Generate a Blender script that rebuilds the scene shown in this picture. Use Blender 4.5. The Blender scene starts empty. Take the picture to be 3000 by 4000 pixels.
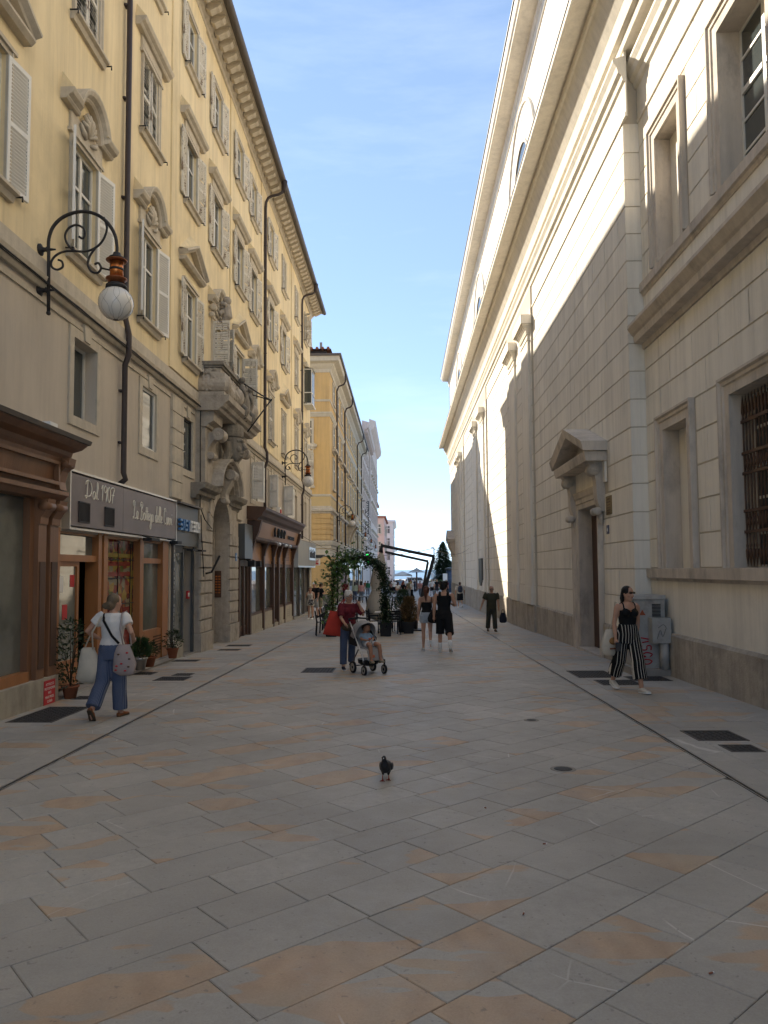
import bpy, bmesh, math, random
from math import sin, cos, pi, radians, sqrt
from mathutils import Vector, Matrix
random.seed(7)
scn = bpy.context.scene
COL = scn.collection
# ---------------------------------------------------------------- camera
F_PX, CX_PX, CY_PX, CAM_H = 2900.0, 1500.0, 2053.0, 1.75
yaw, pitch, roll = radians(-1.4551), radians(3.4), -0.007
fw = Vector((sin(yaw)*cos(pitch), cos(yaw)*cos(pitch), sin(pitch)))
rt = Vector((cos(yaw), -sin(yaw), 0))
up = rt.cross(fw)
r2 = rt*cos(roll) + up*sin(roll); u2 = -rt*sin(roll) + up*cos(roll)
cam = bpy.data.cameras.new('camera'); camo = bpy.data.objects.new('camera', cam); COL.objects.link(camo)
cam.sensor_fit = 'VERTICAL'; cam.sensor_height = 36.0; cam.lens = 36.0*F_PX/4000.0
cam.shift_y = (CY_PX-2000.0)/4000.0
cam.clip_start = 0.05; cam.clip_end = 9000
m = Matrix((r2, u2, -fw)).transposed().to_4x4(); m.translation = Vector((0, 0, CAM_H)); camo.matrix_world = m
scn.camera = camo
# ---------------------------------------------------------------- sky, sun, exposure
SUN = Vector((-1.0, 0.974, 0.862)).normalized()          # towards the sun: ahead and to the left, over the palazzo roof
el = math.asin(SUN.z); az = math.atan2(SUN.x, SUN.y)
w = bpy.data.worlds.new('World'); scn.world = w; w.use_nodes = True
nt = w.node_tree; nt.nodes.clear()
N = nt.nodes.new
out = N('ShaderNodeOutputWorld'); bg = N('ShaderNodeBackground'); sky = N('ShaderNodeTexSky')
sky.sky_type = 'NISHITA'; sky.sun_disc = False; sky.sun_elevation = el; sky.sun_rotation = az
sky.altitude = 3000; sky.air_density = 0.6; sky.dust_density = 0.0; sky.ozone_density = 4.0
tc = N('ShaderNodeTexCoord'); mp = N('ShaderNodeMapping'); mp.inputs['Scale'].default_value = (1.0, 1.6, 5.5); mp.inputs['Rotation'].default_value = (0.2, 0.3, 0.5)
nz = N('ShaderNodeTexNoise'); nz.inputs['Scale'].default_value = 2.1; nz.inputs['Detail'].default_value = 9; nz.inputs['Roughness'].default_value = 0.62
cr = N('ShaderNodeValToRGB'); cr.color_ramp.elements[0].position = 0.47; cr.color_ramp.elements[1].position = 0.85
cr.color_ramp.elements[1].color = (0.22, 0.22, 0.22, 1)
mx = N('ShaderNodeMix'); mx.data_type = 'RGBA'; mx.inputs['B'].default_value = (3.6, 3.9, 4.3, 1)
nt.links.new(tc.outputs['Generated'], mp.inputs['Vector']); nt.links.new(mp.outputs[0], nz.inputs['Vector'])
nt.links.new(nz.outputs['Fac'], cr.inputs[0]); nt.links.new(cr.outputs[0], mx.inputs['Factor'])
gm = N('ShaderNodeGamma'); gm.inputs['Gamma'].default_value = 0.56; sc_ = N('ShaderNodeVectorMath'); sc_.operation = 'SCALE'; sc_.inputs['Scale'].default_value = 1.52
nt.links.new(sky.outputs[0], gm.inputs[0]); hs = N('ShaderNodeHueSaturation'); hs.inputs['Saturation'].default_value = 1.06; nt.links.new(gm.outputs[0], hs.inputs['Color']); nt.links.new(hs.outputs[0], sc_.inputs[0]); nt.links.new(sc_.outputs[0], mx.inputs['A']); nt.links.new(mx.outputs['Result'], bg.inputs[0]); nt.links.new(bg.outputs[0], out.inputs[0])
bg.inputs['Strength'].default_value = 0.079
sl = bpy.data.lights.new('sun', 'SUN'); sl.energy = 2.0; sl.angle = radians(0.53); sl.color = (1.0, 0.90, 0.75)
so = bpy.data.objects.new('sun', sl); COL.objects.link(so); so.location = (-30, 30, 40)
so.rotation_euler = SUN.to_track_quat('Z', 'Y').to_euler()
vs = scn.view_settings; vs.view_transform = 'Standard'; vs.look = 'None'; vs.exposure = 2.45; vs.gamma = 1.0; vs.use_curve_mapping = False
scn.cycles.max_bounces = 8; scn.cycles.diffuse_bounces = 5
# ---------------------------------------------------------------- helpers
def gz(y):
    """street level: falls gently towards the sea"""
    if y < 40: return -0.0176*y
    if y < 150: return -0.704-0.0095*(y-40)
    return -1.749
WR = {}
def setpar(o, parent):
    if parent is None: return o
    o.parent = parent
    if parent.name in WR: o.matrix_parent_inverse = Matrix.Translation(WR[parent.name]).inverted()
    return o
def tag(o, label=None, cat=None, group=None, kind=None):
    if label: o['label'] = label
    if cat: o['category'] = cat
    if group: o['group'] = group
    if kind: o['kind'] = kind
    return o
def empty(name, loc, rz=0.0, label=None, cat=None, group=None, parent=None):
    o = bpy.data.objects.new(name, None); o.empty_display_size = 0.2
    COL.objects.link(o); o.location = loc; o.rotation_euler = (0, 0, rz)
    if parent is not None: o.parent = parent
    return tag(o, label, cat, group)
def wroot(name, loc, label=None, cat=None, group=None):
    """Empty at the base of a thing whose parts are given in street coordinates"""
    o = empty(name, loc, 0.0, label, cat, group); WR[o.name] = Vector(loc); return o
class MB:
    """collects faces; build() links them as ONE mesh object"""
    def __init__(s): s.v = []; s.f = []; s.sm = []; s.att = None
    def add(s, vs_, fs, smooth=False):
        b = len(s.v); s.v += [tuple(p) for p in vs_]; s.f += [tuple(b+i for i in f) for f in fs]; s.sm += [smooth]*len(fs); return s
    def box(s, x0, x1, y0, y1, z0, z1):
        return s.add([(x0,y0,z0),(x1,y0,z0),(x1,y1,z0),(x0,y1,z0),(x0,y0,z1),(x1,y0,z1),(x1,y1,z1),(x0,y1,z1)],
                     [(0,3,2,1),(4,5,6,7),(0,1,5,4),(1,2,6,5),(2,3,7,6),(3,0,4,7)])
    def quad(s, a, b, c, d): return s.add([a,b,c,d], [(0,1,2,3)])
    def prism(s, poly, axis, a, b):
        """poly: 2-D points; extruded along axis 0/1/2 from a to b (other two axes in order)"""
        n = len(poly)
        def P(p, t): 
            l = [p[0], p[1]]; l.insert(axis, t); return tuple(l)
        return s.add([P(p, a) for p in poly]+[P(p, b) for p in poly],
                     [tuple(range(n)), tuple(range(2*n-1, n-1, -1))]+[(i, i+n, (i+1) % n+n, (i+1) % n) for i in range(n)])
    def tube(s, path, rad, n=8, caps=True, smooth=True, ry=None):
        """round tube along path; rad number or list; ry optional second radius (list) across"""
        path = [Vector(p) for p in path]; k = len(path)
        if not isinstance(rad, (list, tuple)): rad = [rad]*k
        vs_, fs = [], []
        t0 = (path[1]-path[0]).normalized()
        ref = Vector((0,0,1)) if abs(t0.z) < 0.9 else Vector((0,1,0))
        nx = t0.cross(ref).normalized(); 
        for i, p in enumerate(path):
            t = (path[min(i+1,k-1)]-path[max(i-1,0)]).normalized()
            nx = (nx - t*nx.dot(t)); nx = nx.normalized() if nx.length > 1e-6 else t.orthogonal().normalized()
            ny = t.cross(nx)
            r1 = rad[i]; rr = ry[i] if ry else r1
            for j in range(n):
                a = 2*pi*j/n; vs_.append(p+nx*cos(a)*r1+ny*sin(a)*rr)
        for i in range(k-1):
            for j in range(n):
                fs.append((i*n+j, i*n+(j+1) % n, (i+1)*n+(j+1) % n, (i+1)*n+j))
        if caps: fs += [tuple(range(n-1,-1,-1)), tuple((k-1)*n+j for j in range(n))]
        return s.add(vs_, fs, smooth)
    def rings(s, rings, n=12, smooth=True):
        """stacked ellipses: (cx,cy,cz,rx,ry)"""
        vs_, fs = [], []; k = len(rings)
        for cx, cy, cz, rx, ry in rings:
            for j in range(n): a = 2*pi*j/n; vs_.append((cx+rx*cos(a), cy+ry*sin(a), cz))
        for i in range(k-1):
            for j in range(n): fs.append((i*n+j, i*n+(j+1) % n, (i+1)*n+(j+1) % n, (i+1)*n+j))
        fs += [tuple(range(n-1,-1,-1)), tuple((k-1)*n+j for j in range(n))]
        return s.add(vs_, fs, smooth)
    def lathe(s, prof, c=(0,0,0), n=16, axis=2, smooth=True):
        vs_, fs = [], []; k = len(prof)
        for r, h in prof:
            for j in range(n):
                a = 2*pi*j/n; p = [r*cos(a), r*sin(a)]; p.insert(axis, h); vs_.append((p[0]+c[0], p[1]+c[1], p[2]+c[2]))
        for i in range(k-1):
            for j in range(n): fs.append((i*n+j, i*n+(j+1) % n, (i+1)*n+(j+1) % n, (i+1)*n+j))
        fs += [tuple(range(n-1,-1,-1)), tuple((k-1)*n+j for j in range(n))]
        return s.add(vs_, fs, smooth)
    def ball(s, c, r, n=12, m_=8, sc=(1,1,1)):
        pr = [(max(r*sin(pi*i/m_), 1e-4), -r*cos(pi*i/m_)) for i in range(m_+1)]
        b = len(s.v); s.lathe(pr, (0,0,0), n)
        for i in range(b, len(s.v)): p = s.v[i]; s.v[i] = (p[0]*sc[0]+c[0], p[1]*sc[1]+c[1], p[2]*sc[2]+c[2])
        return s
    def sweep(s, path, prof, X, sgn, closed=False):
        """moulding on a wall plane x=X: path of (y,z), prof of (out, across); miters at the corners"""
        k = len(path); n = len(prof); vs_, fs = [], []
        for i in range(k):
            p = Vector(path[i])
            a = Vector(path[i])-Vector(path[i-1]) if (i > 0 or closed) else None
            b = Vector(path[(i+1) % k])-Vector(path[i]) if (i < k-1 or closed) else None
            if a is None: a = b
            if b is None: b = a
            na = Vector((-a.y, a.x)).normalized(); nb = Vector((-b.y, b.x)).normalized()
            nm = (na+nb); nm = nm.normalized() if nm.length > 1e-5 else na
            sc = 1.0/max(0.35, nm.dot(na))
            for o, c in prof: q = p+nm*c*sc; vs_.append((X+sgn*o, q.x, q.y))
        last = k if closed else k-1
        for i in range(last):
            i2 = (i+1) % k
            for j in range(n): fs.append((i*n+j, i*n+(j+1) % n, i2*n+(j+1) % n, i2*n+j))
        if not closed: fs += [tuple(range(n-1,-1,-1)), tuple((k-1)*n+j for j in range(n))]
        return s.add(vs_, fs)
    def xf(s, M, start=0):
        for i in range(start, len(s.v)): s.v[i] = tuple(M @ Vector(s.v[i]))
        return s
    def mesh(s, name, mat):
        me = bpy.data.meshes.new(name); me.from_pydata(s.v, [], s.f); me.update()
        bm = bmesh.new(); bm.from_mesh(me); bmesh.ops.recalc_face_normals(bm, faces=bm.faces); bm.to_mesh(me); bm.free()
        me.polygons.foreach_set('use_smooth', s.sm)
        if s.att is not None:
            a = me.attributes.new('rnd', 'FLOAT', 'FACE'); a.data.foreach_set('value', s.att)
        if mat is not None: me.materials.append(mat)
        return me
    def build(s, name, mat, parent=None, label=None, cat=None, group=None, kind=None):
        o = bpy.data.objects.new(name, s.mesh(name, mat)); COL.objects.link(o)
        setpar(o, parent)
        return tag(o, label, cat, group, kind)
def inst(name, me, parent, loc=(0,0,0), rot=(0,0,0), sc=(1,1,1)):
    o = bpy.data.objects.new(name, me); COL.objects.link(o); setpar(o, parent); o.location = loc; o.rotation_euler = rot; o.scale = sc
    return o
def copy_tree(o, parent=None):
    c = o.copy(); COL.objects.link(c)
    if parent is not None: c.parent = parent
    for ch in list(o.children): copy_tree(ch, c)
    return c
TS = bpy.data.scenes.new('workshop'); TV = TS.view_layers[0]
def remesh(mb, vox, name, mat, parent=None, smooth=6, fac=0.5):
    """fuses overlapping closed pieces into one continuous skin"""
    me = mb.mesh(name, None); o = bpy.data.objects.new(name+'_t', me); TS.collection.objects.link(o)
    md = o.modifiers.new('r', 'REMESH'); md.mode = 'VOXEL'; md.voxel_size = vox; md.use_smooth_shade = True
    if smooth: ms = o.modifiers.new('s', 'SMOOTH'); ms.factor = fac; ms.iterations = smooth
    TV.update(); dg = TV.depsgraph; dg.update()
    m2 = bpy.data.meshes.new_from_object(o.evaluated_get(dg)); bpy.data.objects.remove(o); bpy.data.meshes.remove(me)
    m2.materials.clear()
    if mat is not None: m2.materials.append(mat)
    m2.polygons.foreach_set('use_smooth', [True]*len(m2.polygons))
    r = bpy.data.objects.new(name, m2); m2.name = name; COL.objects.link(r)
    return setpar(r, parent)
def text(body, size, loc, rot, mat, parent=None, name='lettering', depth=0.004, shear=0.0, sx=1.0, align='LEFT', space=1.0, bold=0.0):
    c = bpy.data.curves.new(name, 'FONT'); c.body = body; c.size = size; c.extrude = depth; c.shear = shear; c.align_x = align; c.space_character = space; c.offset = bold; c.resolution_u = 3
    t = bpy.data.objects.new(name+'_t', c); TS.collection.objects.link(t)
    TV.update(); dg = TV.depsgraph; dg.update()
    me = bpy.data.meshes.new_from_object(t.evaluated_get(dg)); bpy.data.objects.remove(t)
    me.materials.clear(); me.materials.append(mat)
    o = bpy.data.objects.new(name, me); COL.objects.link(o); setpar(o, parent)
    o.location = loc; o.rotation_euler = rot; o.scale = (sx, 1, 1)
    return o
ROT_L = (pi/2, 0, pi/2)      # lettering on a wall that faces +X
ROT_R = (pi/2, 0, -pi/2)     # on a wall that faces -X
ROT_F = (pi/2, 0, 0)         # facing the viewer (-Y)
# ---------------------------------------------------------------- materials
def mat(name, col, rough=0.8, metal=0.0, var=0.12, scale=3.0, bump=0.0, bscale=60.0, spec=0.3, stretch=(1,1,1), col2=None, fac2=(0.5,0.7), scale2=1.2, emit=None, trans=0.0, streak=0.0, tone=0.0, spot=0.0):
    M = bpy.data.materials.new(name); M.use_nodes = True; t = M.node_tree; n = t.nodes; L = t.links
    b = n['Principled BSDF']; b.inputs['Roughness'].default_value = rough; b.inputs['Metallic'].default_value = metal
    b.inputs['Specular IOR Level'].default_value = spec
    if trans: b.inputs['Transmission Weight'].default_value = trans
    c = n.new('ShaderNodeTexCoord'); mpg = n.new('ShaderNodeMapping'); mpg.inputs['Scale'].default_value = stretch
    L.new(c.outputs['Object'], mpg.inputs[0])
    nz_ = n.new('ShaderNodeTexNoise'); nz_.inputs['Scale'].default_value = scale; nz_.inputs['Detail'].default_value = 6; nz_.inputs['Roughness'].default_value = 0.65
    L.new(mpg.outputs[0], nz_.inputs['Vector'])
    mr = n.new('ShaderNodeMapRange'); mr.inputs[1].default_value = 0.25; mr.inputs[2].default_value = 0.75; mr.inputs[3].default_value = 1-var; mr.inputs[4].default_value = 1+var*0.7
    L.new(nz_.outputs['Fac'], mr.inputs[0])
    base = n.new('ShaderNodeMix'); base.data_type = 'RGBA'; base.inputs['A'].default_value = (*col, 1); base.inputs['B'].default_value = (*(col2 or col), 1); base.inputs['Factor'].default_value = 0
    if col2:
        n2 = n.new('ShaderNodeTexNoise'); n2.inputs['Scale'].default_value = scale2; n2.inputs['Detail'].default_value = 8; n2.inputs['Roughness'].default_value = 0.7
        L.new(mpg.outputs[0], n2.inputs['Vector'])
        m2 = n.new('ShaderNodeMapRange'); m2.inputs[1].default_value = fac2[0]; m2.inputs[2].default_value = fac2[1]; L.new(n2.outputs['Fac'], m2.inputs[0]); L.new(m2.outputs[0], base.inputs['Factor'])
    ml = n.new('ShaderNodeVectorMath'); ml.operation = 'SCALE'; L.new(base.outputs['Result'], ml.inputs[0]); L.new(mr.outputs[0], ml.inputs['Scale'])
    last = ml.outputs[0]
    def times(src, sock):
        x = n.new('ShaderNodeVectorMath'); x.operation = 'SCALE'; L.new(src, x.inputs[0]); L.new(sock, x.inputs['Scale']); return x.outputs[0]
    def rng_(sock, a, c_, d, e):
        x = n.new('ShaderNodeMapRange'); x.inputs[1].default_value = a; x.inputs[2].default_value = c_; x.inputs[3].default_value = d; x.inputs[4].default_value = e; L.new(sock, x.inputs[0]); return x.outputs[0]
    if streak:                                                          # rain streaks and old patches in the render
        m3 = n.new('ShaderNodeMapping'); m3.inputs['Scale'].default_value = (2.6,2.6,0.16); L.new(c.outputs['Object'], m3.inputs[0])
        n3 = n.new('ShaderNodeTexNoise'); n3.inputs['Scale'].default_value = 1.6; n3.inputs['Detail'].default_value = 7; n3.inputs['Roughness'].default_value = 0.7; L.new(m3.outputs[0], n3.inputs['Vector'])
        last = times(last, rng_(n3.outputs['Fac'], 0.42, 0.72, 1.0, 1-streak))
    if spot:
        n4 = n.new('ShaderNodeTexNoise'); n4.inputs['Scale'].default_value = 0.35; n4.inputs['Detail'].default_value = 9; n4.inputs['Roughness'].default_value = 0.75; L.new(c.outputs['Object'], n4.inputs['Vector'])
        last = times(last, rng_(n4.outputs['Fac'], 0.50, 0.66, 1.0, 1-spot))
    if tone:                                                            # each block or slab its own shade
        oi = n.new('ShaderNodeObjectInfo'); ge = n.new('ShaderNodeNewGeometry'); ad = n.new('ShaderNodeMath'); ad.operation = 'ADD'; L.new(oi.outputs['Random'], ad.inputs[0]); L.new(ge.outputs['Random Per Island'], ad.inputs[1])
        fr_ = n.new('ShaderNodeMath'); fr_.operation = 'FRACT'; L.new(ad.outputs[0], fr_.inputs[0]); last = times(last, rng_(fr_.outputs[0], 0, 1, 1-tone, 1+tone))
    L.new(last, b.inputs['Base Color'])
    if bump:
        nb = n.new('ShaderNodeTexNoise'); nb.inputs['Scale'].default_value = bscale; nb.inputs['Detail'].default_value = 5
        L.new(mpg.outputs[0], nb.inputs['Vector']); bp = n.new('ShaderNodeBump'); bp.inputs['Strength'].default_value = bump; bp.inputs['Distance'].default_value = 0.01
        L.new(nb.outputs['Fac'], bp.inputs['Height']); L.new(bp.outputs[0], b.inputs['Normal'])
    if emit: b.inputs['Emission Color'].default_value = (*emit[0], 1); b.inputs['Emission Strength'].default_value = emit[1]
    return M
M = {}
M['yellow'] = mat('plaster_yellow', (0.80,0.665,0.42), 0.9, var=0.07, scale=1.1, bump=0.25, bscale=35, col2=(0.74,0.60,0.375), fac2=(0.48,0.72), scale2=0.45, stretch=(1,1,0.6), streak=0.22, spot=0.12)
M['beige'] = mat('plaster_beige', (0.565,0.495,0.405), 0.9, var=0.08, scale=0.9, bump=0.25, bscale=35, col2=(0.51,0.455,0.385), fac2=(0.48,0.7), scale2=0.6, stretch=(1,1,0.6), streak=0.14, spot=0.10)
M['stone'] = mat('stone_trim', (0.56,0.495,0.395), 0.85, var=0.14, scale=5, bump=0.35, bscale=40, col2=(0.43,0.38,0.305), fac2=(0.54,0.78), scale2=2.2, streak=0.2)
M['stone2'] = mat('stone_portal', (0.45,0.395,0.325), 0.85, var=0.18, scale=6, bump=0.9, bscale=24, col2=(0.22,0.19,0.155), fac2=(0.52,0.75), scale2=2.5, streak=0.25)
M['stone_dark'] = mat('stone_weathered', (0.225,0.20,0.165), 0.9, var=0.22, scale=7, bump=0.5, bscale=30, col2=(0.34,0.31,0.26), fac2=(0.5,0.7), scale2=4)
M['church'] = mat('plaster_cream', (0.82,0.765,0.66), 0.9, var=0.05, scale=0.8, bump=0.2, bscale=30, col2=(0.78,0.73,0.63), fac2=(0.5,0.75), scale2=0.7, stretch=(1,1,0.5), streak=0.20, spot=0.10, tone=0.035)
M['church_joint'] = mat('plaster_joint', (0.50,0.44,0.35), 0.9, var=0.05)
M['church_stone'] = mat('stone_church', (0.60,0.53,0.445), 0.85, var=0.12, scale=4, bump=0.4, bscale=25, col2=(0.34,0.30,0.255), fac2=(0.52,0.74), scale2=1.6, stretch=(1,1,0.5), streak=0.22, tone=0.05)
M['plinth'] = mat('stone_plinth', (0.47,0.42,0.35), 0.9, var=0.2, scale=5, bump=0.8, bscale=45, col2=(0.29,0.26,0.22), fac2=(0.46,0.72), scale2=1.3, streak=0.35, tone=0.08)
M['shut_white'] = mat('shutter_white', (0.74,0.725,0.68), 0.5, var=0.04)
M['shut_old'] = mat('shutter_peeling', (0.64,0.605,0.53), 0.8, var=0.15, scale=18, bump=0.4, bscale=60, col2=(0.17,0.12,0.08), fac2=(0.545,0.62), scale2=7, stretch=(1,1,0.35))
M['frame_white'] = mat('window_frame_white', (0.70,0.68,0.62), 0.45, var=0.04)
M['glass'] = mat('window_glass', (0.055,0.065,0.065), 0.04, var=0.15, scale=1.5, spec=0.9)
M['glass_shop'] = mat('shop_glass', (0.15,0.155,0.135), 0.04, var=0.35, scale=1.2, spec=0.85)
M['iron'] = mat('iron_black', (0.028,0.026,0.027), 0.55, var=0.2, scale=20, bump=0.2, bscale=90)
M['pipe'] = mat('downpipe_brown', (0.055,0.042,0.040), 0.5, var=0.2, scale=4)
M['gutter'] = mat('gutter_metal', (0.105,0.09,0.08), 0.55, var=0.2, scale=3)
M['copper'] = mat('copper_lamp', (0.62,0.21,0.06), 0.32, metal=0.85, var=0.3, scale=14, col2=(0.16,0.07,0.03), fac2=(0.52,0.66), scale2=11)
M['copper_dark'] = mat('copper_rim', (0.25,0.09,0.04), 0.4, metal=0.7, var=0.3, scale=14)
M['globe'] = mat('globe_glass', (0.72,0.69,0.63), 0.15, var=0.03, spec=0.5)
M['wood_brown'] = mat('shop_wood_brown', (0.225,0.113,0.060), 0.45, var=0.28, scale=3, bump=0.15, bscale=40, stretch=(1,1,0.12), spec=0.4, streak=0.2)
M['wood_dark'] = mat('shop_wood_dark', (0.088,0.046,0.028), 0.5, var=0.3, scale=3, stretch=(1,1,0.15), spec=0.35)
M['wood_orange'] = mat('shop_wood_orange', (0.36,0.15,0.052), 0.4, var=0.22, scale=3, stretch=(1,1,0.1), spec=0.4, streak=0.2)
M['wood_panel'] = mat('shop_wood_panel', (0.32,0.165,0.075), 0.45, var=0.15, scale=2, stretch=(1,1,0.3))
M['wood_fascia'] = mat('shop_fascia', (0.30,0.17,0.095), 0.45, var=0.15, scale=2, stretch=(1,0.3,1))
M['sign_mauve'] = mat('sign_mauve', (0.20,0.168,0.168), 0.42, var=0.25, scale=0.9, spec=0.22)
M['sign_grey'] = mat('sign_grey', (0.085,0.088,0.088), 0.4, var=0.08, scale=2)
M['alu'] = mat('aluminium', (0.55,0.54,0.52), 0.35, metal=0.8, var=0.05)
M['silver'] = mat('corrugated_silver', (0.46,0.47,0.47), 0.4, metal=0.55, var=0.12, scale=2, stretch=(1,1,0.2))
M['white'] = mat('white_paint', (0.78,0.77,0.74), 0.5, var=0.03)
M['letter'] = mat('letter_cream', (0.80,0.76,0.66), 0.5, var=0.02)
M['blue'] = mat('letter_blue', (0.05,0.17,0.38), 0.35, var=0.04)
M['black'] = mat('black_matt', (0.012,0.012,0.013), 0.6, var=0.2)
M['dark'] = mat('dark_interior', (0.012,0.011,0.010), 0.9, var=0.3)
M['red'] = mat('sign_red', (0.50,0.035,0.04), 0.5, var=0.06)
M['green_lit'] = mat('cross_lit', (0.02,0.5,0.06), 0.4, emit=((0.02,1.0,0.10),1.2))
M['cast_iron'] = mat('cast_iron_cover', (0.045,0.042,0.038), 0.6, var=0.35, scale=25, bump=0.9, bscale=70)
M['concrete'] = mat('concrete', (0.30,0.275,0.24), 0.9, var=0.15, scale=6, bump=0.4)
M['shop_base'] = mat('shop_stone_base', (0.42,0.375,0.295), 0.8, var=0.14, scale=3, bump=0.2, col2=(0.30,0.265,0.21), fac2=(0.5,0.75), scale2=2, streak=0.25)
M['tile'] = mat('roof_tile', (0.30,0.115,0.065), 0.85, var=0.25, scale=6)
M['ochre'] = mat('plaster_ochre', (0.62,0.42,0.18), 0.9, var=0.08, scale=1.2, bump=0.2, bscale=30, col2=(0.56,0.385,0.18), fac2=(0.45,0.7), scale2=0.5, streak=0.18, tone=0.03)
M['ochre_pale'] = mat('plaster_ochre_pale', (0.56,0.42,0.21), 0.9, var=0.08, scale=1.2)
M['trim'] = mat('trim_cream', (0.55,0.50,0.40), 0.85, var=0.1, scale=3, streak=0.15)
M['grey_facade'] = mat('facade_grey', (0.64,0.54,0.465), 0.9, var=0.12, scale=1.5, streak=0.2)
M['pink_facade'] = mat('facade_pink', (0.60,0.42,0.36), 0.9, var=0.1, scale=1.5)
M['white_facade'] = mat('facade_white', (0.68,0.64,0.60), 0.9, var=0.08, scale=1.5)
M['win_dark'] = mat('far_window', (0.06,0.065,0.07), 0.1, var=0.2, spec=0.7)
M['canvas'] = mat('umbrella_canvas', (0.56,0.50,0.41), 0.9, var=0.15, scale=4, bump=0.3, stretch=(1,1,0.2))
M['canvas_white'] = mat('tent_white', (0.70,0.68,0.64), 0.9, var=0.04)
M['planter'] = mat('planter_black', (0.018,0.018,0.019), 0.55, var=0.2)
M['terracotta'] = mat('terracotta', (0.28,0.10,0.05), 0.85, var=0.15)
M['soil'] = mat('soil', (0.05,0.035,0.025), 0.95, var=0.3, scale=20)
M['bark'] = mat('bark', (0.06,0.045,0.03), 0.9, var=0.3, scale=20, bump=0.5)
def leafmat(name, col, col2):
    m_ = mat(name, col, 0.5, var=0.35, scale=9, col2=col2, fac2=(0.4,0.65), scale2=6, spec=0.35)
    return m_
M['leaf'] = leafmat('leaf_green', (0.11,0.20,0.045), (0.05,0.10,0.025))
M['leaf_dark'] = leafmat('leaf_dark', (0.030,0.060,0.020), (0.015,0.032,0.012))
M['leaf_brown'] = leafmat('leaf_brown', (0.22,0.125,0.05), (0.12,0.085,0.03))
M['leaf_conifer'] = leafmat('leaf_conifer', (0.05,0.095,0.03), (0.025,0.055,0.02))
M['skin'] = mat('skin', (0.48,0.27,0.18), 0.55, var=0.08, scale=12, spec=0.35)
M['skin_tan'] = mat('skin_tan', (0.33,0.165,0.10), 0.55, var=0.08, scale=12, spec=0.35)
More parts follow.
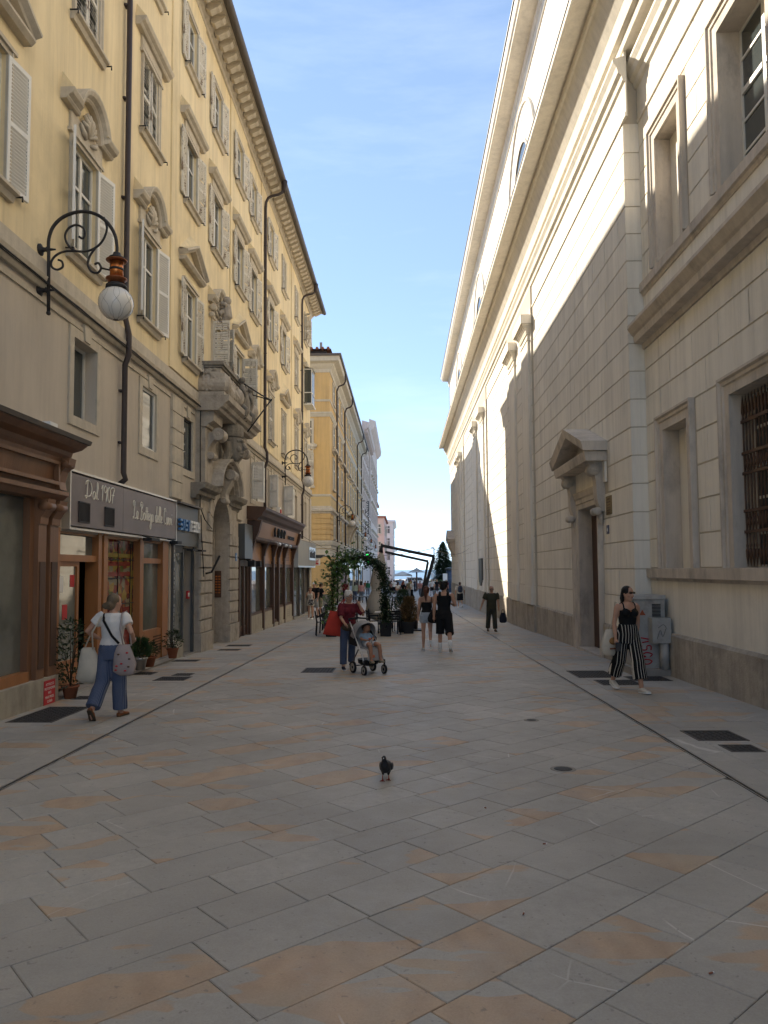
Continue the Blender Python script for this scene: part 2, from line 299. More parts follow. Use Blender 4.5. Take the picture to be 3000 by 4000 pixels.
# ================================================================ GROUND
A_ROW = radians(42.5)
def slab_material():
    m_ = bpy.data.materials.new('paving_sandstone'); m_.use_nodes = True; t = m_.node_tree; n = t.nodes; L = t.links; b = n['Principled BSDF']
    def nd(k, **kw):
        x = n.new(k)
        for a, v in kw.items(): setattr(x, a, v)
        return x
    at = nd('ShaderNodeAttribute'); at.attribute_name = 'rnd'
    geo = nd('ShaderNodeNewGeometry')
    off = nd('ShaderNodeVectorMath', operation='MULTIPLY_ADD'); off.inputs[1].default_value = (1,1,1)
    sc = nd('ShaderNodeVectorMath', operation='SCALE'); sc.inputs[0].default_value = (37.0, 91.0, 53.0); L.new(at.outputs['Fac'], sc.inputs['Scale'])
    L.new(geo.outputs['Position'], off.inputs[0]); L.new(sc.outputs[0], off.inputs[2])
    def noise(s_, d=4, r=0.55, vec=None, dist=0.0):
        x = nd('ShaderNodeTexNoise'); x.inputs['Scale'].default_value = s_; x.inputs['Detail'].default_value = d; x.inputs['Roughness'].default_value = r; x.inputs['Distortion'].default_value = dist
        L.new(vec or off.outputs[0], x.inputs['Vector']); return x.outputs['Fac']
    def mrange(src, a, b_, c=0.0, d=1.0):
        x = nd('ShaderNodeMapRange'); x.inputs[1].default_value = a; x.inputs[2].default_value = b_; x.inputs[3].default_value = c; x.inputs[4].default_value = d; L.new(src, x.inputs[0]); return x.outputs[0]
    def mixc(f, a, c):
        x = nd('ShaderNodeMix', data_type='RGBA')
        if hasattr(f, 'links'): L.new(f, x.inputs['Factor'])
        for k, v in (('A', a), ('B', c)):
            if isinstance(v, tuple): x.inputs[k].default_value = (*v, 1)
            else: L.new(v, x.inputs[k])
        return x.outputs['Result']
    def mul(a, c):
        x = nd('ShaderNodeMath', operation='MULTIPLY'); L.new(a, x.inputs[0])
        if hasattr(c, 'links'): L.new(c, x.inputs[1])
        else: x.inputs[1].default_value = c
        return x.outputs[0]
    wn = nd('ShaderNodeTexWhiteNoise', noise_dimensions='1D'); L.new(at.outputs['Fac'], wn.inputs['W'])
    tone = mrange(wn.outputs['Value'], 0, 1)
    grey = mixc(tone, (0.37,0.345,0.302), (0.45,0.422,0.372))
    mott = noise(14, 6, 0.7); grey2 = mixc(mrange(mott, 0.35, 0.7), grey, (0.385,0.357,0.312))
    wn2 = nd('ShaderNodeMath', operation='MULTIPLY'); L.new(at.outputs['Fac'], wn2.inputs[0]); wn2.inputs[1].default_value = 7.31
    wnb = nd('ShaderNodeTexWhiteNoise', noise_dimensions='1D'); L.new(wn2.outputs[0], wnb.inputs['W'])
    thr = mrange(wnb.outputs['Value'], 0, 1, -0.15, 0.12)             # some slabs are mostly rust, most have a corner of it
    rot = nd('ShaderNodeMapping'); rot.inputs['Rotation'].default_value = (0,0,-A_ROW); rot.inputs['Scale'].default_value = (0.62,1.75,1.0); L.new(off.outputs[0], rot.inputs[0])
    rn = nd('ShaderNodeMath', operation='ADD'); L.new(noise(1.25, 4, 0.45, rot.outputs[0], dist=0.3), rn.inputs[0]); L.new(thr, rn.inputs[1])
    rust = mrange(rn.outputs[0], 0.586, 0.597)
    grain = nd('ShaderNodeTexWave'); grain.inputs['Scale'].default_value = 1.3; grain.inputs['Distortion'].default_value = 9; grain.inputs['Detail'].default_value = 5; grain.inputs['Detail Scale'].default_value = 1.6; L.new(off.outputs[0], grain.inputs['Vector'])
    rc = mixc(mrange(grain.outputs['Fac'], 0, 1, 0, 0.8), (0.50,0.355,0.232), (0.43,0.305,0.205))
    rc2 = mixc(mrange(noise(3.0, 4), 0.4, 0.7), rc, (0.45,0.355,0.255))
    c1 = mixc(mul(rust, mrange(noise(2.2, 5), 0.25, 0.45, 0.45, 0.92)), grey2, rc2)
    vo = nd('ShaderNodeTexVoronoi', feature='DISTANCE_TO_EDGE'); vo.inputs['Scale'].default_value = 0.9
    wv = nd('ShaderNodeVectorMath', operation='ADD'); L.new(off.outputs[0], wv.inputs[0])
    ncol = nd('ShaderNodeTexNoise'); ncol.inputs['Scale'].default_value = 2.2; L.new(off.outputs[0], ncol.inputs['Vector'])
    ns = nd('ShaderNodeVectorMath', operation='SCALE'); ns.inputs['Scale'].default_value = 0.07; L.new(ncol.outputs['Color'], ns.inputs[0]); L.new(ns.outputs[0], wv.inputs[1]); L.new(wv.outputs[0], vo.inputs['Vector'])
    vein = mul(mrange(vo.outputs['Distance'], 0.0025, 0.006, 1, 0), mul(mrange(noise(1.1, 2), 0.52, 0.6), mrange(wn.outputs['Value'], 0.55, 0.6)))
    c2 = mixc(mul(vein, 0.55), c1, (0.72,0.69,0.64))
    spots = mul(mrange(noise(26, 3, 0.5, geo.outputs['Position']), 0.665, 0.72), 0.5)
    c3 = mixc(spots, c2, (0.17,0.16,0.15))
    gr_ = mrange(noise(95, 4, 0.75), 0.3, 0.7, 0.9, 1.09)
    gs = nd('ShaderNodeVectorMath', operation='SCALE'); L.new(c3, gs.inputs[0]); L.new(gr_, gs.inputs['Scale']); c3 = gs.outputs[0]
    wear = mrange(noise(0.55, 6, 0.6, geo.outputs['Position']), 0.35, 0.7, 0.82, 1.1)
    fin = nd('ShaderNodeVectorMath', operation='SCALE'); L.new(c3, fin.inputs[0]); L.new(wear, fin.inputs['Scale'])
    L.new(fin.outputs[0], b.inputs['Base Color'])
    L.new(mrange(noise(5, 4), 0.3, 0.7, 0.5, 0.72), b.inputs['Roughness']); b.inputs['Specular IOR Level'].default_value = 0.35
    bp = nd('ShaderNodeBump'); bp.inputs['Strength'].default_value = 0.45; bp.inputs['Distance'].default_value = 0.006
    L.new(noise(45, 6, 0.7), bp.inputs['Height']); L.new(bp.outputs[0], b.inputs['Normal'])
    return m_
M['slab'] = slab_material()
M['mortar'] = mat('mortar', (0.20,0.185,0.16), 0.95, var=0.3, scale=12)
M['far_paving'] = mat('far_paving', (0.40,0.385,0.365), 0.8, var=0.18, scale=1.5, col2=(0.22,0.17,0.13), fac2=(0.58,0.64), scale2=1.4)
M['sea'] = mat('sea', (0.05,0.10,0.15), 0.25, var=0.1, scale=0.2, bump=0.3, bscale=2)
mb = MB(); ys = [-12, 0, 20, 40, 70, 100, 150, 270]
for i in range(len(ys)-1):
    a, b_ = ys[i], ys[i+1]; dz = -0.016
    mb.quad((-160,a,gz(a)+dz), (160,a,gz(a)+dz), (160,b_,gz(b_)+dz), (-160,b_,gz(b_)+dz))
ground = mb.build('ground', M['mortar'], kind='structure')
mb = MB()
for a, b_ in ((46.5,70),(70,100),(100,150),(150,270)):
    mb.quad((-60,a,gz(a)-0.003), (60,a,gz(a)-0.003), (60,b_,gz(b_)-0.003), (-60,b_,gz(b_)-0.003))
mb.build('square', M['far_paving'], kind='structure')
MB().quad((-6000,265,-2.6),(6000,265,-2.6),(6000,8000,-2.6),(-6000,8000,-2.6)).build('sea', M['sea'], kind='structure')
# slabs: diagonal rows between the two drain channels, crosswise rows along the house fronts
def clip(poly, ax, val, keep_less):
    o = []
    for i in range(len(poly)):
        p, q = poly[i], poly[(i+1) % len(poly)]
        ip = p[ax] <= val if keep_less else p[ax] >= val; iq = q[ax] <= val if keep_less else q[ax] >= val
        if ip: o.append(p)
        if ip != iq:
            t = (val-p[ax])/(q[ax]-p[ax]); o.append((p[0]+(q[0]-p[0])*t, p[1]+(q[1]-p[1])*t))
    return o
def area(p): return 0.5*abs(sum(p[i][0]*p[(i+1) % len(p)][1]-p[(i+1) % len(p)][0]*p[i][1] for i in range(len(p))))
slabs = []
rr = random.Random(11)
A45 = radians(42.5); du = (cos(A45), sin(A45)); dv = (-sin(A45), cos(A45)); G = 0.0045
v_ = -6.0
while v_ < 37.0:
    wd = rr.uniform(0.34, 0.43); u_ = -4.0+rr.uniform(0, 0.8)
    while u_ < 36:
        ln = rr.choice((0.42,0.52,0.62,0.75,0.92))*rr.uniform(0.9,1.1)
        q = [(u_+G/2, v_+G/2), (u_+ln-G/2, v_+G/2), (u_+ln-G/2, v_+wd-G/2), (u_+G/2, v_+wd-G/2)]
        P = [(a*du[0]+b_*dv[0], a*du[1]+b_*dv[1]) for a, b_ in q]
        if max(p[1] for p in P) > 1.2 and min(p[1] for p in P) < 46.5 and max(p[0] for p in P) > -3.43 and min(p[0] for p in P) < 2.85:
            P = clip(P, 0, -3.458, False)
            if len(P) > 2: P = clip(P, 0, 2.874, True)
            if len(P) > 2: P = clip(P, 1, 46.5, True)
            if len(P) > 2 and area(P) > 0.004: slabs.append(P)
        u_ += ln
    v_ += wd
def rect(x0, x1, y0, y1): slabs.append([(x0+G/2,y0+G/2),(x1-G/2,y0+G/2),(x1-G/2,y1-G/2),(x0+G/2,y1-G/2)])
for x0, x1, bx0, bx1 in ((-5.6,-3.86,-3.86,-3.517), (3.27,5.3,2.933,3.27)):
    y_ = 1.2
    while y_ < 46.5:
        ln = min(rr.uniform(0.8,1.3), 46.6-y_); rect(bx0, bx1, y_, y_+ln); y_ += ln
    y_ = 1.2
    while y_ < 46.5:
        wd = min(rr.uniform(0.33,0.46), 46.6-y_); x_ = x0-rr.uniform(0,0.5)
        while x_ < x1-0.05:
            ln = rr.uniform(0.5,1.0)
            if x1-(x_+ln) < 0.3: ln = x1-x_
            if x_+ln > x0: rect(max(x_,x0), min(x_+ln,x1), y_, y_+wd)
            x_ += ln
        y_ += wd
def slab_mesh(mb_, P, att, val):
    n_ = len(P); cx_ = sum(p[0] for p in P)/n_; cy_ = sum(p[1] for p in P)/n_; h = rr.uniform(-0.0015, 0.0015)
    tx, ty = rr.uniform(-0.0012,0.0012), rr.uniform(-0.0012,0.0012)
    def ins(p, d):
        v = Vector((cx_-p[0], cy_-p[1])); l = v.length; v = v/l*min(d, l*0.4); return p[0]+v.x, p[1]+v.y
    top = [ins(p, 0.006) for p in P]
    Z = lambda p: gz(p[1])+h+(p[0]-cx_)*tx+(p[1]-cy_)*ty
    vv = [(p[0],p[1],Z(p)) for p in top]+[(p[0],p[1],Z(p)-0.0035) for p in P]+[(p[0],p[1],gz(p[1])-0.02) for p in P]
    ff = [tuple(range(n_))]
    for k in (0, n_):
        ff += [(k+i, k+n_+i, k+n_+(i+1) % n_, k+(i+1) % n_) for i in range(n_)]
    mb_.add(vv, ff); att += [val]*len(ff)
def score(P):
    cy_ = sum(p[1] for p in P)/len(P); cx_ = sum(p[0] for p in P)/len(P)
    if cy_ < 2.2 or abs(cx_) > 0.56*cy_+0.3: return -1
    return area(P)/cy_**3
slabs.sort(key=score, reverse=True)
root = bpy.data.objects.new('pavement', None); COL.objects.link(root); root['kind'] = 'structure'
rest, ra = MB(), []
for i, P in enumerate(slabs):
    v = rr.random()
    if i < 300:
        mb = MB(); at_ = []; slab_mesh(mb, P, at_, v); mb.att = at_; mb.build('paving_slab', M['slab'], root)
    else: slab_mesh(rest, P, ra, v)
rest.att = ra; rest.build('paving_slabs', M['slab'], root, kind='stuff')
# drain channels
for X in (-3.487, 2.903):
    o = bpy.data.objects.new('drain_channel', None); COL.objects.link(o); o['kind'] = 'structure'
    mb = MB(); ch = MB(); seg = [1.2, 20, 40, 46.5]
    for i in range(3):
        a, b_ = seg[i], seg[i+1]
        for dx in (-0.026, 0.014):
            mb.add([(X+dx,a,gz(a)+.002),(X+dx+.012,a,gz(a)+.002),(X+dx+.012,b_,gz(b_)+.002),(X+dx,b_,gz(b_)+.002)], [(0,1,2,3)])
        ch.add([(X-.014,a,gz(a)-.012),(X+.014,a,gz(a)-.012),(X+.014,b_,gz(b_)-.012),(X-.014,b_,gz(b_)-.012)], [(0,1,2,3)])
    mb.build('rail', M['alu'], o); ch.build('slot', M['dark'], o)
# iron covers let into the paving
def cover(x0, x1, y0, y1, label, pat=0):
    r = empty('manhole_cover', (0.5*(x0+x1), 0.5*(y0+y1), gz(0.5*(y0+y1))), 0, label, 'manhole cover')
    r.rotation_euler = (math.atan(-0.0176), 0, 0)
    hx, hy = 0.5*(x1-x0), 0.5*(y1-y0)
    mb = MB().box(-hx,hx,-hy,hy,-0.01,0.004); mb.build('plate', M['cast_iron'], r)
    mb = MB()
    for a, b_, c, d in ((-hx,hx,-hy-.02,-hy),(-hx,hx,hy,hy+.02),(-hx-.02,-hx,-hy-.02,hy+.02),(hx,hx+.02,-hy-.02,hy+.02)): mb.box(a,b_,c,d,-0.01,0.006)
    mb.build('rim', M['gutter'], r)
    st = MB(); k = 0
    nx, ny = max(3, int(hx*2/0.06)), max(3, int(hy*2/0.06))
    for i in range(nx):
        for j in range(ny):
            cx_, cy_ = -hx+(i+.5)*2*hx/nx, -hy+(j+.5)*2*hy/ny
            if (i+j) % 2: st.box(cx_-.022,cx_+.022,cy_-.008,cy_+.008,0.004,0.008)
            else: st.box(cx_-.008,cx_+.008,cy_-.022,cy_+.022,0.004,0.008)
    st.build('tread', M['cast_iron'], r, kind='stuff')
for c in ((-5.08,-4.52,9.5,10.66,'largest rusty iron grate at the foot of the brown wooden shop front'),
          (-5.1,-4.75,11.4,11.68,'small iron cover beside the butcher shop door, behind the walking woman'),
          (-5.25,-4.92,14.43,14.82,'iron cover close to the butcher shop step, nearest the potted plants'),
          (-4.56,-4.02,13.55,14.08,'wide black iron cover on the left pavement in front of the butcher shop'),
          (-4.44,-4.12,14.28,14.6,'small iron cover just behind the wide black cover on the left pavement'),
          (-5.25,-4.72,16.87,17.2,'iron cover in front of the dark electronics shop entrance'),
          (-4.9,-4.37,19.6,19.95,'iron cover on the left pavement in front of the arched portal, nearer one'),
          (-5.0,-4.36,20.9,21.35,'iron cover on the left pavement in front of the arched portal, farther one'),
          (3.2,3.9,13.76,14.8,'large iron cover on the right pavement between church door and utility cabinet'),
          (3.38,4.02,12.79,13.41,'iron cover under the feet of the woman in striped trousers'),
          (4.05,4.7,13.3,13.9,'iron cover at the wall in front of the utility cabinet'),
          (3.24,3.76,8.37,8.88,'larger of the two iron covers nearest the right edge'),
          (3.36,3.67,7.82,8.12,'smaller of the two iron covers nearest the right edge'),
          (-2.01,-1.42,14.68,15.47,'iron cover in the middle of the lane left of the stroller')):
    cover(*c)
for x_, y_, r_, lb in ((1.48,7.11,0.085,'small round iron lid in the paving, the nearer of two'),(1.61,9.59,0.06,'small round iron lid in the paving, the farther of two')):
    o = empty('round_lid', (x_,y_,gz(y_)), 0, lb, 'lid'); o.rotation_euler = (math.atan(-0.0176),0,0)
    MB().lathe([(r_,-.01),(r_,.004),(r_*.8,.007),(r_*.2,.005)], n=20).build('lid', M['cast_iron'], o)
    MB().lathe([(r_+.035,-.01),(r_+.035,.002),(r_+.002,.003)], n=20).build('collar', M['concrete'], o)
# cigarette ends and crumbs on the slabs
for i, (x_, y_, a, lb) in enumerate(((1.36,3.46,0.4,'orange cigarette end lying near the bottom right corner'),(0.62,4.05,1.2,'pale cigarette end on a grey slab, centre right'),(0.93,5.1,0.2,'pale cigarette end right of the pigeon, nearer one'),(0.62,5.9,2.0,'orange cigarette end right of the pigeon, farther one'))):
    o = empty('cigarette_end', (x_,y_,gz(y_)+.006), a, lb, 'cigarette end')
    MB().tube([(-.014,0,0),(.006,0,0)], .004, 6).build('filter', M['terracotta'], o)
    MB().tube([(.006,0,0),(.013,0,0)], .0038, 6).build('paper', M['white'], o)
# ================================================================ YELLOW PALAZZO (left)
LX = -5.4
pal = wroot('palazzo', (LX, 21, gz(21)), 'long yellow palazzo with white shutters, stone portal and bracketed eaves on the left', 'building')
def wall_holes(mb_, X, y0, y1, z0, z1, holes, depth, sgn):
    yy = sorted({y0, y1}|{min(max(h[k], y0), y1) for h in holes for k in (0,1)}); zz = sorted({z0, z1}|{min(max(h[k], z0), z1) for h in holes for k in (2,3)})
    for i in range(len(yy)-1):
        for j in range(len(zz)-1):
            cy_, cz_ = 0.5*(yy[i]+yy[i+1]), 0.5*(zz[j]+zz[j+1])
            if any(h[0] < cy_ < h[1] and h[2] < cz_ < h[3] for h in holes): continue
            mb_.quad((X,yy[i],zz[j]),(X,yy[i+1],zz[j]),(X,yy[i+1],zz[j+1]),(X,yy[i],zz[j+1]))
    for h in holes:
        d = X-sgn*(h[4] if len(h) > 4 else depth)
        a, b_, c, e = h[:4]
        mb_.quad((X,a,c),(d,a,c),(d,a,e),(X,a,e)); mb_.quad((X,b_,c),(d,b_,c),(d,b_,e),(X,b_,e))
        mb_.quad((X,a,e),(d,a,e),(d,b_,e),(X,b_,e)); mb_.quad((X,a,c),(d,a,c),(d,b_,c),(X,b_,c))
BAY = [9.2,12.2,15.4,18.35,21.15,23.96,26.5,29.9,33.35,37.1,40.9]        # window axes along the street
W1 = 0.475
holes = []
for c in BAY:
    z0_ = 6.98
    holes += [(c-W1,c+W1,6.98,8.87,0.32),(c-W1,c+W1,10.98,12.68,0.3),(c-W1+.03,c+W1-.03,14.5,16.0,0.28)]
mb = MB(); wall_holes(mb, LX, -10, 43.1, 6.2, 17.2, holes, 0.3, 1)
mb.quad((LX,43.1,-2),(-15,43.1,-2),(-15,43.1,17.2),(LX,43.1,17.2)); mb.quad((LX,-10,-2),(-15,-10,-2),(-15,-10,17.2),(LX,-10,17.2))
mb.quad((-15,-10,-2),(-15,43.1,-2),(-15,43.1,17.2),(-15,-10,17.2))
mb.build('upper_wall', M['yellow'], pal)
mb = MB()
for a, b_ in ((16.82,19.72),(22.75,25.2),(27.9,31.9),(35.6,38.6)):                       # shallow raised bays, 4 cm proud, with the openings left free
    hh = [h for h in holes if a < 0.5*(h[0]+h[1]) < b_]
    wall_holes(mb, LX+0.04, a, b_, 6.5, 16.84, [(h[0]-.001,h[1]+.001,h[2],h[3],.041) for h in hh], 0.041, 1)
    for y_ in (a, b_): mb.quad((LX,y_,6.5),(LX+.04,y_,6.5),(LX+.04,y_,16.84),(LX,y_,16.84))
mb.build('raised_bay', M['yellow'], pal)
# lower wall with mezzanine windows and shop openings
MEZ = [(11.88,12.8,4.31,5.62),(15.08,15.97,4.33,5.61),(17.9,18.78,4.27,5.56),(26.2,27.2,4.3,5.6),(29.75,30.6,4.28,5.6),(33.35,34.35,4.22,5.55),(36.75,37.6,4.16,5.5),(40.35,41.25,4.16,5.5)]
SHOPH = [(5.0,10.6,0.2,2.85,0.5),(11.5,17.05,-0.2,2.4,0.7),(17.25,19.0,-0.42,2.3,0.9),(24.15,25.5,-0.5,2.2,0.5),(25.95,35.7,-0.6,2.75,0.6),(36.2,42.6,-0.8,1.95,1.0)]
PORT = (20.2,22.3,-0.6,3.9,0.6)
mb = MB(); wall_holes(mb, LX, -10, 43.1, -2, 6.2, [h+(0.3,) for h in MEZ]+SHOPH+[PORT], 0.3, 1)
mb.build('lower_wall', M['beige'], pal)
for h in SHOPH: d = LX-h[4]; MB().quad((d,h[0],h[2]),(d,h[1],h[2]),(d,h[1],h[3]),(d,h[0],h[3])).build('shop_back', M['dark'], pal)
# string course with cables, eaves
prof = [(0,5.98),(.05,5.98),(.07,6.05),(.13,6.08),(.15,6.14),(.10,6.17),(.10,6.40),(0,6.42)]
for a, b_ in ((-10,19.0),(23.5,43.15)): MB().prism([(LX+o,z) for o, z in prof], 1, a, b_).build('string_course', M['stone'], pal)
for a, b_ in ((-10,19.0),(23.5,43.15)): MB().box(LX,LX+.03,a,b_,5.80,5.86).build('fascia_line', M['stone'], pal)
mb = MB()
for k in range(3):
    pts = []; y_ = 4.0
    while y_ < 19.2: pts.append((LX+.16+.012*(k % 2), y_, 6.045-.018*k+random.uniform(-.012,.012))); y_ += .6
    mb.tube(pts, .009, 5)
pts = [(LX+.16, 23.6+.8*i, 6.04+random.uniform(-.012,.012)) for i in range(25)]; mb.tube(pts, .012, 5)
mb.build('cable', M['black'], pal)
mb = MB().prism([(LX,16.84),(LX+.06,16.84),(LX+.08,16.93),(LX+.16,16.97),(LX+.2,17.12),(-4.66,17.12),(-4.66,17.22),(LX,17.22)], 1, -10, 43.75)
mb.build('eaves', M['stone'], pal)
md = MB().prism([(LX+.19,17.12),(LX+.19,16.95),(LX+.3,16.9),(LX+.45,16.98),(LX+.52,17.0),(LX+.58,17.06),(LX+.58,17.12)], 1, -0.11, 0.11)
md.box(LX+.2,LX+.62,-.14,.14,17.075,17.119)
me_ = md.mesh('modillion', M['stone'])
y_ = 8.3
while y_ < 43.6: inst('modillion', me_, pal, (0,y_,0)); y_ += 0.475
mb = MB().tube([(-4.60,-10,17.16),(-4.60,43.75,17.16)], .105, 10); mb.box(-4.72,-4.66,-10,43.75,17.1,17.3)
mb.build('gutter', M['gutter'], pal)
mb = MB().quad((-4.62,-10,17.28),(-4.62,43.8,17.28),(-10.2,43.8,19.3),(-10.2,-10,19.3)); mb.quad((-10.2,-10,19.3),(-10.2,43.8,19.3),(-15.6,43.8,17.28),(-15.6,-10,17.28))
mb.add([(-4.62,43.8,17.26),(-10.2,43.8,19.28),(-15.6,43.8,17.26)], [(0,1,2)]); mb.build('roof', M['tile'], pal)
# downpipes
def pipe(pts, rings_, parent, X=None):
    o = MB().tube(pts, .055, 10)
    for z in rings_: o.tube([(pts[-1][0], pts[-1][1], z-.02),(pts[-1][0], pts[-1][1], z+.02)], .064, 10); o.box(LX, pts[-1][0], pts[-1][1]-.01, pts[-1][1]+.01, z-.012, z+.012)
    return o.build('downpipe', M['pipe'], parent)
pipe([(LX+.1,13.9,17.0),(LX+.1,13.9,6.6),(LX+.17,13.9,6.3),(LX+.17,13.9,5.9),(LX+.1,13.9,5.7),(LX+.1,13.9,3.62),(LX+.14,13.9,3.5),(LX+.02,13.9,3.4)], (15.1,12.9,11.0,9.0,7.1,5.2,4.2), pal)
def elbow(y_): return [(-4.62,y_,17.1),(-4.62,y_,16.72),(-4.66,y_,16.62),(-4.8,y_,16.55),(-5.05,y_,16.5),(-5.2,y_,16.42),(-5.28,y_,16.25),(-5.3,y_,16.0)]
pipe(elbow(28.35)+[(LX+.1,28.35,6.5),(LX+.18,28.35,6.3),(LX+.18,28.35,5.95),(LX+.1,28.35,5.7),(LX+.1,28.35,4.0)], (14.5,12.4,10.2,8.2,5.2), pal)
pipe(elbow(38.95)+[(LX+.1,38.95,6.5),(LX+.18,38.95,6.3),(LX+.18,38.95,5.95),(LX+.1,38.95,5.7),(LX+.1,38.95,3.4)], (14.5,12.4,10.2,8.2,5.2), pal)
for y_ in (28.35,38.95): MB().lathe([(.03,16.6),(.08,16.75),(.12,17.0),(.12,17.1)], (-4.56,y_,0), 8).build('hopper', M['pipe'], pal)
# ---- shutters (leaf hinged at y=0, reaching to +y; x is its thickness)
def leaf(w_, h_, mt, pitch, key):
    fr = MB(); t = .04; s_ = .055
    fr.box(0,t,0,s_,0,h_); fr.box(0,t,w_-s_,w_,0,h_)
    for z in (0, h_*.48, h_-.07): fr.box(0,t,s_,w_-s_,z,z+.07)
    sl_ = MB()
    for a, b_ in ((.07,h_*.48),(h_*.48+.07,h_-.07)):
        n_ = int((b_-a)/pitch)
        for i in range(n_):
            z = a+(i+.5)*(b_-a)/n_; k = pitch*.42
            if key == 'old' and random.random() < .06: continue
            j = random.uniform(-.012,.012) if key == 'old' else 0
            sl_.add([(.004,s_,z+k+j),(.036,s_,z-k+j),(.036,w_-s_,z-k-j),(.004,w_-s_,z+k-j),(.004,s_,z+k+.009+j),(.036,s_,z-k+.009+j),(.036,w_-s_,z-k+.009-j),(.004,w_-s_,z+k+.009-j)],
                    [(0,3,2,1),(4,5,6,7),(0,1,5,4),(1,2,6,5),(2,3,7,6),(3,0,4,7)])
    return fr.mesh('shutter', mt), sl_.mesh('slats', mt)
LEAF = {}
def get_leaf(w_, h_, kind):
    k = (round(w_,2), round(h_,2), kind)
    if k not in LEAF: LEAF[k] = leaf(w_, h_, M['shut_white'] if kind == 'white' else M['shut_old'], .05 if kind == 'white' else .062, kind)
    return LEAF[k]
def put_leaf(win, yh, side, z0_, w_, h_, kind, ang, X):
    """side -1: hinged on the near jamb, +1: on the far jamb; ang 0 = closed, 180 = folded back on the wall"""
    fm, sm_ = get_leaf(w_, h_, kind); a = radians(ang)
    for nm, me__ in (('shutter', fm), ('slats', sm_)):
        o = inst(nm, me__, win, (X, yh, z0_), (0,0, -a if side < 0 else a), (1, 1 if side < 0 else -1, 1))
        if nm == 'slats': o['kind'] = 'stuff'
HOODP = [(0,0),(.10,0),(.13,.03),(.13,.05),(.20,.09),(.23,.15),(.23,.18),(0,.18)]
def hood(win, c, z, kind, X, row, hw=.93):
    st_ = MB()
    if kind == 'arch':
        arc = [(c-.43*cos(pi*i/12), z+.43*sin(pi*i/12)*1.08) for i in range(13)]
        st_.sweep([(c-hw,z)]+arc+[(c+hw,z)], HOODP, X, 1)
        sh = MB()
        for i in range(7):
            a = pi*(i+.5)/7; sh.tube([(X+.06,c,z-.12),(X+.11,c+.17*cos(a),z-.06+.2*sin(a)),(X+.08,c+.29*cos(a),z-.06+.33*sin(a))], [.02,.045,.03], 6)
        for k in (-1,1): sh.tube([(X+.06,c+k*.1,z-.2),(X+.09,c+k*.22,z-.17),(X+.07,c+k*.33,z-.05)], [.03,.045,.02], 6)
        sh.build('shell_ornament', M['stone'], win)
        wdg = ((c-hw,c-.47),(c+.47,c+hw))
    elif kind == 'tri':
        st_.sweep([(c-hw,z),(c+hw,z)], [(0,0),(.12,0),(.18,.06),(.18,.10),(0,.10)], X, 1)
        st_.sweep([(c-hw-.02,z+.10),(c,z+.58),(c+hw+.02,z+.10)], [(0,0),(.14,0),(.16,.03),(.24,.08),(.24,.13),(0,.13)], X, 1)
        wdg = ()
    else:
        st_.sweep([(c-hw,z),(c+hw,z)], HOODP, X, 1); wdg = ((c-hw,c+hw),)
    if kind != 'tri': st_.box(X,X+.045,c-.62,c+.62,z-.30,z)
    st_.box(X,X+.07,c-.66,c+.66,z-.36,z-.30)
    st_.build('hood', M['stone'], win)
    for a, b_ in wdg:
        p0, p1 = z+.18, z+.48
        MB().add([(X,a,p0),(X+.22,a,p0),(X+.22,b_,p0),(X,b_,p0),(X,a+.06,p1),(X,b_-.06,p1)], [(0,1,2,3),(1,2,5,4),(0,1,4),(2,3,5),(0,3,5,4)]).build('hood_flashing', M['yellow'], win)
    if kind == 'tri':
        MB().add([(X,c-hw,z+.3),(X+.22,c-hw,z+.25),(X+.22,c,z+.72),(X,c,z+1.0),(X+.22,c+hw,z+.25),(X,c+hw,z+.3)], [(0,1,2,3),(3,2,4,5)]).build('hood_flashing', M['yellow'], win)
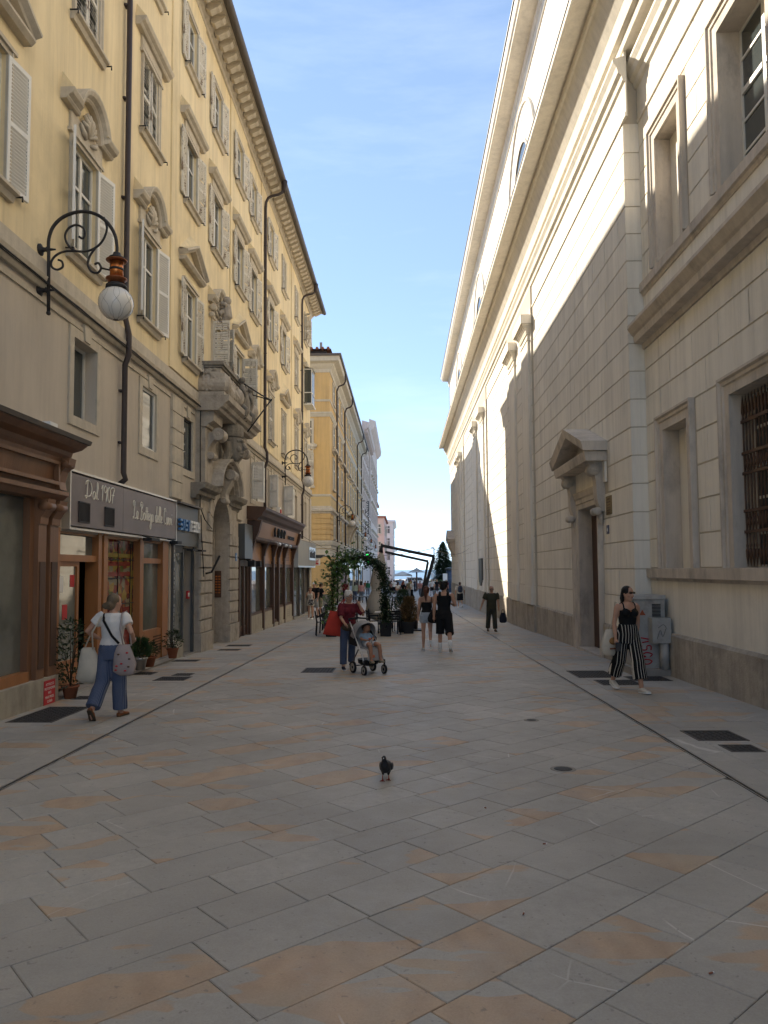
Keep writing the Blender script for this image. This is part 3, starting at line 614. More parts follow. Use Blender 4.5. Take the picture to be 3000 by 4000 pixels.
def window(c, z0_, z1_, hd=None, hz=0, shut='old', near=170, far=168, X=LX, hw=W1, row=1, glaz='white', root_=None, inset=.09, sill=True, arch_w=.11):
    fr = MB(); xi = X-inset; t = .055
    for a, b_, lo, hi in ((c-hw,c-hw+t,z0_,z1_),(c+hw-t,c+hw,z0_,z1_),(c-hw+t,c+hw-t,z0_,z0_+t),(c-hw+t,c+hw-t,z1_-t,z1_),(c-.04,c+.04,z0_+t,z1_-t)): fr.box(xi-.03,xi+.03,a,b_,lo,hi)
    zt = z0_+(z1_-z0_)*.66
    for a, b_ in ((c-hw+t,c-.04),(c+.04,c+hw-t)): fr.box(xi-.02,xi+.024,a,b_,zt-.025,zt+.025)
    win = fr.build('window', M['frame_white'], root_ or pal)
    for a, b_ in ((c-hw+t,c-.04),(c+.04,c+hw-t)):
        MB().box(xi-.012,xi,a,b_,z0_+t,z1_-t).build('pane', M['glass'], win)
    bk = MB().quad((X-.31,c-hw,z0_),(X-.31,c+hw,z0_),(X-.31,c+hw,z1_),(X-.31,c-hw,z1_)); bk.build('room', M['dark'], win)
    if arch_w:
        fx = MB().sweep([(c-hw,z0_),(c-hw,z1_),(c+hw,z1_),(c+hw,z0_)], [(0,0),(.035,0),(.035,arch_w*.6),(.055,arch_w*.7),(.055,arch_w),(0,arch_w)], X, 1); fx.build('architrave', M['stone'], win)
    if sill:
        MB().prism([(X,z0_-.14),(X+.06,z0_-.14),(X+.09,z0_-.06),(X+.15,z0_-.04),(X+.15,z0_+.005),(X,z0_+.01)], 1, c-hw-.17, c+hw+.17).build('sill', M['stone'], win)
        for k in (-1,1): MB().tube([(X+.02,c+k*(hw+.22),z0_-.03),(X+.16,c+k*(hw+.22),z0_-.03),(X+.16,c+k*(hw+.22),z0_-.10)], .014, 5).build('hook', M['iron'], win)
    if shut:
        lw = hw
        if near is not None: put_leaf(win, c-hw, -1, z0_+.01, lw, z1_-z0_-.02, shut, near, X+.05 if near > 20 else X-.05)
        if far is not None: put_leaf(win, c+hw, 1, z0_+.01, lw, z1_-z0_-.02, shut, far, X+.05 if far > 20 else X-.05)
    if hd: hood(win, c, hz, hd, X, row)
    return win
R1 = [('tri','white',153,172),('arch','white',154,166),('arch','white',158,166),('tri','old',172,172),None,('tri','old',174,95),('arch','old',8,6),('arch','old',4,3),('tri','old',3,5),('arch','old',4,3),('arch','old',6,140)]
R2 = [('flat','old',2,2),('flat','old',3,4),('flat','old',2,6),('flat','old',176,168),('flat','old',177,166),('flat','old',175,167),('flat','old',176,169),('flat','old',177,167),('flat','old',177,166),('flat','old',4,3),('flat',None,0,0)]
R3 = [('old',3,3),('old',4,3),('old',5,3),('old',176,168),('old',176,168),('old',175,166),('old',177,168),('old',176,167),('old',3,4),('old',4,2),('old',120,150)]
BX = {3:.04,5:.04,7:.04,9:.04}
for i, c in enumerate(BAY):
    X = LX+BX.get(i, 0)
    if R1[i]: window(c, 6.98, 8.87, R1[i][0], 9.3, R1[i][1], R1[i][2], R1[i][3], X)
    window(c, 10.98, 12.68, R2[i][0], 12.98, R2[i][1], R2[i][2], R2[i][3], X)
    wn_ = window(c, 14.5, 16.0, None, 0, R3[i][0], R3[i][1], R3[i][2], X, hw=W1-.03)
    if 3 <= i <= 7:
        g = MB()
        for k in range(9): y_ = c-.4+.1*k; g.tube([(X+.03,y_,14.52),(X+.05,y_+.03,14.62),(X+.03,y_,14.74)], .012, 5)
        g.tube([(X+.03,c-.43,14.75),(X+.03,c+.43,14.75)], .014, 5); g.build('grille', M['shut_old'], wn_)
# glazed box window at the far end of the second row
c = BAY[10]; mb = MB()
for y_ in (c-.62,c,c+.62): mb.box(LX+.42,LX+.46,y_-.025,y_+.025,10.9,12.85)
for y_ in (c-.62,c+.62): mb.box(LX,LX+.04,y_-.025,y_+.025,10.9,12.85)
for z in (10.9,11.5,12.8): mb.box(LX,LX+.46,c-.64,c-.6,z,z+.05); mb.box(LX,LX+.46,c+.6,c+.64,z,z+.05); mb.box(LX+.42,LX+.46,c-.6,c+.6,z,z+.05)
mb.box(LX,LX+.5,c-.68,c+.68,10.82,10.9); mb.add([(LX,c-.68,13.0),(LX+.52,c-.68,12.86),(LX+.52,c+.68,12.86),(LX,c+.68,13.0)], [(0,1,2,3)])
bw = mb.build('glazed_bay', M['frame_white'], pal)
for a in ((LX+.43,LX+.44,c-.6,c-.03),(LX+.43,LX+.44,c+.03,c+.6)): MB().box(*a,10.95,12.8).build('pane', M['glass'], bw)
for y_ in (c-.62,c+.62): MB().box(LX+.04,LX+.42,y_-.005,y_+.005,10.95,12.8).build('pane', M['glass'], bw)
# mezzanine windows
def mezz(h, kind, sh=None):
    a, b_, z0_, z1_ = h; c = .5*(a+b_); hw = .5*(b_-a)
    wn_ = MB().sweep([(a,z0_),(a,z1_),(b_,z1_),(b_,z0_)], [(0,0),(.03,0),(.03,.16),(0,.16)], LX, 1, closed=True).build('mezzanine_window', M['stone'], pal)
    ks = MB().prism([(c-.11,z1_+.03),(c+.11,z1_+.03),(c+.15,z1_+.3),(c-.15,z1_+.3)], 0, LX, LX+.06); ks.build('keystone', M['stone'], wn_)
    xi = LX-(.22 if kind in ('deep','plain') else .05)
    if kind == 'plain':
        MB().box(xi-.02,xi,a,b_,z0_,z1_).build('blind_panel', M['beige'], wn_); return wn_
    fr = MB(); t = .05; mtf = M['frame_white'] if kind != 'dark' else M['iron']
    for p in ((a,a+t,z0_,z1_),(b_-t,b_,z0_,z1_),(a+t,b_-t,z0_,z0_+t),(a+t,b_-t,z1_-t,z1_)): fr.box(xi-.02,xi+.03,*p)
    fr.build('frame', mtf, wn_); MB().box(xi-.01,xi,a+t,b_-t,z0_+t,z1_-t).build('pane', M['glass'], wn_)
    if sh:
        for sd, ang in sh: put_leaf(wn_, a if sd < 0 else b_, sd, z0_, hw, z1_-z0_, 'white', ang, LX+.05)
mezz(MEZ[0],'deep'); mezz(MEZ[1],'white'); mezz(MEZ[2],'dark'); mezz(MEZ[3],'white',((-1,112),(1,160))); mezz(MEZ[4],'dark',((-1,120),)); mezz(MEZ[5],'white',((-1,118),(1,150))); mezz(MEZ[6],'plain'); mezz(MEZ[7],'plain')
# quoin strips
def quoins(y0, y1, z0_, z1_, n_, X=LX, root_=pal, out=.07, mt='stone'):
    h = (z1_-z0_)/n_
    b0 = MB().box(X,X+out,y0+.008,y1-.008,.012,h-.012); b0.box(X,X+out*.55,y0+.02,y1-.02,-.012,.012)
    me__ = b0.mesh('quoin_block', M[mt])
    for i in range(n_): inst('quoin_block', me__, root_, (0,0,z0_+i*h))
quoins(16.97,17.85,3.46,5.9,6); quoins(42.45,43.1,-0.7,5.9,16); quoins(23.75,24.5,3.4,5.9,6)
for y_ in (18.9,25.2,31.6,35.2): MB().box(LX+.001,LX+.012,y_-.28,y_+.28,6.6,6.68).build('vent_slot', M['dark'], pal)
# ================================================================ PORTAL AND BALCONY (parts of the palazzo)
PX = LX+.15; PA, PB, PC, SPR, RAD = 20.23, 22.29, 21.26, 2.84, 1.03
po = MB()
for a, b_ in ((19.1,PA),(PB,23.44)): po.box(LX,PX-.03,a+.02,b_-.02,-.7,3.75)
n_ = 16
for i in range(n_):                                                     # spandrel wall above the arch
    a0, a1 = pi*i/n_, pi*(i+1)/n_
    p0, p1 = (PC-RAD*cos(a0), SPR+RAD*sin(a0)), (PC-RAD*cos(a1), SPR+RAD*sin(a1))
    po.quad((PX-.03,p0[0],p0[1]),(PX-.03,p1[0],p1[1]),(PX-.03,p1[0],4.3),(PX-.03,p0[0],4.3))
    po.quad((PX-.03,p0[0],p0[1]),(PX-.03,p1[0],p1[1]),(LX-.6,p1[0],p1[1]),(LX-.6,p0[0],p0[1]))
for y_, s_ in ((PA,-1),(PB,1)): po.quad((PX-.03,y_,-.7),(LX-.6,y_,-.7),(LX-.6,y_,SPR),(PX-.03,y_,SPR))
po.box(LX,PX-.03,19.1,23.44,4.0,6.0)
portal = po.build('portal', M['stone2'], pal)
for a, b_ in ((19.08,PA),(PB,23.46)):
    MB().box(LX,PX+.06,a-.03,b_+.015,-.7,.14).build('plinth_block', M['stone2'], portal)
    h = (SPR-.14)/8
    for i in range(8):
        z = .14+i*h; k = .015
        MB().add([(PX-.03,a,z+.01),(PX+.03,a+k,z+.025),(PX+.03,b_-k,z+.025),(PX-.03,b_,z+.01),(PX-.03,a,z+h-.01),(PX+.03,a+k,z+h-.025),(PX+.03,b_-k,z+h-.025),(PX-.03,b_,z+h-.01)],
                 [(0,3,2,1),(4,5,6,7),(0,1,5,4),(1,2,6,5),(2,3,7,6),(3,0,4,7)]).build('jamb_block', M['stone2'], portal)
for i in range(9):                                                      # voussoirs
    a0, a1 = pi*i/9+.012, pi*(i+1)/9-.012; r0, r1_ = RAD, RAD+.42
    vs_ = []
    for x in (PX-.03, PX+.03):
        for r_, a in ((r0,a0),(r0,.5*(a0+a1)),(r0,a1),(r1_,a1),(r1_,a0)): vs_.append((x, PC-r_*cos(a), SPR+r_*sin(a)))
    MB().add(vs_, [(0,1,2,3,4),(9,8,7,6,5)]+[(i_, i_+5, (i_+1) % 5+5, (i_+1) % 5) for i_ in range(5)]).build('voussoir', M['stone2'], portal)
dr = MB().box(LX-.6,LX-.54,PA,PB,-.6,SPR); dr.add([(LX-.56,PC,SPR)]+[(LX-.56,PC-RAD*cos(pi*i/12),SPR+RAD*sin(pi*i/12)) for i in range(13)], [(0,i+1,i+2) for i in range(12)])
dr.build('inner_wall', M['stone2'], portal)
im = MB().sweep([(PC-RAD+.16*1,-.6),(PC-RAD+.16,SPR)]+[(PC-(RAD-.16)*cos(pi*i/16),SPR+(RAD-.16)*sin(pi*i/16)) for i in range(1,16)]+[(PC+RAD-.16,SPR),(PC+RAD-.16,-.6)], [(0,0),(.08,0),(.08,.1),(0,.1)], LX-.35, 1)
im.build('inner_arch', M['stone2'], portal)
# brass bell panel on the inner jamb (far side, faces the viewer)
bp_ = MB().box(LX-.38,LX-.08,PB-.035,PB-.002,.95,1.75); bp_.build('bell_panel', M['wood_dark'], portal)
bt = MB()
for i in range(7):
    for k in range(3): bt.box(LX-.34+.09*k,LX-.28+.09*k,PB-.045,PB-.035,1.08+.08*i,1.12+.08*i)
bt.build('bell_button', M['copper'], portal)
# imposts, curved hood, pilasters up to the balcony
mb = MB()
ip = [(0,0),(.12,0),(.15,.08),(.22,.1),(.22,.2),(.36,.26),(.40,.36),(.40,.40),(0,.40)]
for a, b_ in ((18.7,20.35),(22.15,23.75)): MB().prism([(LX+o,3.62+z) for o, z in ip], 1, a, b_).build('impost', M['stone_dark'], portal)
arc = [(PC-1.18*cos(radians(a)), 3.80+.92*sin(radians(a))) for a in range(10, 171, 10)]
mb = MB().sweep(arc, [(0,0),(.28,0),(.30,.05),(.40,.07),(.42,.13),(.52,.16),(.54,.22),(.54,.25),(0,.25)], LX, 1); mb.build('curved_hood', M['stone2'], portal)
for a, b_ in ((19.25,20.1),(22.4,23.3)):
    mb = MB(); mb.box(LX,LX+.22,a,b_,4.05,5.75); mb.prism([(LX+.22,5.55),(LX+.28,5.55),(LX+.3,5.62),(LX+.45,5.7),(LX+.45,5.98),(LX,5.98),(LX,5.55)], 1, a-.05, b_+.05)
    mb.build('upper_pilaster', M['stone2'], portal)
def scroll(y0, y1, x0, z1_, h, parent, nm='scroll_console', mt='stone2'):
    """S-shaped console: big volute on top, small one below"""
    pts = []
    for i in range(15):
        t = i/14.0; pts.append((x0+.38*(1-t)**1.3+.10*sin(pi*t)*-1+.02, z1_-.12-h*t*.86))
    o = MB(); n2 = len(pts); vs_ = []
    for y_ in (y0, y1):
        for p in pts: vs_.append((p[0], y_, p[1]))
        for p in reversed(pts): vs_.append((x0-.02, y_, p[1]))
    L_ = 2*n2
    o.add(vs_, [tuple(range(L_)), tuple(range(2*L_-1, L_-1, -1))]+[(i, i+L_, (i+1) % L_+L_, (i+1) % L_) for i in range(L_)])
    o.lathe([(.02,y0-.03),(.17,y0-.03),(.17,y1+.03),(.02,y1+.03)], (x0+.30,0,z1_-.17), 18, axis=1, smooth=False)
    o.lathe([(.10,y0-.045),(.13,y0-.045),(.13,y1+.045),(.10,y1+.045)], (x0+.30,0,z1_-.17), 18, axis=1, smooth=False)
    o.lathe([(.02,y0-.05),(.06,y0-.05),(.06,y1+.05),(.02,y1+.05)], (x0+.30,0,z1_-.17), 12, axis=1)
    o.lathe([(.02,y0-.02),(.10,y0-.02),(.10,y1+.02),(.02,y1+.02)], (x0+.10,0,z1_-h+.08), 14, axis=1, smooth=False)
    return o.build(nm, M[mt], parent)
scroll(19.5,19.86,LX+.2,5.56,.82,portal); scroll(22.62,22.98,LX+.2,5.56,.82,portal)
# keystone scroll under the hood
k = MB(); k.prism([(PX,3.7),(PX+.2,3.75),(PX+.18,3.95),(PX+.3,4.2),(PX+.42,4.45),(PX+.38,4.62),(PX,4.66)], 1, PC-.2, PC+.2)
k.lathe([(.02,PC-.25),(.15,PC-.25),(.15,PC+.25),(.02,PC+.25)], (PX+.32,0,4.5), 16, axis=1); k.lathe([(.02,PC-.24),(.09,PC-.24),(.09,PC+.24),(.02,PC+.24)], (PX+.13,0,3.76), 14, axis=1)
for i in range(10): k.ball((PX+.33+.08*sin(i), PC-.2+.045*i, 4.42+.05*cos(2.1*i)), .06, 8, 6)
remesh(k, .014, 'keystone_scroll', M['stone2'], portal, 2)
# the carved head with crown and beard
h = MB(); hx, hz = LX+.44, 5.34
h.rings([(hx+.12,PC,hz-.42,.10,.12),(hx+.1,PC,hz-.34,.19,.2),(hx+.06,PC,hz-.2,.26,.25),(hx+.03,PC,hz,.30,.28),(hx,PC,hz+.2,.31,.29),(hx,PC,hz+.3,.29,.28)], 16)
h.tube([(hx+.30,PC,hz+.12),(hx+.42,PC,hz-.06),(hx+.30,PC,hz-.12)], [.05,.07,.04], 8)          # nose
for s_ in (-1,1):
    h.tube([(hx+.22,PC+s_*.2,hz+.13),(hx+.32,PC+s_*.12,hz+.17),(hx+.34,PC+s_*.03,hz+.13)], [.04,.05,.04], 7)   # brow
    h.ball((hx+.24,PC+s_*.14,hz-.1), .09, 8, 6)                                               # cheek
    h.ball((hx-.02,PC+s_*.29,hz), .07, 8, 6, (1,.6,1.4))                                      # ear
h.tube([(hx+.28,PC-.1,hz-.2),(hx+.34,PC,hz-.18),(hx+.28,PC+.1,hz-.2)], [.03,.05,.03], 7); h.tube([(hx+.26,PC-.09,hz-.28),(hx+.31,PC,hz-.29),(hx+.26,PC+.09,hz-.28)], [.03,.05,.03], 7)
h.rings([(hx-.02,PC,hz+.26,.36,.36),(hx-.02,PC,hz+.34,.38,.38),(hx-.03,PC,hz+.52,.39,.40),(hx-.03,PC,hz+.6,.36,.37)], 16)
rb = random.Random(3)
for i in range(14):
    a = rb.uniform(-1.4,1.4); x = hx-.05+.1*cos(a); y_ = PC+.34*sin(a)
    h.tube([(x,y_,hz+.1),(x-.03+rb.uniform(-.05,.05),y_*1.0+rb.uniform(-.05,.05),hz-.25),(x-.1+rb.uniform(-.05,.08),PC+(y_-PC)*1.25+rb.uniform(-.08,.08),hz-.52)], [.05,.07,.03], 7)
h.box(LX+.1,LX+.5,PC-.35,PC+.35,5.75,5.98)
remesh(h, .014, 'carved_head', M['stone_dark'], portal, 2)
# balcony
bal = MB()
pr = [(-5.4,5.95),(-4.78,5.95),(-4.74,6.02),(-4.66,6.05),(-4.62,6.14),(-4.52,6.2),(-4.50,6.34),(-5.4,6.34)]
bal.prism(pr, 1, 19.05, 23.45); bal.prism([(-5.4,6.34),(-4.66,6.34),(-4.66,6.46),(-5.4,6.46)], 1, 19.15, 23.35)
balc = bal.build('balcony', M['stone2'], pal)
def plan(o): return [(-5.4,19.32-o),(-4.80+o,19.32-o),(-4.80+o,23.18+o),(-5.4,23.18+o)]
bz = [(0.02,6.46),(.10,6.5),(.16,6.6),(.17,6.7),(.12,6.82),(.04,6.92),(0,7.0),(0,7.14)]
b2 = MB(); vs_ = []
for o_, z in bz: vs_ += [(x,y_,z) for x, y_ in plan(o_)]
for o_, z in reversed(bz): vs_ += [(x,y_,z) for x, y_ in plan(-.12)]
K = 2*len(bz); b2.add(vs_, [(4*i+j, 4*((i+1) % K)+j, 4*((i+1) % K)+j+1, 4*i+j+1) for i in range(K) for j in range(3)]+[tuple(4*i for i in range(K)), tuple(4*i+3 for i in reversed(range(K)))])
rb = random.Random(5)
def lump(x, y_, z, r_, sx=1): b2.ball((x,y_,z), r_, 7, 5, (sx, rb.uniform(.6,1.5), rb.uniform(.6,1.6)))
for i in range(420): 
    z = rb.uniform(6.5,7.1); o_ = .16-.30*abs(z-6.66) if z < 7 else .02
    lump(-4.80+o_, rb.uniform(19.55,22.95), z, rb.uniform(.016,.045))
for i in range(60): z = rb.uniform(6.5,7.1); b2.ball((rb.uniform(-5.3,-4.95), 19.32-max(.02,.16-.3*abs(z-6.66)), z), rb.uniform(.018,.045), 7, 5)
for y_ in (19.42,21.0,23.08): b2.box(-5.0,-4.66,y_-.2,y_+.2,6.5,6.98); b2.ball((-4.72,y_,6.72), .26, 12, 8, (.75,1.0,1.0))
remesh(b2, .017, 'carved_parapet', M['stone2'], balc, 1)
rl = MB(); 
for o_, z0_, z1_ in ((.05,7.14,7.2),(.10,7.2,7.3)):
    rl.box(-4.92,-4.80+o_,19.32-o_,23.18+o_,z0_,z1_); rl.box(-5.4,-4.92,19.32-o_,19.46,z0_,z1_); rl.box(-5.4,-4.92,23.04,23.18+o_,z0_,z1_)
rl.build('parapet_rail', M['stone_dark'], balc)
def putto(y_, lean):
    p = MB(); x = -4.62
    p.tube([(x,y_,6.5),(x+.02,y_+.02*lean,6.75),(x+.02,y_+.06*lean,7.0),(x,y_+.08*lean,7.12)], [.08,.12,.11,.05], 10)
    p.ball((x+.02,y_+.1*lean,7.24), .1, 10, 8); p.tube([(x,y_-.08,7.05),(x+.1,y_-.2,6.9),(x+.12,y_-.1,6.75)], [.05,.045,.03], 7); p.tube([(x,y_+.08,7.05),(x+.08,y_+.2,7.0),(x+.05,y_+.25,7.2)], [.05,.045,.03], 7)
    p.tube([(x,y_-.05,6.52),(x+.14,y_-.08,6.4),(x+.1,y_-.1,6.2)], [.08,.07,.04], 8); p.tube([(x,y_+.06,6.52),(x+.12,y_+.1,6.35),(x+.06,y_+.08,6.15)], [.08,.07,.04], 8)
    remesh(p, .015, 'putto', M['stone_dark'], balc, 3)
putto(21.15,-1); putto(22.1,1)
ct = MB().ball((-4.62,21.6,6.6), .3, 14, 10, (.45,.75,1.25)); 
for i in range(12): a = 2*pi*i/12; ct.ball((-4.6,21.6+.26*cos(a),6.6+.4*sin(a)), .07, 8, 6)
remesh(ct, .022, 'cartouche', M['stone_dark'], balc, 3)
mb = MB().tube([(-4.6,21.3,7.2),(-4.2,21.9,7.0),(-3.95,22.2,6.9)], .022, 6).tube([(-4.6,22.2,7.1),(-4.25,22.2,7.0),(-3.95,22.2,6.9)], .018, 6).tube([(-4.62,21.9,5.9),(-4.3,22.05,6.4),(-3.95,22.2,6.95)], .022, 6)
mb.build('flagpole_holder', M['iron'], balc)
# french window behind the balcony, one leaf standing open towards the viewer
fw_ = window(21.15, 6.98, 8.87, 'arch', 9.3, 'old', 93, 60, LX)
g = MB(); g.tube([(LX+.1,21.15,9.5),(LX+.3,21.15,9.4),(LX+.34,21.15,9.15),(LX+.2,21.15,8.95)], [.08,.16,.15,.06], 10); g.ball((LX+.32,21.15,9.62), .13, 10, 8)
for i in range(10): g.ball((LX+.22+.08*sin(i*2.), 21.15+.2*cos(i*1.3), 9.1+.05*i), .07, 8, 6)
remesh(g, .015, 'carved_bust', M['stone2'], fw_, 2)
for s_ in (-1,1):
    mb = MB(); mb.lathe([(.02,21.15+s_*.78-.07),(.1,21.15+s_*.78-.07),(.1,21.15+s_*.78+.07),(.02,21.15+s_*.78+.07)], (LX+.12,0,9.15), 12, axis=1); mb.lathe([(.02,21.15+s_*.78-.06),(.07,21.15+s_*.78-.06),(.07,21.15+s_*.78+.06),(.02,21.15+s_*.78+.06)], (LX+.08,0,8.95), 12, axis=1)
    mb.build('side_scroll', M['stone'], fw_)
MB().box(PX+.03,PX+.045,23.0,23.18,2.05,2.3).build('house_number', M['blue'], pal)
text('3', .16, (PX+.046,23.05,2.12), ROT_L, M['white'], pal, 'house_number_digit')
mb = MB().tube([(LX+.18,19.05,3.2),(LX+.2,19.05,2.6),(LX+.25,19.1,1.6)], .012, 5).tube([(PX+.02,18.95,5.9),(PX+.03,18.95,3.4),(PX+.06,19.3,3.1),(PX+.06,20.0,2.9)], .014, 5); mb.build('wall_cable', M['black'], pal)
MB().tube([(PX+.04,19.5,1.68),(PX+.2,19.5,1.72),(PX+.42,19.46,2.15)], .03, 6).build('flag_bracket', M['iron'], pal)
# ================================================================ CHURCH (right)
RX, RN, RY = 4.66, 4.98, 15.07
ch = wroot('church', (RX, 30, gz(30)), 'long cream church with scored block walls, paired pilasters and a deep cornice on the right', 'church')
DOOR = (17.75,19.6,-0.8,3.28)
def farX(y): 
    for a, b_ in ((25.9,31.95),(40.2,48.2),(55.5,64.1)):
        if a <= y <= b_: return RX-.08
    return RX
SEG = [RY,25.9,31.95,40.2,48.2,55.5,64.1,71.5]
mb = MB()
for i in range(len(SEG)-1):
    a, b_ = SEG[i], SEG[i+1]; X = farX(.5*(a+b_))
    if i == 0: wall_holes(mb, X, a, b_, -2, 13.2, [DOOR+(.55,)], .5, -1)
    else: mb.quad((X,a,-2),(X,b_,-2),(X,b_,13.2),(X,a,13.2))
    if i: mb.quad((RX,a,-2),(RX-.08,a,-2),(RX-.08,a,13.2),(RX,a,13.2))
mb.quad((RX,RY,-2),(RN+.4,RY,-2),(RN+.4,RY,13.2),(RX,RY,13.2)); mb.quad((RX,71.5,-2),(16,71.5,-2),(16,71.5,21),(RX,71.5,21))
wall = mb.build('wall', M['church_joint'], ch)
NW = [(12.9,14.07,1.73,4.35,.28),(9.7,11.2,1.73,4.35,.42),(12.9,14.07,7.58,10.05,.28),(9.7,11.2,7.58,10.05,.42)]
mb = MB(); wall_holes(mb, RN, -10, RY, -2, 13.2, NW, .3, -1)
mb.quad((RN,-10,-2),(16,-10,-2),(16,-10,21),(RN,-10,21)); nwall = mb.build('near_wall', M['church_joint'], ch)
# scored blocks
blocks = []
rr = random.Random(21)
def course(X, y0, y1, z0_, z1_, ph, cuts, L_=1.06, key=0):
    y_ = y0-ph*L_
    while y_ < y1:
        a, b_ = max(y_, y0), min(y_+L_*rr.uniform(.97,1.03), y1); y_ = y_+L_
        parts = [(a, b_)]
        for c in cuts:
            if c[2] < z1_-.05 and c[3] > z0_+.05:
                np_ = []
                for p, q in parts:
                    if q <= c[0] or p >= c[1]: np_.append((p, q))
                    else:
                        if p < c[0]: np_.append((p, c[0]))
                        if q > c[1]: np_.append((c[1], q))
                parts = np_
        for p, q in parts:
            if q-p > .06: blocks.append((X, p, q, z0_, z1_, key))
PIL = [26.1,29.35,41.0,45.0,56.7,59.4]
cut_far = [(17.3,20.1,-1,3.75)]+[(16.8,20.35,3.7,4.45)]+[(p-.02,p+1.47,0,11) for p in PIL]
H_ = .575
for k in range(17):
    z0_ = 1.73+H_*(k-1); z1_ = z0_+H_
    if k == 16: z1_ = 10.98
    for i in range(len(SEG)-1): course(farX(.5*(SEG[i]+SEG[i+1])), SEG[i]+(.0 if i else 0), SEG[i+1], z0_, z1_, (k % 2)*.5, cut_far)
FR = lambda c: (c[0]-.36,c[1]+.36,c[2]-.02,c[3]+.27)
cut_near = [FR(c) for c in NW]
for k in range(8): course(RN, 8.6, RY, 1.745+H_*k, min(1.745+H_*(k+1), 6.21), (k % 2)*.5+.2, cut_near, key=1)
for k in range(6): course(RN, 8.6, RY, 7.56+H_*k, 7.56+H_*(k+1), (k % 2)*.5+.2, cut_near, key=1)
def block_mesh(mb_, X, a, b_, z0_, z1_):
    o = .016; g, h = .004, .011
    mb_.add([(X,a+g,z0_+h),(X,b_-g,z0_+h),(X,b_-g,z1_-h),(X,a+g,z1_-h),(X-o,a+g+.003,z0_+h+.006),(X-o,b_-g-.003,z0_+h+.006),(X-o,b_-g-.003,z1_-h-.006),(X-o,a+g+.003,z1_-h-.006)],
            [(4,5,6,7),(0,1,5,4),(1,2,6,5),(2,3,7,6),(3,0,4,7)])
def bscore(b):
    yc = .5*(b[1]+b[2]); zc = .5*(b[3]+b[4])
    if yc < 10.1 or zc > 1.75+.76*yc: return -1
    return (b[2]-b[1])*(b[4]-b[3])/yc**3
blocks.sort(key=bscore, reverse=True)
rest = [MB(), MB()]
for i, b in enumerate(blocks):
    if i < 300: m1 = MB(); block_mesh(m1, *b[:5]); m1.build('block', M['church'], nwall if b[5] else wall)
    else: block_mesh(rest[b[5]], *b[:5])
rest[0].build('blocks', M['church'], wall, kind='stuff'); rest[1].build('blocks', M['church'], nwall, kind='stuff')
for k in range(17):                                                     # returns of the corner pier
    z0_ = 1.73+H_*(k-1); z1_ = z0_+H_ if k < 16 else 10.98
    MB().box(RX-.012,RN-.001,RY-.016,RY+.02,z0_+.011,z1_-.011).build('pier_block', M['church'], ch)
# dado and stone plinths
for i in range(len(SEG)-1):
    a, b_ = SEG[i], SEG[i+1]; X = farX(.5*(a+b_)); d = []
    rng = [(a,17.32),(20.08,b_)] if i == 0 else [(a,b_)]
    for p, q in rng:
        MB().box(X-.022,X,p,q,.46,1.15).build('dado', M['church'], ch)
        y_ = p
        while y_ < q-.01:
            e = min(y_+rr.uniform(1.7,2.6), q)
            if q-e < .5: e = q
            MB().prism([(X,-2),(X-.075,-2),(X-.075,.44),(X-.05,.49),(X,.49)], 1, y_+.004, e-.004).build('plinth_slab', M['plinth'], ch); y_ = e
y_ = -10
while y_ < RY-.4:
    e = min(y_+2.2, RY); MB().prism([(RN,-2),(RN-.08,-2),(RN-.08,.50),(RN-.05,.55),(RN,.55)], 1, y_+.004, e-.004).build('plinth_slab', M['plinth'], ch); y_ = e
MB().box(RX-.09,RN,RY-.09,RY,-2,.5).build('plinth_slab', M['plinth'], ch); MB().box(RX-.022,RN,RY-.022,RY+.01,.5,1.15).build('dado', M['church'], ch)
MB().box(RN-.012,RN,-10,RY-.02,.55,1.5).build('dado', M['church'], ch)
y_ = -10.0
while y_ < RY-.1:                                                       # sill band, in lengths of stone
    e = min(y_+1.9, RY-.02); MB().prism([(RN,1.50),(RN-.03,1.50),(RN-.035,1.55),(RN-.10,1.56),(RN-.11,1.735),(RN,1.74)], 1, y_+.003, e-.003).build('sill_stone', M['church_stone'], ch)
    MB().prism([(RN,7.30),(RN-.03,7.30),(RN-.05,7.36),(RN-.09,7.38),(RN-.09,7.55),(RN,7.56)], 1, y_+.003, e-.003).build('sill_stone', M['church_stone'], ch); y_ = e
MB().box(RN-.010,RN,-10,RY-.02,6.76,7.3).build('band', M['church'], ch)
MB().prism([(RN,6.2),(RN-.05,6.2),(RN-.07,6.3),(RN-.22,6.33),(RN-.24,6.46),(RN-.28,6.5),(RN-.36,6.62),(RN-.36,6.68),(RN,6.76)], 1, -10, RY-.02).build('string_cornice', M['church_stone'], ch)
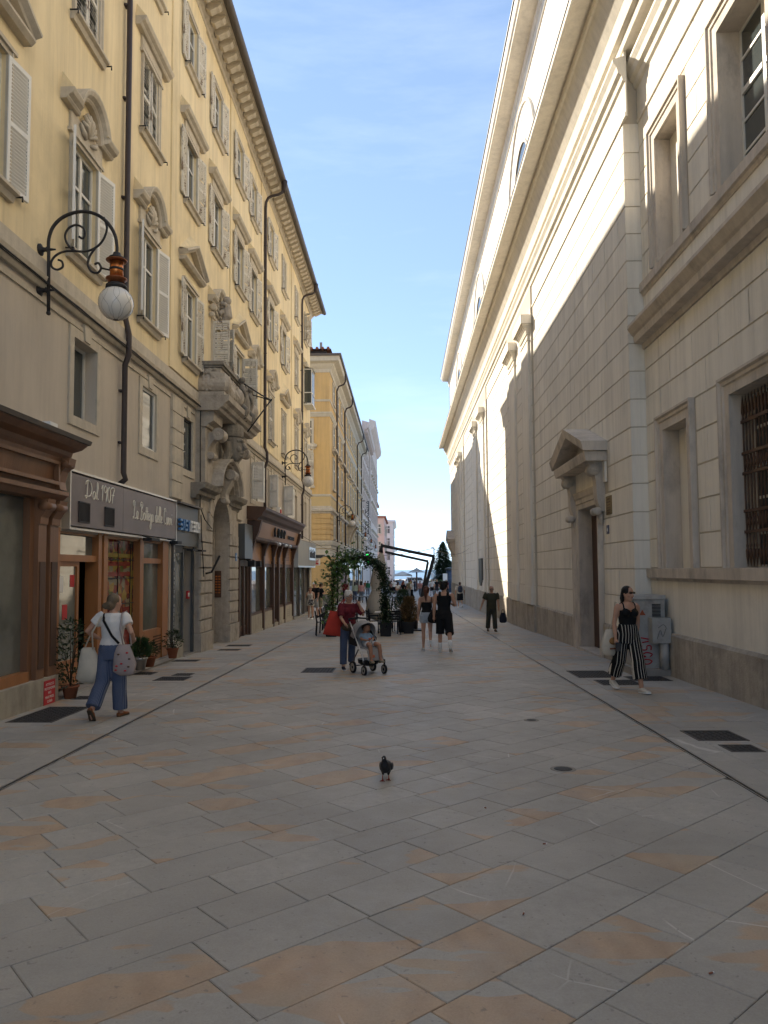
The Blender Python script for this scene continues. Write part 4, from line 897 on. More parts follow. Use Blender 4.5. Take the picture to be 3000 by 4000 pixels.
# window surrounds on the near wall
ARCP = [(0,0),(.05,0),(.05,.15),(.075,.17),(.075,.22),(.11,.25),(.11,.29),(0,.29)]
for j, c in enumerate(NW):
    o = MB().sweep([(c[0],c[2]+.01),(c[0],c[3]),(c[1],c[3]),(c[1],c[2]+.01)], ARCP, RN, -1).build('niche' if j % 2 == 0 else 'window', M['church_stone'], ch)
    rv = MB()
    for y_, s_ in ((c[0],1),(c[1],-1)): rv.box(RN,RN+c[4],y_-.001 if s_ > 0 else y_-.006,y_+.006 if s_ > 0 else y_+.001,c[2],c[3])
    rv.box(RN,RN+c[4],c[0]+.006,c[1]-.006,c[3]-.006,c[3]); rv.build('reveal', M['church_stone'], o)
    if j % 2 == 0: MB().box(RN+c[4]-.02,RN+c[4]+.05,c[0],c[1],c[2],c[3]).build('blind_panel', M['church'], o)
    else:
        xi = RN+c[4]-.12; t = .055; cy_ = .5*(c[0]+c[1]); fr = MB()
        for a in ((c[0],c[0]+t,c[2],c[3]),(c[1]-t,c[1],c[2],c[3]),(c[0]+t,c[1]-t,c[2],c[2]+t),(c[0]+t,c[1]-t,c[3]-t,c[3]),(cy_-.045,cy_+.045,c[2]+t,c[3]-t)): fr.box(xi,xi+.05,*a)
        zz = [c[2]+(c[3]-c[2])*f for f in (.2,.4,.58,.8)]
        for n2, z in enumerate(zz): fr.box(xi-(.015 if n2 == 2 else 0),xi+.045,c[0]+t,cy_-.045,z-.02,z+.02+(.04 if n2 == 2 else 0)); fr.box(xi-(.015 if n2 == 2 else 0),xi+.045,cy_+.045,c[1]-t,z-.02,z+.02+(.04 if n2 == 2 else 0))
        fr.build('frame', M['frame_white'], o)
        zs = [c[2]+t]+zz+[c[3]-t]
        for q in range(5):
            for a, b_ in ((c[0]+t,cy_-.045),(cy_+.045,c[1]-t)): MB().box(xi+.02,xi+.03,a,b_,zs[q]+.0,zs[q+1]).build('pane', M['glass'], o)
        if j == 1:                                                      # turned iron grille
            xg = RN+.13; zr = [1.80,2.28,2.62,3.18,3.45,3.98,4.30]
            for z in (2.25,2.56,3.12,3.42,3.9): MB().box(xg-.02,xg+.02,c[0],c[1],z,z+.045).build('grille_rail', M['wood_dark'], o)
            n3 = 15
            for q in range(n3):
                y_ = c[0]+(q+.5)*(c[1]-c[0])/n3
                MB().lathe([(.004,1.76),(.022,1.9),(.028,2.0),(.012,2.03),(.02,2.07),(.012,2.1),(.013,2.25),(.013,3.9),(.022,3.95),(.012,4.0),(.028,4.06),(.02,4.18),(.003,4.32)], (xg,y_,0), 6).build('grille_bar', M['wood_dark'], o)
            for q in range(n3-1):
                y_ = c[0]+(q+1)*(c[1]-c[0])/n3
                for z0_, z1_ in ((2.3,2.56),(3.16,3.42)):
                    MB().tube([(xg,y_-.045,z0_),(xg+.01,y_+.045,z1_)], .008, 4).tube([(xg,y_+.045,z0_),(xg+.01,y_-.045,z1_)], .008, 4).build('grille_cross', M['wood_dark'], o)
# pilasters with capitals
for p in PIL:
    X = farX(p+.7)
    o = MB().box(X-.10,X,p,p+1.45,.5,9.95).build('pilaster', M['church'], ch)
    cp = MB(); 
    for a, z0_, z1_ in ((.03,9.86,9.92),(.0,9.92,10.08),(.045,10.08,10.14),(.06,10.14,10.2)): cp.box(X-.10-a,X,p-a,p+1.45+a,z0_,z1_)
    for i in range(5): a0 = .07+.03*i+.004*i*i; cp.box(X-.10-a0,X,p-a0,p+1.45+a0,10.2+.05*i,10.25+.05*i)
    cp.box(X-.36,X,p-.25,p+1.7,10.45,10.72); cp.build('capital', M['church'], o)
    MB().box(X-.14,X,p-.04,p+1.49,.5,1.12).build('base', M['church'], o)
# entablature, attic storey
def band(prof, X, y0, y1, nm, m_='church'): MB().prism([(X-o, z) for o, z in prof], 1, y0, y1).build(nm, M[m_], ch)
ARCH = [(0,10.98),(.05,10.98),(.05,11.05),(.03,11.07),(.03,11.7),(.08,11.74),(.10,11.84),(.17,11.9),(.20,12.02),(.27,12.12),(.27,12.18),(.05,12.25),(.05,12.5),(0,12.5)]
band(ARCH, RN, -10, RY-.01, 'architrave'); band(ARCH, RX, RY-.3, 72.0, 'architrave')
COR = [(0,12.35),(.08,12.35),(.11,12.5),(.2,12.55),(.26,12.8),(.40,13.0),(.56,13.34),(.61,13.38),(.61,13.56),(1.03,13.53),(1.06,13.56),(1.06,13.68),(0,14.2)]
band(COR, RX, -10, 72.35, 'main_cornice'); band([(0,13.70),(1.08,13.70),(1.08,13.75),(0,14.24)], RX, -10, 72.4, 'cornice_flashing', 'gutter')
MB().box(RX,RN,-10,RY-.005,12.36,13.19).build('soffit', M['church'], ch)
AX = 4.7
mb = MB().quad((AX,-10,13.6),(AX,72.0,13.6),(AX,72.0,21),(AX,-10,21))
mb.quad((AX,72.0,14),(18,72.0,14),(18,72.0,21),(AX,72.0,21)); mb.quad((AX,-10,14),(18,-10,14),(18,-10,21),(AX,-10,21)); mb.build('attic_wall', M['church'], ch)
band([(0,19.7),(.05,19.7),(.07,19.98),(.12,20.03),(.15,20.25),(.70,20.28),(.70,20.40),(.76,20.43),(.82,20.58),(.82,20.68),(0,20.8)], AX, -10, 72.6, 'top_cornice')
band([(0,20.72),(.86,20.70),(.86,20.78),(0,20.84)], AX, -10, 72.65, 'roof_edge', 'pipe')
MB().quad((AX-.8,-10,20.8),(AX-.8,72.65,20.8),(14,72.65,24),(14,-10,24)).build('roof', M['tile'], ch)
for c in (27.9,43.8,59.7):
    aw = MB().sweep([(c-2.7*cos(pi*i/20), 16.2+2.7*sin(pi*i/20)) for i in range(21)], [(0,0),(.03,0),(.03,.35),(.10,.38),(.10,.5),(0,.5)], AX, -1).build('lunette', M['church'], ch)
    MB().add([(AX-.012,c,16.2)]+[(AX-.012,c-2.7*cos(pi*i/20),16.2+2.7*sin(pi*i/20)) for i in range(21)], [(0,i+1,i+2) for i in range(20)]).build('recess', M['church'], aw)
    MB().add([(AX-.02,c,16.2)]+[(AX-.02,c-1.75*cos(pi*i/20),16.2+1.75*sin(pi*i/20)) for i in range(21)], [(0,i+1,i+2) for i in range(20)]).build('pane', M['glass'], aw)
    MB().sweep([(c-1.75*cos(pi*i/20), 16.2+1.75*sin(pi*i/20)) for i in range(21)], [(0,0),(.06,0),(.06,.12),(0,.12)], AX, -1).build('frame', M['church_stone'], aw)
jn = MB()
for z in [14.9+.6*k for k in range(9)]: jn.box(AX-.004,AX+.01,-8,72,z-.006,z+.006)
jn.build('attic_joint', M['church_joint'], ch, kind='stuff')
# doorway
c0, c1, z1_ = DOOR[0], DOOR[1], DOOR[3]
dw = MB().sweep([(c0,-.8),(c0,z1_),(c1,z1_),(c1,-.8)], [(0,0),(.05,0),(.05,.12),(.075,.14),(.075,.24),(.11,.28),(.14,.38),(.14,.42),(0,.42)], RX, -1).build('doorway', M['church_stone'], ch)
rv = MB().box(RX,RX+.5,c1-.006,c1+.001,-.8,z1_); rv.box(RX,RX+.5,c0-.001,c0+.006,-.8,z1_); rv.box(RX,RX+.5,c0+.01,c1-.01,z1_-.006,z1_+.001); rv.build('reveal', M['church_stone'], dw)
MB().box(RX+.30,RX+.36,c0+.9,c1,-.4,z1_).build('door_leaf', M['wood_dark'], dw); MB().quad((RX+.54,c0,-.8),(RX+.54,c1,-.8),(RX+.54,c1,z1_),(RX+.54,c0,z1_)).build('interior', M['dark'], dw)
MB().box(RX-.12,RX+.5,c0-.1,c1+.1,-.6,-.28).build('step', M['church_stone'], dw)
MB().box(RX-.05,RX,16.95,20.25,3.72,4.2).build('frieze', M['church'], dw)
pd = MB(); x0 = RX-.56
pd.prism([(RX,4.2),(x0+.08,4.2),(x0+.06,4.28),(x0+.04,4.38),(x0+.04,4.42),(RX,4.42)], 1, 16.9, 20.3)
def rake(p0, p1):
    (ya, za), (yb, zb) = p0, p1
    pd.add([(RX,ya,za),(x0,ya,za),(x0,yb,zb),(RX,yb,zb),(RX,ya,za+.22),(x0-.06,ya,za+.22),(x0-.06,yb,zb+.22),(RX,yb,zb+.22)], [(0,3,2,1),(4,5,6,7),(0,1,5,4),(1,2,6,5),(2,3,7,6),(3,0,4,7)])
rake((16.8,4.42),(18.6,5.02)); rake((20.4,4.42),(18.6,5.02)); pd.build('pediment', M['church_stone'], dw)
MB().add([(RX-.15,17.2,4.42),(RX-.15,20.0,4.42),(RX-.15,18.6,4.98)], [(0,1,2)]).build('tympanum', M['plinth'], dw)
def church_console(y0, y1):
    o = MB(); pts = []
    for i in range(17):
        t = i/16.0; pts.append((RX-.10-.30*(1-t)**1.6-.05*sin(2*pi*t)*(-1), 4.2-1.15*t))
    vs_ = []; n2 = 17
    for y_ in (y0, y1):
        vs_ += [(p[0],y_,p[1]) for p in pts]+[(RX,y_,p[1]) for p in reversed(pts)]
    L_ = 2*n2; o.add(vs_, [tuple(range(L_)), tuple(range(2*L_-1, L_-1, -1))]+[(i, i+L_, (i+1) % L_+L_, (i+1) % L_) for i in range(L_)])
    o.lathe([(.02,y0-.02),(.14,y0-.02),(.14,y1+.02),(.02,y1+.02)], (RX-.24,0,4.03), 18, axis=1); o.lathe([(.01,y0-.04),(.05,y0-.04),(.05,y1+.04),(.01,y1+.04)], (RX-.24,0,4.03), 10, axis=1)
    o.lathe([(.02,y0-.03),(.09,y0-.03),(.09,y1+.03),(.02,y1+.03)], (RX-.19,0,3.06), 16, axis=1); o.ball((RX-.08,.5*(y0+y1),2.9), .09, 8, 6, (.6,1,1.6))
    o.build('console', M['church_stone'], dw)
church_console(17.12,17.42); church_console(19.78,20.08)
# second pedimented doorway seen edge-on at the far end
y0, y1 = 66.2, 69.8; mb = MB().box(RX-.6,RX,y0,y1,4.15,4.4); x0 = RX-.66
mb.add([(RX,y0-.1,4.4),(x0,y0-.1,4.4),(x0,.5*(y0+y1),5.3),(RX,.5*(y0+y1),5.3),(x0,y1+.1,4.4),(RX,y1+.1,4.4)], [(0,1,2,3),(3,2,4,5),(1,4,2),(0,3,5),(0,5,4,1)])
far_door = mb.build('far_doorway', M['church_stone'], ch)
for y_ in (y0+.2,y1-.5): MB().prism([(RX,4.15),(RX-.5,4.15),(RX-.45,3.8),(RX-.2,3.3),(RX-.2,2.9),(RX,2.9)], 1, y_, y_+.3).build('console', M['church_stone'], far_door)
# plaques
o = empty('bronze_plaque', (RX-.03,42.6,1.1), 0, 'tall dark bronze plaque on the church wall between pilasters', 'plaque')
MB().box(-.05,.03,-.8,.8,-.1,1.25).prism([(-.6,-.1),(.6,-.1),(.35,-.3),(-.35,-.3)], 0, -.05, .03).box(-.07,-.05,-.7,.7,1.15,1.25).build('plate', M['sign_grey'], o)
o.location.x = farX(42.6)-.14
o = empty('notice_plate', (RX-.016,16.75,2.95), 0, 'small brass notice plate beside the church door, at head height and above', 'plate')
MB().box(-.02,0,-.21,.21,0,.42).build('plate', mat('brass_plate', (0.22,0.165,0.08), .5, metal=.4), o)
for i, (s_, w_) in enumerate(((.07,.18),(.05,.3),(.03,.2),(.03,.24),(.03,.3),(.03,.2))):
    MB().box(-.024,-.02,-w_*.5,w_*.5,.36-.06*i-.03,.36-.06*i-.03+s_*.5).build('line_of_text', M['wood_dark'], o)
o = empty('street_number', (RX-.016,16.9,2.52), 0, 'small dark blue number plate beside the church door', 'number plate')
MB().box(-.015,0,-.09,.09,0,.2).build('plate', mat('enamel_blue', (0.03,0.05,0.13), .3), o); text('4', .13, (-.017,.04,.05), ROT_R, M['white'], o, 'digit')
# ================================================================ SHOP FRONTS (left)
def catmull(p, k=5):
    o = []
    for i in range(len(p)-1):
        a, b_, c, d = p[max(i-1,0)], p[i], p[i+1], p[min(i+2,len(p)-1)]
        for j in range(k):
            t = j/k; o.append(tuple(.5*((2*b_[q])+(-a[q]+c[q])*t+(2*a[q]-5*b_[q]+4*c[q]-d[q])*t*t+(-a[q]+3*b_[q]-3*c[q]+d[q])*t**3) for q in (0,1)))
    return o+[p[-1]]
GL = {  # handwriting strokes: width, list of polylines (x, y; x-height .45, ascender 1)
 'D': (.62, [[(.22,.95),(.18,.5),(.15,.05),(.05,.0),(.02,.12),(.2,.1),(.45,.18),(.58,.5),(.5,.85),(.28,1.0),(.08,.9),(.05,.75)]]),
 'a': (.36, [[(.30,.40),(.18,.46),(.06,.3),(.08,.05),(.2,.05),(.30,.42),(.28,.1),(.38,.06)]]),
 'l': (.20, [[(.0,.1),(.14,.6),(.16,.95),(.08,.98),(.06,.5),(.08,.08),(.2,.08)]]),
 '1': (.22, [[(.02,.72),(.14,.95),(.12,.5),(.1,.02)]]),
 '9': (.36, [[(.3,.82),(.16,.95),(.06,.75),(.14,.55),(.28,.68),(.32,.9),(.3,.4),(.22,.0)]]),
 '0': (.36, [[(.18,.95),(.05,.7),(.05,.25),(.16,.02),(.3,.25),(.3,.7),(.18,.95)]]),
 '7': (.34, [[(.02,.85),(.1,.95),(.34,.92),(.2,.5),(.14,.0)],[(.1,.5),(.3,.52)]]),
 'L': (.5, [[(.05,.7),(.02,.9),(.14,1.0),(.26,.9),(.2,.5),(.14,.1),(.02,.02),(.05,.12),(.3,.02),(.48,.1)]]),
 'B': (.55, [[(.22,.9),(.2,.4),(.12,.02),(.02,.1)],[(.02,.75),(.12,.98),(.36,1.0),(.42,.8),(.22,.55),(.44,.45),(.46,.15),(.26,.0),(.14,.1)]]),
 'o': (.34, [[(.18,.45),(.06,.3),(.08,.06),(.22,.05),(.3,.25),(.2,.45),(.34,.38)]]),
 't': (.22, [[(.0,.1),(.12,.5),(.14,.8),(.1,.3),(.12,.06),(.24,.1)],[(.02,.55),(.22,.57)]]),
 'e': (.3, [[(.0,.12),(.2,.28),(.22,.42),(.12,.45),(.06,.25),(.1,.05),(.3,.12)]]),
 'g': (.36, [[(.30,.40),(.18,.46),(.06,.3),(.08,.06),(.2,.06),(.30,.42),(.28,-.2),(.16,-.42),(.06,-.3),(.2,-.05),(.38,.1)]]),
 'd': (.38, [[(.28,.36),(.16,.45),(.05,.28),(.08,.05),(.2,.05),(.3,.5),(.32,1.0),(.28,.3),(.3,.06),(.4,.1)]]),
 'C': (.5, [[(.4,.8),(.38,.95),(.28,1.0),(.1,.75),(.06,.3),(.2,.02),(.42,.12)],[(.16,1.0),(.06,.9),(.2,.82)]]),
 'r': (.28, [[(.0,.1),(.1,.45),(.2,.42),(.14,.2),(.18,.05),(.3,.1)]]),
 'n': (.38, [[(.02,.4),(.08,.4),(.06,.02)],[(.06,.2),(.18,.45),(.26,.4),(.26,.1),(.38,.08)]]),
 'i': (.18, [[(.02,.12),(.1,.45),(.08,.08),(.2,.1)],[(.12,.66),(.13,.72)]]), ' ': (.26, [])}
def script(body, h_, X, y0, z0_, wid, m_, parent):
    tot = sum(GL[c][0] for c in body); k = wid/tot; x = 0; o = MB()
    for c in body:
        for pl in GL[c][1]:
            q = catmull(pl); o.tube([(X, y0+(x+p[0])*k, z0_+p[1]*h_) for p in q], .011, 4)
        x += GL[c][0]
    return o.build('lettering', m_, parent)
# --- near brown wooden shop front (cut by the left edge)
g = gz(9)
br = wroot('shop', (LX, 9, g), 'dark brown carved wooden shop front at the left edge of the picture', 'shop front')
MB().prism([(LX,3.72),(LX+.34,3.66),(LX+.62,3.68),(LX+.64,3.74),(LX,3.84)], 1, 4, 11.2).build('roof_sheet', M['gutter'], br)
MB().prism([(LX,3.45),(LX+.3,3.45),(LX+.34,3.5),(LX+.36,3.56),(LX+.5,3.6),(LX+.58,3.66),(LX+.6,3.7),(LX,3.71)], 1, 4, 11.16).build('cornice', M['wood_brown'], br)
MB().prism([(LX,2.98),(LX+.22,2.98),(LX+.3,3.45),(LX,3.45)], 1, 4, 11.12).build('fascia', M['wood_brown'], br)
MB().sweep([(4,3.03),(10.8,3.03),(10.8,3.38),(4,3.38)], [(.26,0),(.34,0),(.34,.05),(.26,.05)], LX, 1, closed=True).build('fascia_moulding', M['wood_brown'], br)
MB().prism([(LX,2.82),(LX+.2,2.82),(LX+.26,2.88),(LX+.30,2.9),(LX+.30,2.96),(LX,2.98)], 1, 4, 11.18).build('lintel', M['wood_brown'], br)
def pil_console(y0, y1, root_, zt=3.45):
    pts = [(LX+.10,2.98),(LX+.30,2.98),(LX+.28,3.1),(LX+.32,3.25),(LX+.42,3.35),(LX+.44,zt),(LX+.10,zt)]
    MB().prism(pts, 1, y0, y1).lathe([(.01,y0-.01),(.06,y0-.01),(.06,y1+.01),(.01,y1+.01)], (LX+.36,0,3.36), 12, axis=1).build('console', M['wood_brown'], root_)
pil_console(10.88,11.1,br)
for y0, y1 in ((10.62,10.86),(10.98,11.24)):
    o = MB().box(LX-.02,LX+.12,y0,y1,.2,2.45).build('pilaster', M['wood_brown'], br)
    MB().box(LX+.12,LX+.135,y0+.04,y1-.04,.35,1.9).build('panel', M['wood_dark'], o)
    MB().prism([(LX,2.45),(LX+.14,2.45),(LX+.15,2.55),(LX+.22,2.66),(LX+.26,2.82),(LX,2.82)], 1, y0, y1).lathe([(.01,y0-.015),(.075,y0-.015),(.075,y1+.015),(.01,y1+.015)], (LX+.18,0,2.72), 14, axis=1).build('bracket', M['wood_brown'], o)
MB().box(LX-.05,LX+.05,10.5,10.62,.2,2.82).build('frame_post', M['wood_brown'], br); MB().box(LX-.05,LX+.08,4,10.5,.2,.34).build('bottom_rail', M['wood_orange'], br)
MB().box(LX-.06,LX-.05,5.0,10.5,.34,2.82).build('pane', M['glass_shop'], br)
MB().box(LX-.45,LX-.4,5.0,10.5,.3,2.8).build('backdrop', M['shop_base'], br)
MB().box(LX,LX+.16,4,11.24,-.6,.2).build('base', M['shop_base'], br)
nr = empty('notice', (LX+.163,10.95,-.06), 0, 'small red notice plate fixed on the stone base of the brown shop front', 'sign')
MB().box(0,.008,-.17,.17,-.13,.22).build('plate', M['red'], nr)
for i, tx_ in enumerate(('ATTACCO','MOTOPOMPA','VV.F.','MAX PRESS.','12 BAR')): text(tx_, .052, (.0095,0,.145-.062*i), ROT_L, M['letter'], nr, 'lettering', .001, align='CENTER')
MB().box(LX+.05,LX+.2,10.75,10.98,3.76,3.98).build('alarm_box', M['white'], label='small white metal box on top of the brown shop cornice', cat='box')
# --- butcher's shop
bu = wroot('shop', (LX, 14, gz(14)), 'orange brown wooden butcher shop front with stained glass panel', 'shop front')
MB().box(LX-.3,LX+.12,11.3,17.08,-.45,-.16).build('step', M['concrete'], bu); MB().box(LX+.12,LX+.135,11.3,17.08,-.24,-.165).build('step_edge', M['alu'], bu)
WO = M['wood_orange']
for y0, y1 in ((11.38,11.52),(13.0,13.14),(13.24,13.42),(15.08,15.28),(16.52,16.9)): MB().box(LX-.22,LX+.02,y0,y1,-.16,2.45).build('post', WO, bu)
for a, b_ in ((11.52,13.0),(15.28,16.52)): MB().box(LX-.16,LX-.02,a,b_,1.92,2.03).build('transom', WO, bu); MB().box(LX-.16,LX-.02,a,b_,2.36,2.45).build('head_rail', WO, bu); MB().box(LX-.11,LX-.10,a,b_,2.03,2.36).build('pane', M['glass_shop'], bu)
MB().box(LX-.16,LX-.02,13.42,15.08,2.36,2.45).build('head_rail', WO, bu)
dl = MB()
for p in ((11.52,11.62,-.1,1.92),(12.32,12.40,-.1,1.92),(11.62,12.32,1.84,1.92),(11.62,12.32,-.1,.32)): dl.box(LX-.12,LX-.06,*p)
dl = dl.build('door_leaf', WO, bu); MB().box(LX-.1,LX-.09,11.62,12.32,.32,1.84).build('pane', M['glass_shop'], dl)
for y_, z, w_, h_, mm in ((11.72,1.42,.16,.26,'white'),(12.12,1.5,.16,.2,'red'),(11.86,.98,.17,.24,'red')): MB().box(LX-.089,LX-.085,y_,y_+w_,z,z+h_).build('sticker', M[mm], dl)
dl2 = MB()
for p in ((12.42,12.50,-.1,1.92),(12.92,13.0,-.1,1.92),(12.5,12.92,1.84,1.92),(12.5,12.92,-.1,.3)): dl2.box(LX-.4,LX-.34,*p)
dl2 = dl2.build('door_leaf', WO, bu); MB().box(LX-.38,LX-.37,12.5,12.92,.3,1.84).build('pane', M['shop_base'], dl2)
# stained glass: coloured pieces in lead
def stain():
    m_ = bpy.data.materials.new('stained_glass'); m_.use_nodes = True; t = m_.node_tree; n = t.nodes; b = n['Principled BSDF']
    c = n.new('ShaderNodeTexCoord'); v = n.new('ShaderNodeTexVoronoi'); v.inputs['Scale'].default_value = 6.5; t.links.new(c.outputs['Object'], v.inputs['Vector'])
    r = n.new('ShaderNodeValToRGB'); r.color_ramp.interpolation = 'CONSTANT'
    e = r.color_ramp.elements; e[0].color = (0.20,0.035,0.02,1); e[1].position = .25; e[1].color = (0.30,0.20,0.03,1)
    for p, k in ((.42,(0.13,0.03,0.025,1)),(.58,(0.10,0.11,0.03,1)),(.7,(0.26,0.09,0.03,1)),(.85,(0.22,0.19,0.12,1))): q = e.new(p); q.color = k
    sp = n.new('ShaderNodeSeparateColor'); t.links.new(v.outputs['Color'], sp.inputs[0]); t.links.new(sp.outputs[0], r.inputs[0]); t.links.new(r.outputs[0], b.inputs['Base Color'])
    b.inputs['Roughness'].default_value = .08; b.inputs['Specular IOR Level'].default_value = .7
    return m_
M['stained'] = stain(); M['gold_glass'] = mat('stained_gold', (0.30,0.22,0.04), .1, var=.3, scale=8, spec=.7); M['red_glass'] = mat('stained_red', (0.22,0.03,0.02), .1, var=.3, scale=8, spec=.7)
M['pale_glass'] = mat('stained_pale', (0.35,0.36,0.32), .15, var=.2, scale=8)
sg = MB().box(LX-.13,LX-.12,13.42,15.08,-.05,2.36).build('stained_glass', M['stained'], bu)
for p in ((13.5,13.58,.05,2.1),(14.9,14.98,.05,2.1)): MB().box(LX-.12,LX-.112,*p).build('border', M['gold_glass'], sg)
for z, mm in ((2.02,'gold_glass'),(1.86,'red_glass'),(1.66,'red_glass')): MB().box(LX-.12,LX-.112,13.6,14.88,z,z+.08).build('border', M[mm], sg)
MB().prism([(14.02,.9),(14.42,.9),(14.52,.2),(14.36,.0),(14.1,.0),(13.95,.2)], 0, LX-.12, LX-.111).build('figure_robe', M['gold_glass'], sg)
MB().prism([(14.1,.92),(14.34,.92),(14.36,1.1),(14.22,1.36),(14.08,1.1)], 0, LX-.12, LX-.110).build('figure_head', M['pale_glass'], sg)
for a in ((13.62,13.98),(14.5,14.86)): MB().box(LX-.12,LX-.111,a[0],a[1],.2,1.05).build('drape', M['red_glass'], sg)
ld = MB()
for y_ in (13.47,13.59,14.89,14.99,14.24): ld.box(LX-.118,LX-.105,y_-.008,y_+.008,-.05,2.3)
for z in (.1,.62,1.12,1.62,1.98): ld.box(LX-.118,LX-.104,13.43,15.07,z-.009,z+.009)
ld.build('lead', M['black'], sg, kind='stuff')
MB().box(LX-.11,LX-.10,15.28,16.52,.5,1.92).build('pane', M['glass_shop'], bu); MB().box(LX-.14,LX-.01,15.28,16.52,-.16,.5).build('panel', WO, bu)
MB().box(LX-.5,LX-.45,15.3,16.5,.35,.95).build('display_counter', M['white'], bu)
vg = MB()
for i in range(9):
    for k in range(6): vg.box(LX-.012,LX-.002,16.0+.06*i,16.03+.06*i,.02+.06*k,.05+.06*k)
vg.build('vent', M['wood_dark'], bu, kind='stuff')
# butcher's sign
sn = wroot('shop_sign', (LX+.1,14.4,2.9), "dark mauve butcher shop sign reading Dal 1907, La Bottega delle Carni", 'sign')
for i, (a, b_) in enumerate(((11.65,13.85),(13.86,17.1))): MB().box(LX,LX+.12,a,b_,2.49,3.33).build('panel', M['sign_mauve'], sn)
MB().sweep([(11.63,2.46),(17.12,2.46),(17.12,3.36),(11.63,3.36)], [(.0,0),(.13,0),(.13,-.035),(.0,-.035)], LX, 1, closed=True).build('frame', M['alu'], sn)
script('Dal 1907', .30, LX+.125, 12.15, 2.98, 1.25, M['letter'], sn); script('La Bottega delle Carni', .36, LX+.125, 14.35, 2.78, 2.45, M['letter'], sn)
for a in (11.92,12.98):
    v = MB().sweep([(a,2.56),(a+.42,2.56),(a+.42,2.9),(a,2.9)], [(0,0),(.14,0),(.14,.02),(0,.02)], LX, 1, closed=True).build('vent_grille', M['iron'], sn)
    q = MB()
    for i in range(9): q.box(LX+.12,LX+.132,a+.02+.045*i,a+.04+.045*i,2.56,2.9)
    q.build('bars', M['iron'], v, kind='stuff')
for y_, l_ in ((14.9,.5),(16.5,.32)):
    MB().tube([(LX+.12,y_,2.47),(LX+.3,y_,2.42)], .012, 5).box(LX+.22,LX+.4,y_-l_*.5,y_+l_*.5,2.36,2.42).build('spotlight', M['black'], sn)
# --- electronics shop
et = wroot('shop', (LX, 18.4, gz(18.4)), 'dark grey electronics shop front with open doorway, between butcher and portal', 'shop front')
MB().box(LX,LX+.10,17.16,19.06,2.36,3.34).build('sign_panel', M['sign_grey'], et); MB().box(LX,LX+.22,17.14,19.06,3.34,3.38).build('cap', M['gutter'], et)
MB().box(LX-.02,LX+.06,17.16,17.3,-.35,2.36).build('side_strip', M['sign_grey'], et); MB().box(LX-.02,LX+.04,17.3,17.36,-.3,2.36).build('post', M['sign_grey'], et)
for y_ in (18.02,18.92): MB().box(LX-.04,LX+.03,y_,y_+.07,-.36,2.36).build('post', M['sign_grey'], et)
MB().box(LX-.05,LX+.02,17.36,18.02,2.2,2.36).build('head_rail', M['sign_grey'], et); MB().box(LX-.03,LX-.02,17.36,18.02,.1,2.2).build('pane', M['glass_shop'], et)
MB().box(LX-.05,LX+.05,17.3,18.02,-.42,.1).build('base', M['shop_base'], et); MB().box(LX-.2,LX+.1,18.02,19.0,-.5,-.3).build('step', M['concrete'], et)
MB().box(LX-.6,LX-.5,18.1,18.9,-.3,0.0).build('inner_panel', M['shop_base'], et)
al = MB().box(LX-.10,LX-.06,18.72,18.9,1.05,1.25).build('alarm_plate', M['red'], et); MB().box(LX-.06,LX-.05,18.76,18.86,1.1,1.2).build('dial', M['white'], al)
for y_ in (17.9,18.7): MB().tube([(LX+.05,y_,2.3),(LX+.25,y_,2.28)], .012, 5).box(LX+.2,LX+.36,y_-.2,y_+.2,2.24,2.28).build('spotlight', M['black'], et)
def seg_word(word, X, y0, z0_, w_, h_, gap, m_, parent, t=.05, d=.06):
    """blocky cut-out letters built from bars"""
    B = {'E':[(0,1,0,.2),(.0,1,.4,.6),(0,1,.8,1)], 'A':'A', 'S':[(0,1,0,.2),(0,1,.4,.6),(0,1,.8,1),(.8,1,.2,.4),(0,.2,.6,.8)], 'T':[(0,1,.8,1),(.4,.6,0,.8)], 'C':[(0,1,0,.2),(0,1,.8,1),(0,.2,.2,.8)], 'H':[(0,.2,0,1),(.8,1,0,1),(.2,.8,.4,.6)], 'Y':'Y',
         'L':[(0,.25,0,1),(.25,1,0,.18)], 'O':[(0,.25,0,1),(.75,1,0,1),(.25,.75,0,.15),(.25,.75,.85,1)], 'P':[(0,.25,0,1),(.25,1,.85,1),(.75,1,.45,.85),(.25,.75,.45,.6)]}
    for i, c in enumerate(word):
        y_ = y0+i*(w_+gap); o = MB(); s_ = B[c]
        if s_ == 'A': o.prism([(y_,z0_),(y_+.22*w_,z0_),(y_+.5*w_,z0_+.75*h_),(y_+.78*w_,z0_),(y_+w_,z0_),(y_+.6*w_,z0_+h_),(y_+.4*w_,z0_+h_)], 0, X, X+d)
        elif s_ == 'Y': o.prism([(y_+.4*w_,z0_),(y_+.6*w_,z0_),(y_+.6*w_,z0_+.45*h_),(y_+w_,z0_+h_),(y_+.78*w_,z0_+h_),(y_+.5*w_,z0_+.6*h_),(y_+.22*w_,z0_+h_),(y_,z0_+h_),(y_+.4*w_,z0_+.45*h_)], 0, X, X+d)
        else:
            for a, b_, e, f in s_: o.box(X, X+d, y_+a*w_, y_+b_*w_, z0_+e*h_, z0_+f*h_)
        o.build('letter', m_, parent)
seg_word('EASY', LX+.12, 17.30, 2.72, .18, .27, .03, M['blue'], et); seg_word('TECH', LX+.12, 18.16, 2.72, .18, .27, .03, M['white'], et)
for i, c in enumerate('PER VENDITA ASSISTENZA'):
    if c != ' ': text(c, .10, (LX+.062,17.19,2.18-.105*i), ROT_L, M['white'], et, 'letter', .001)
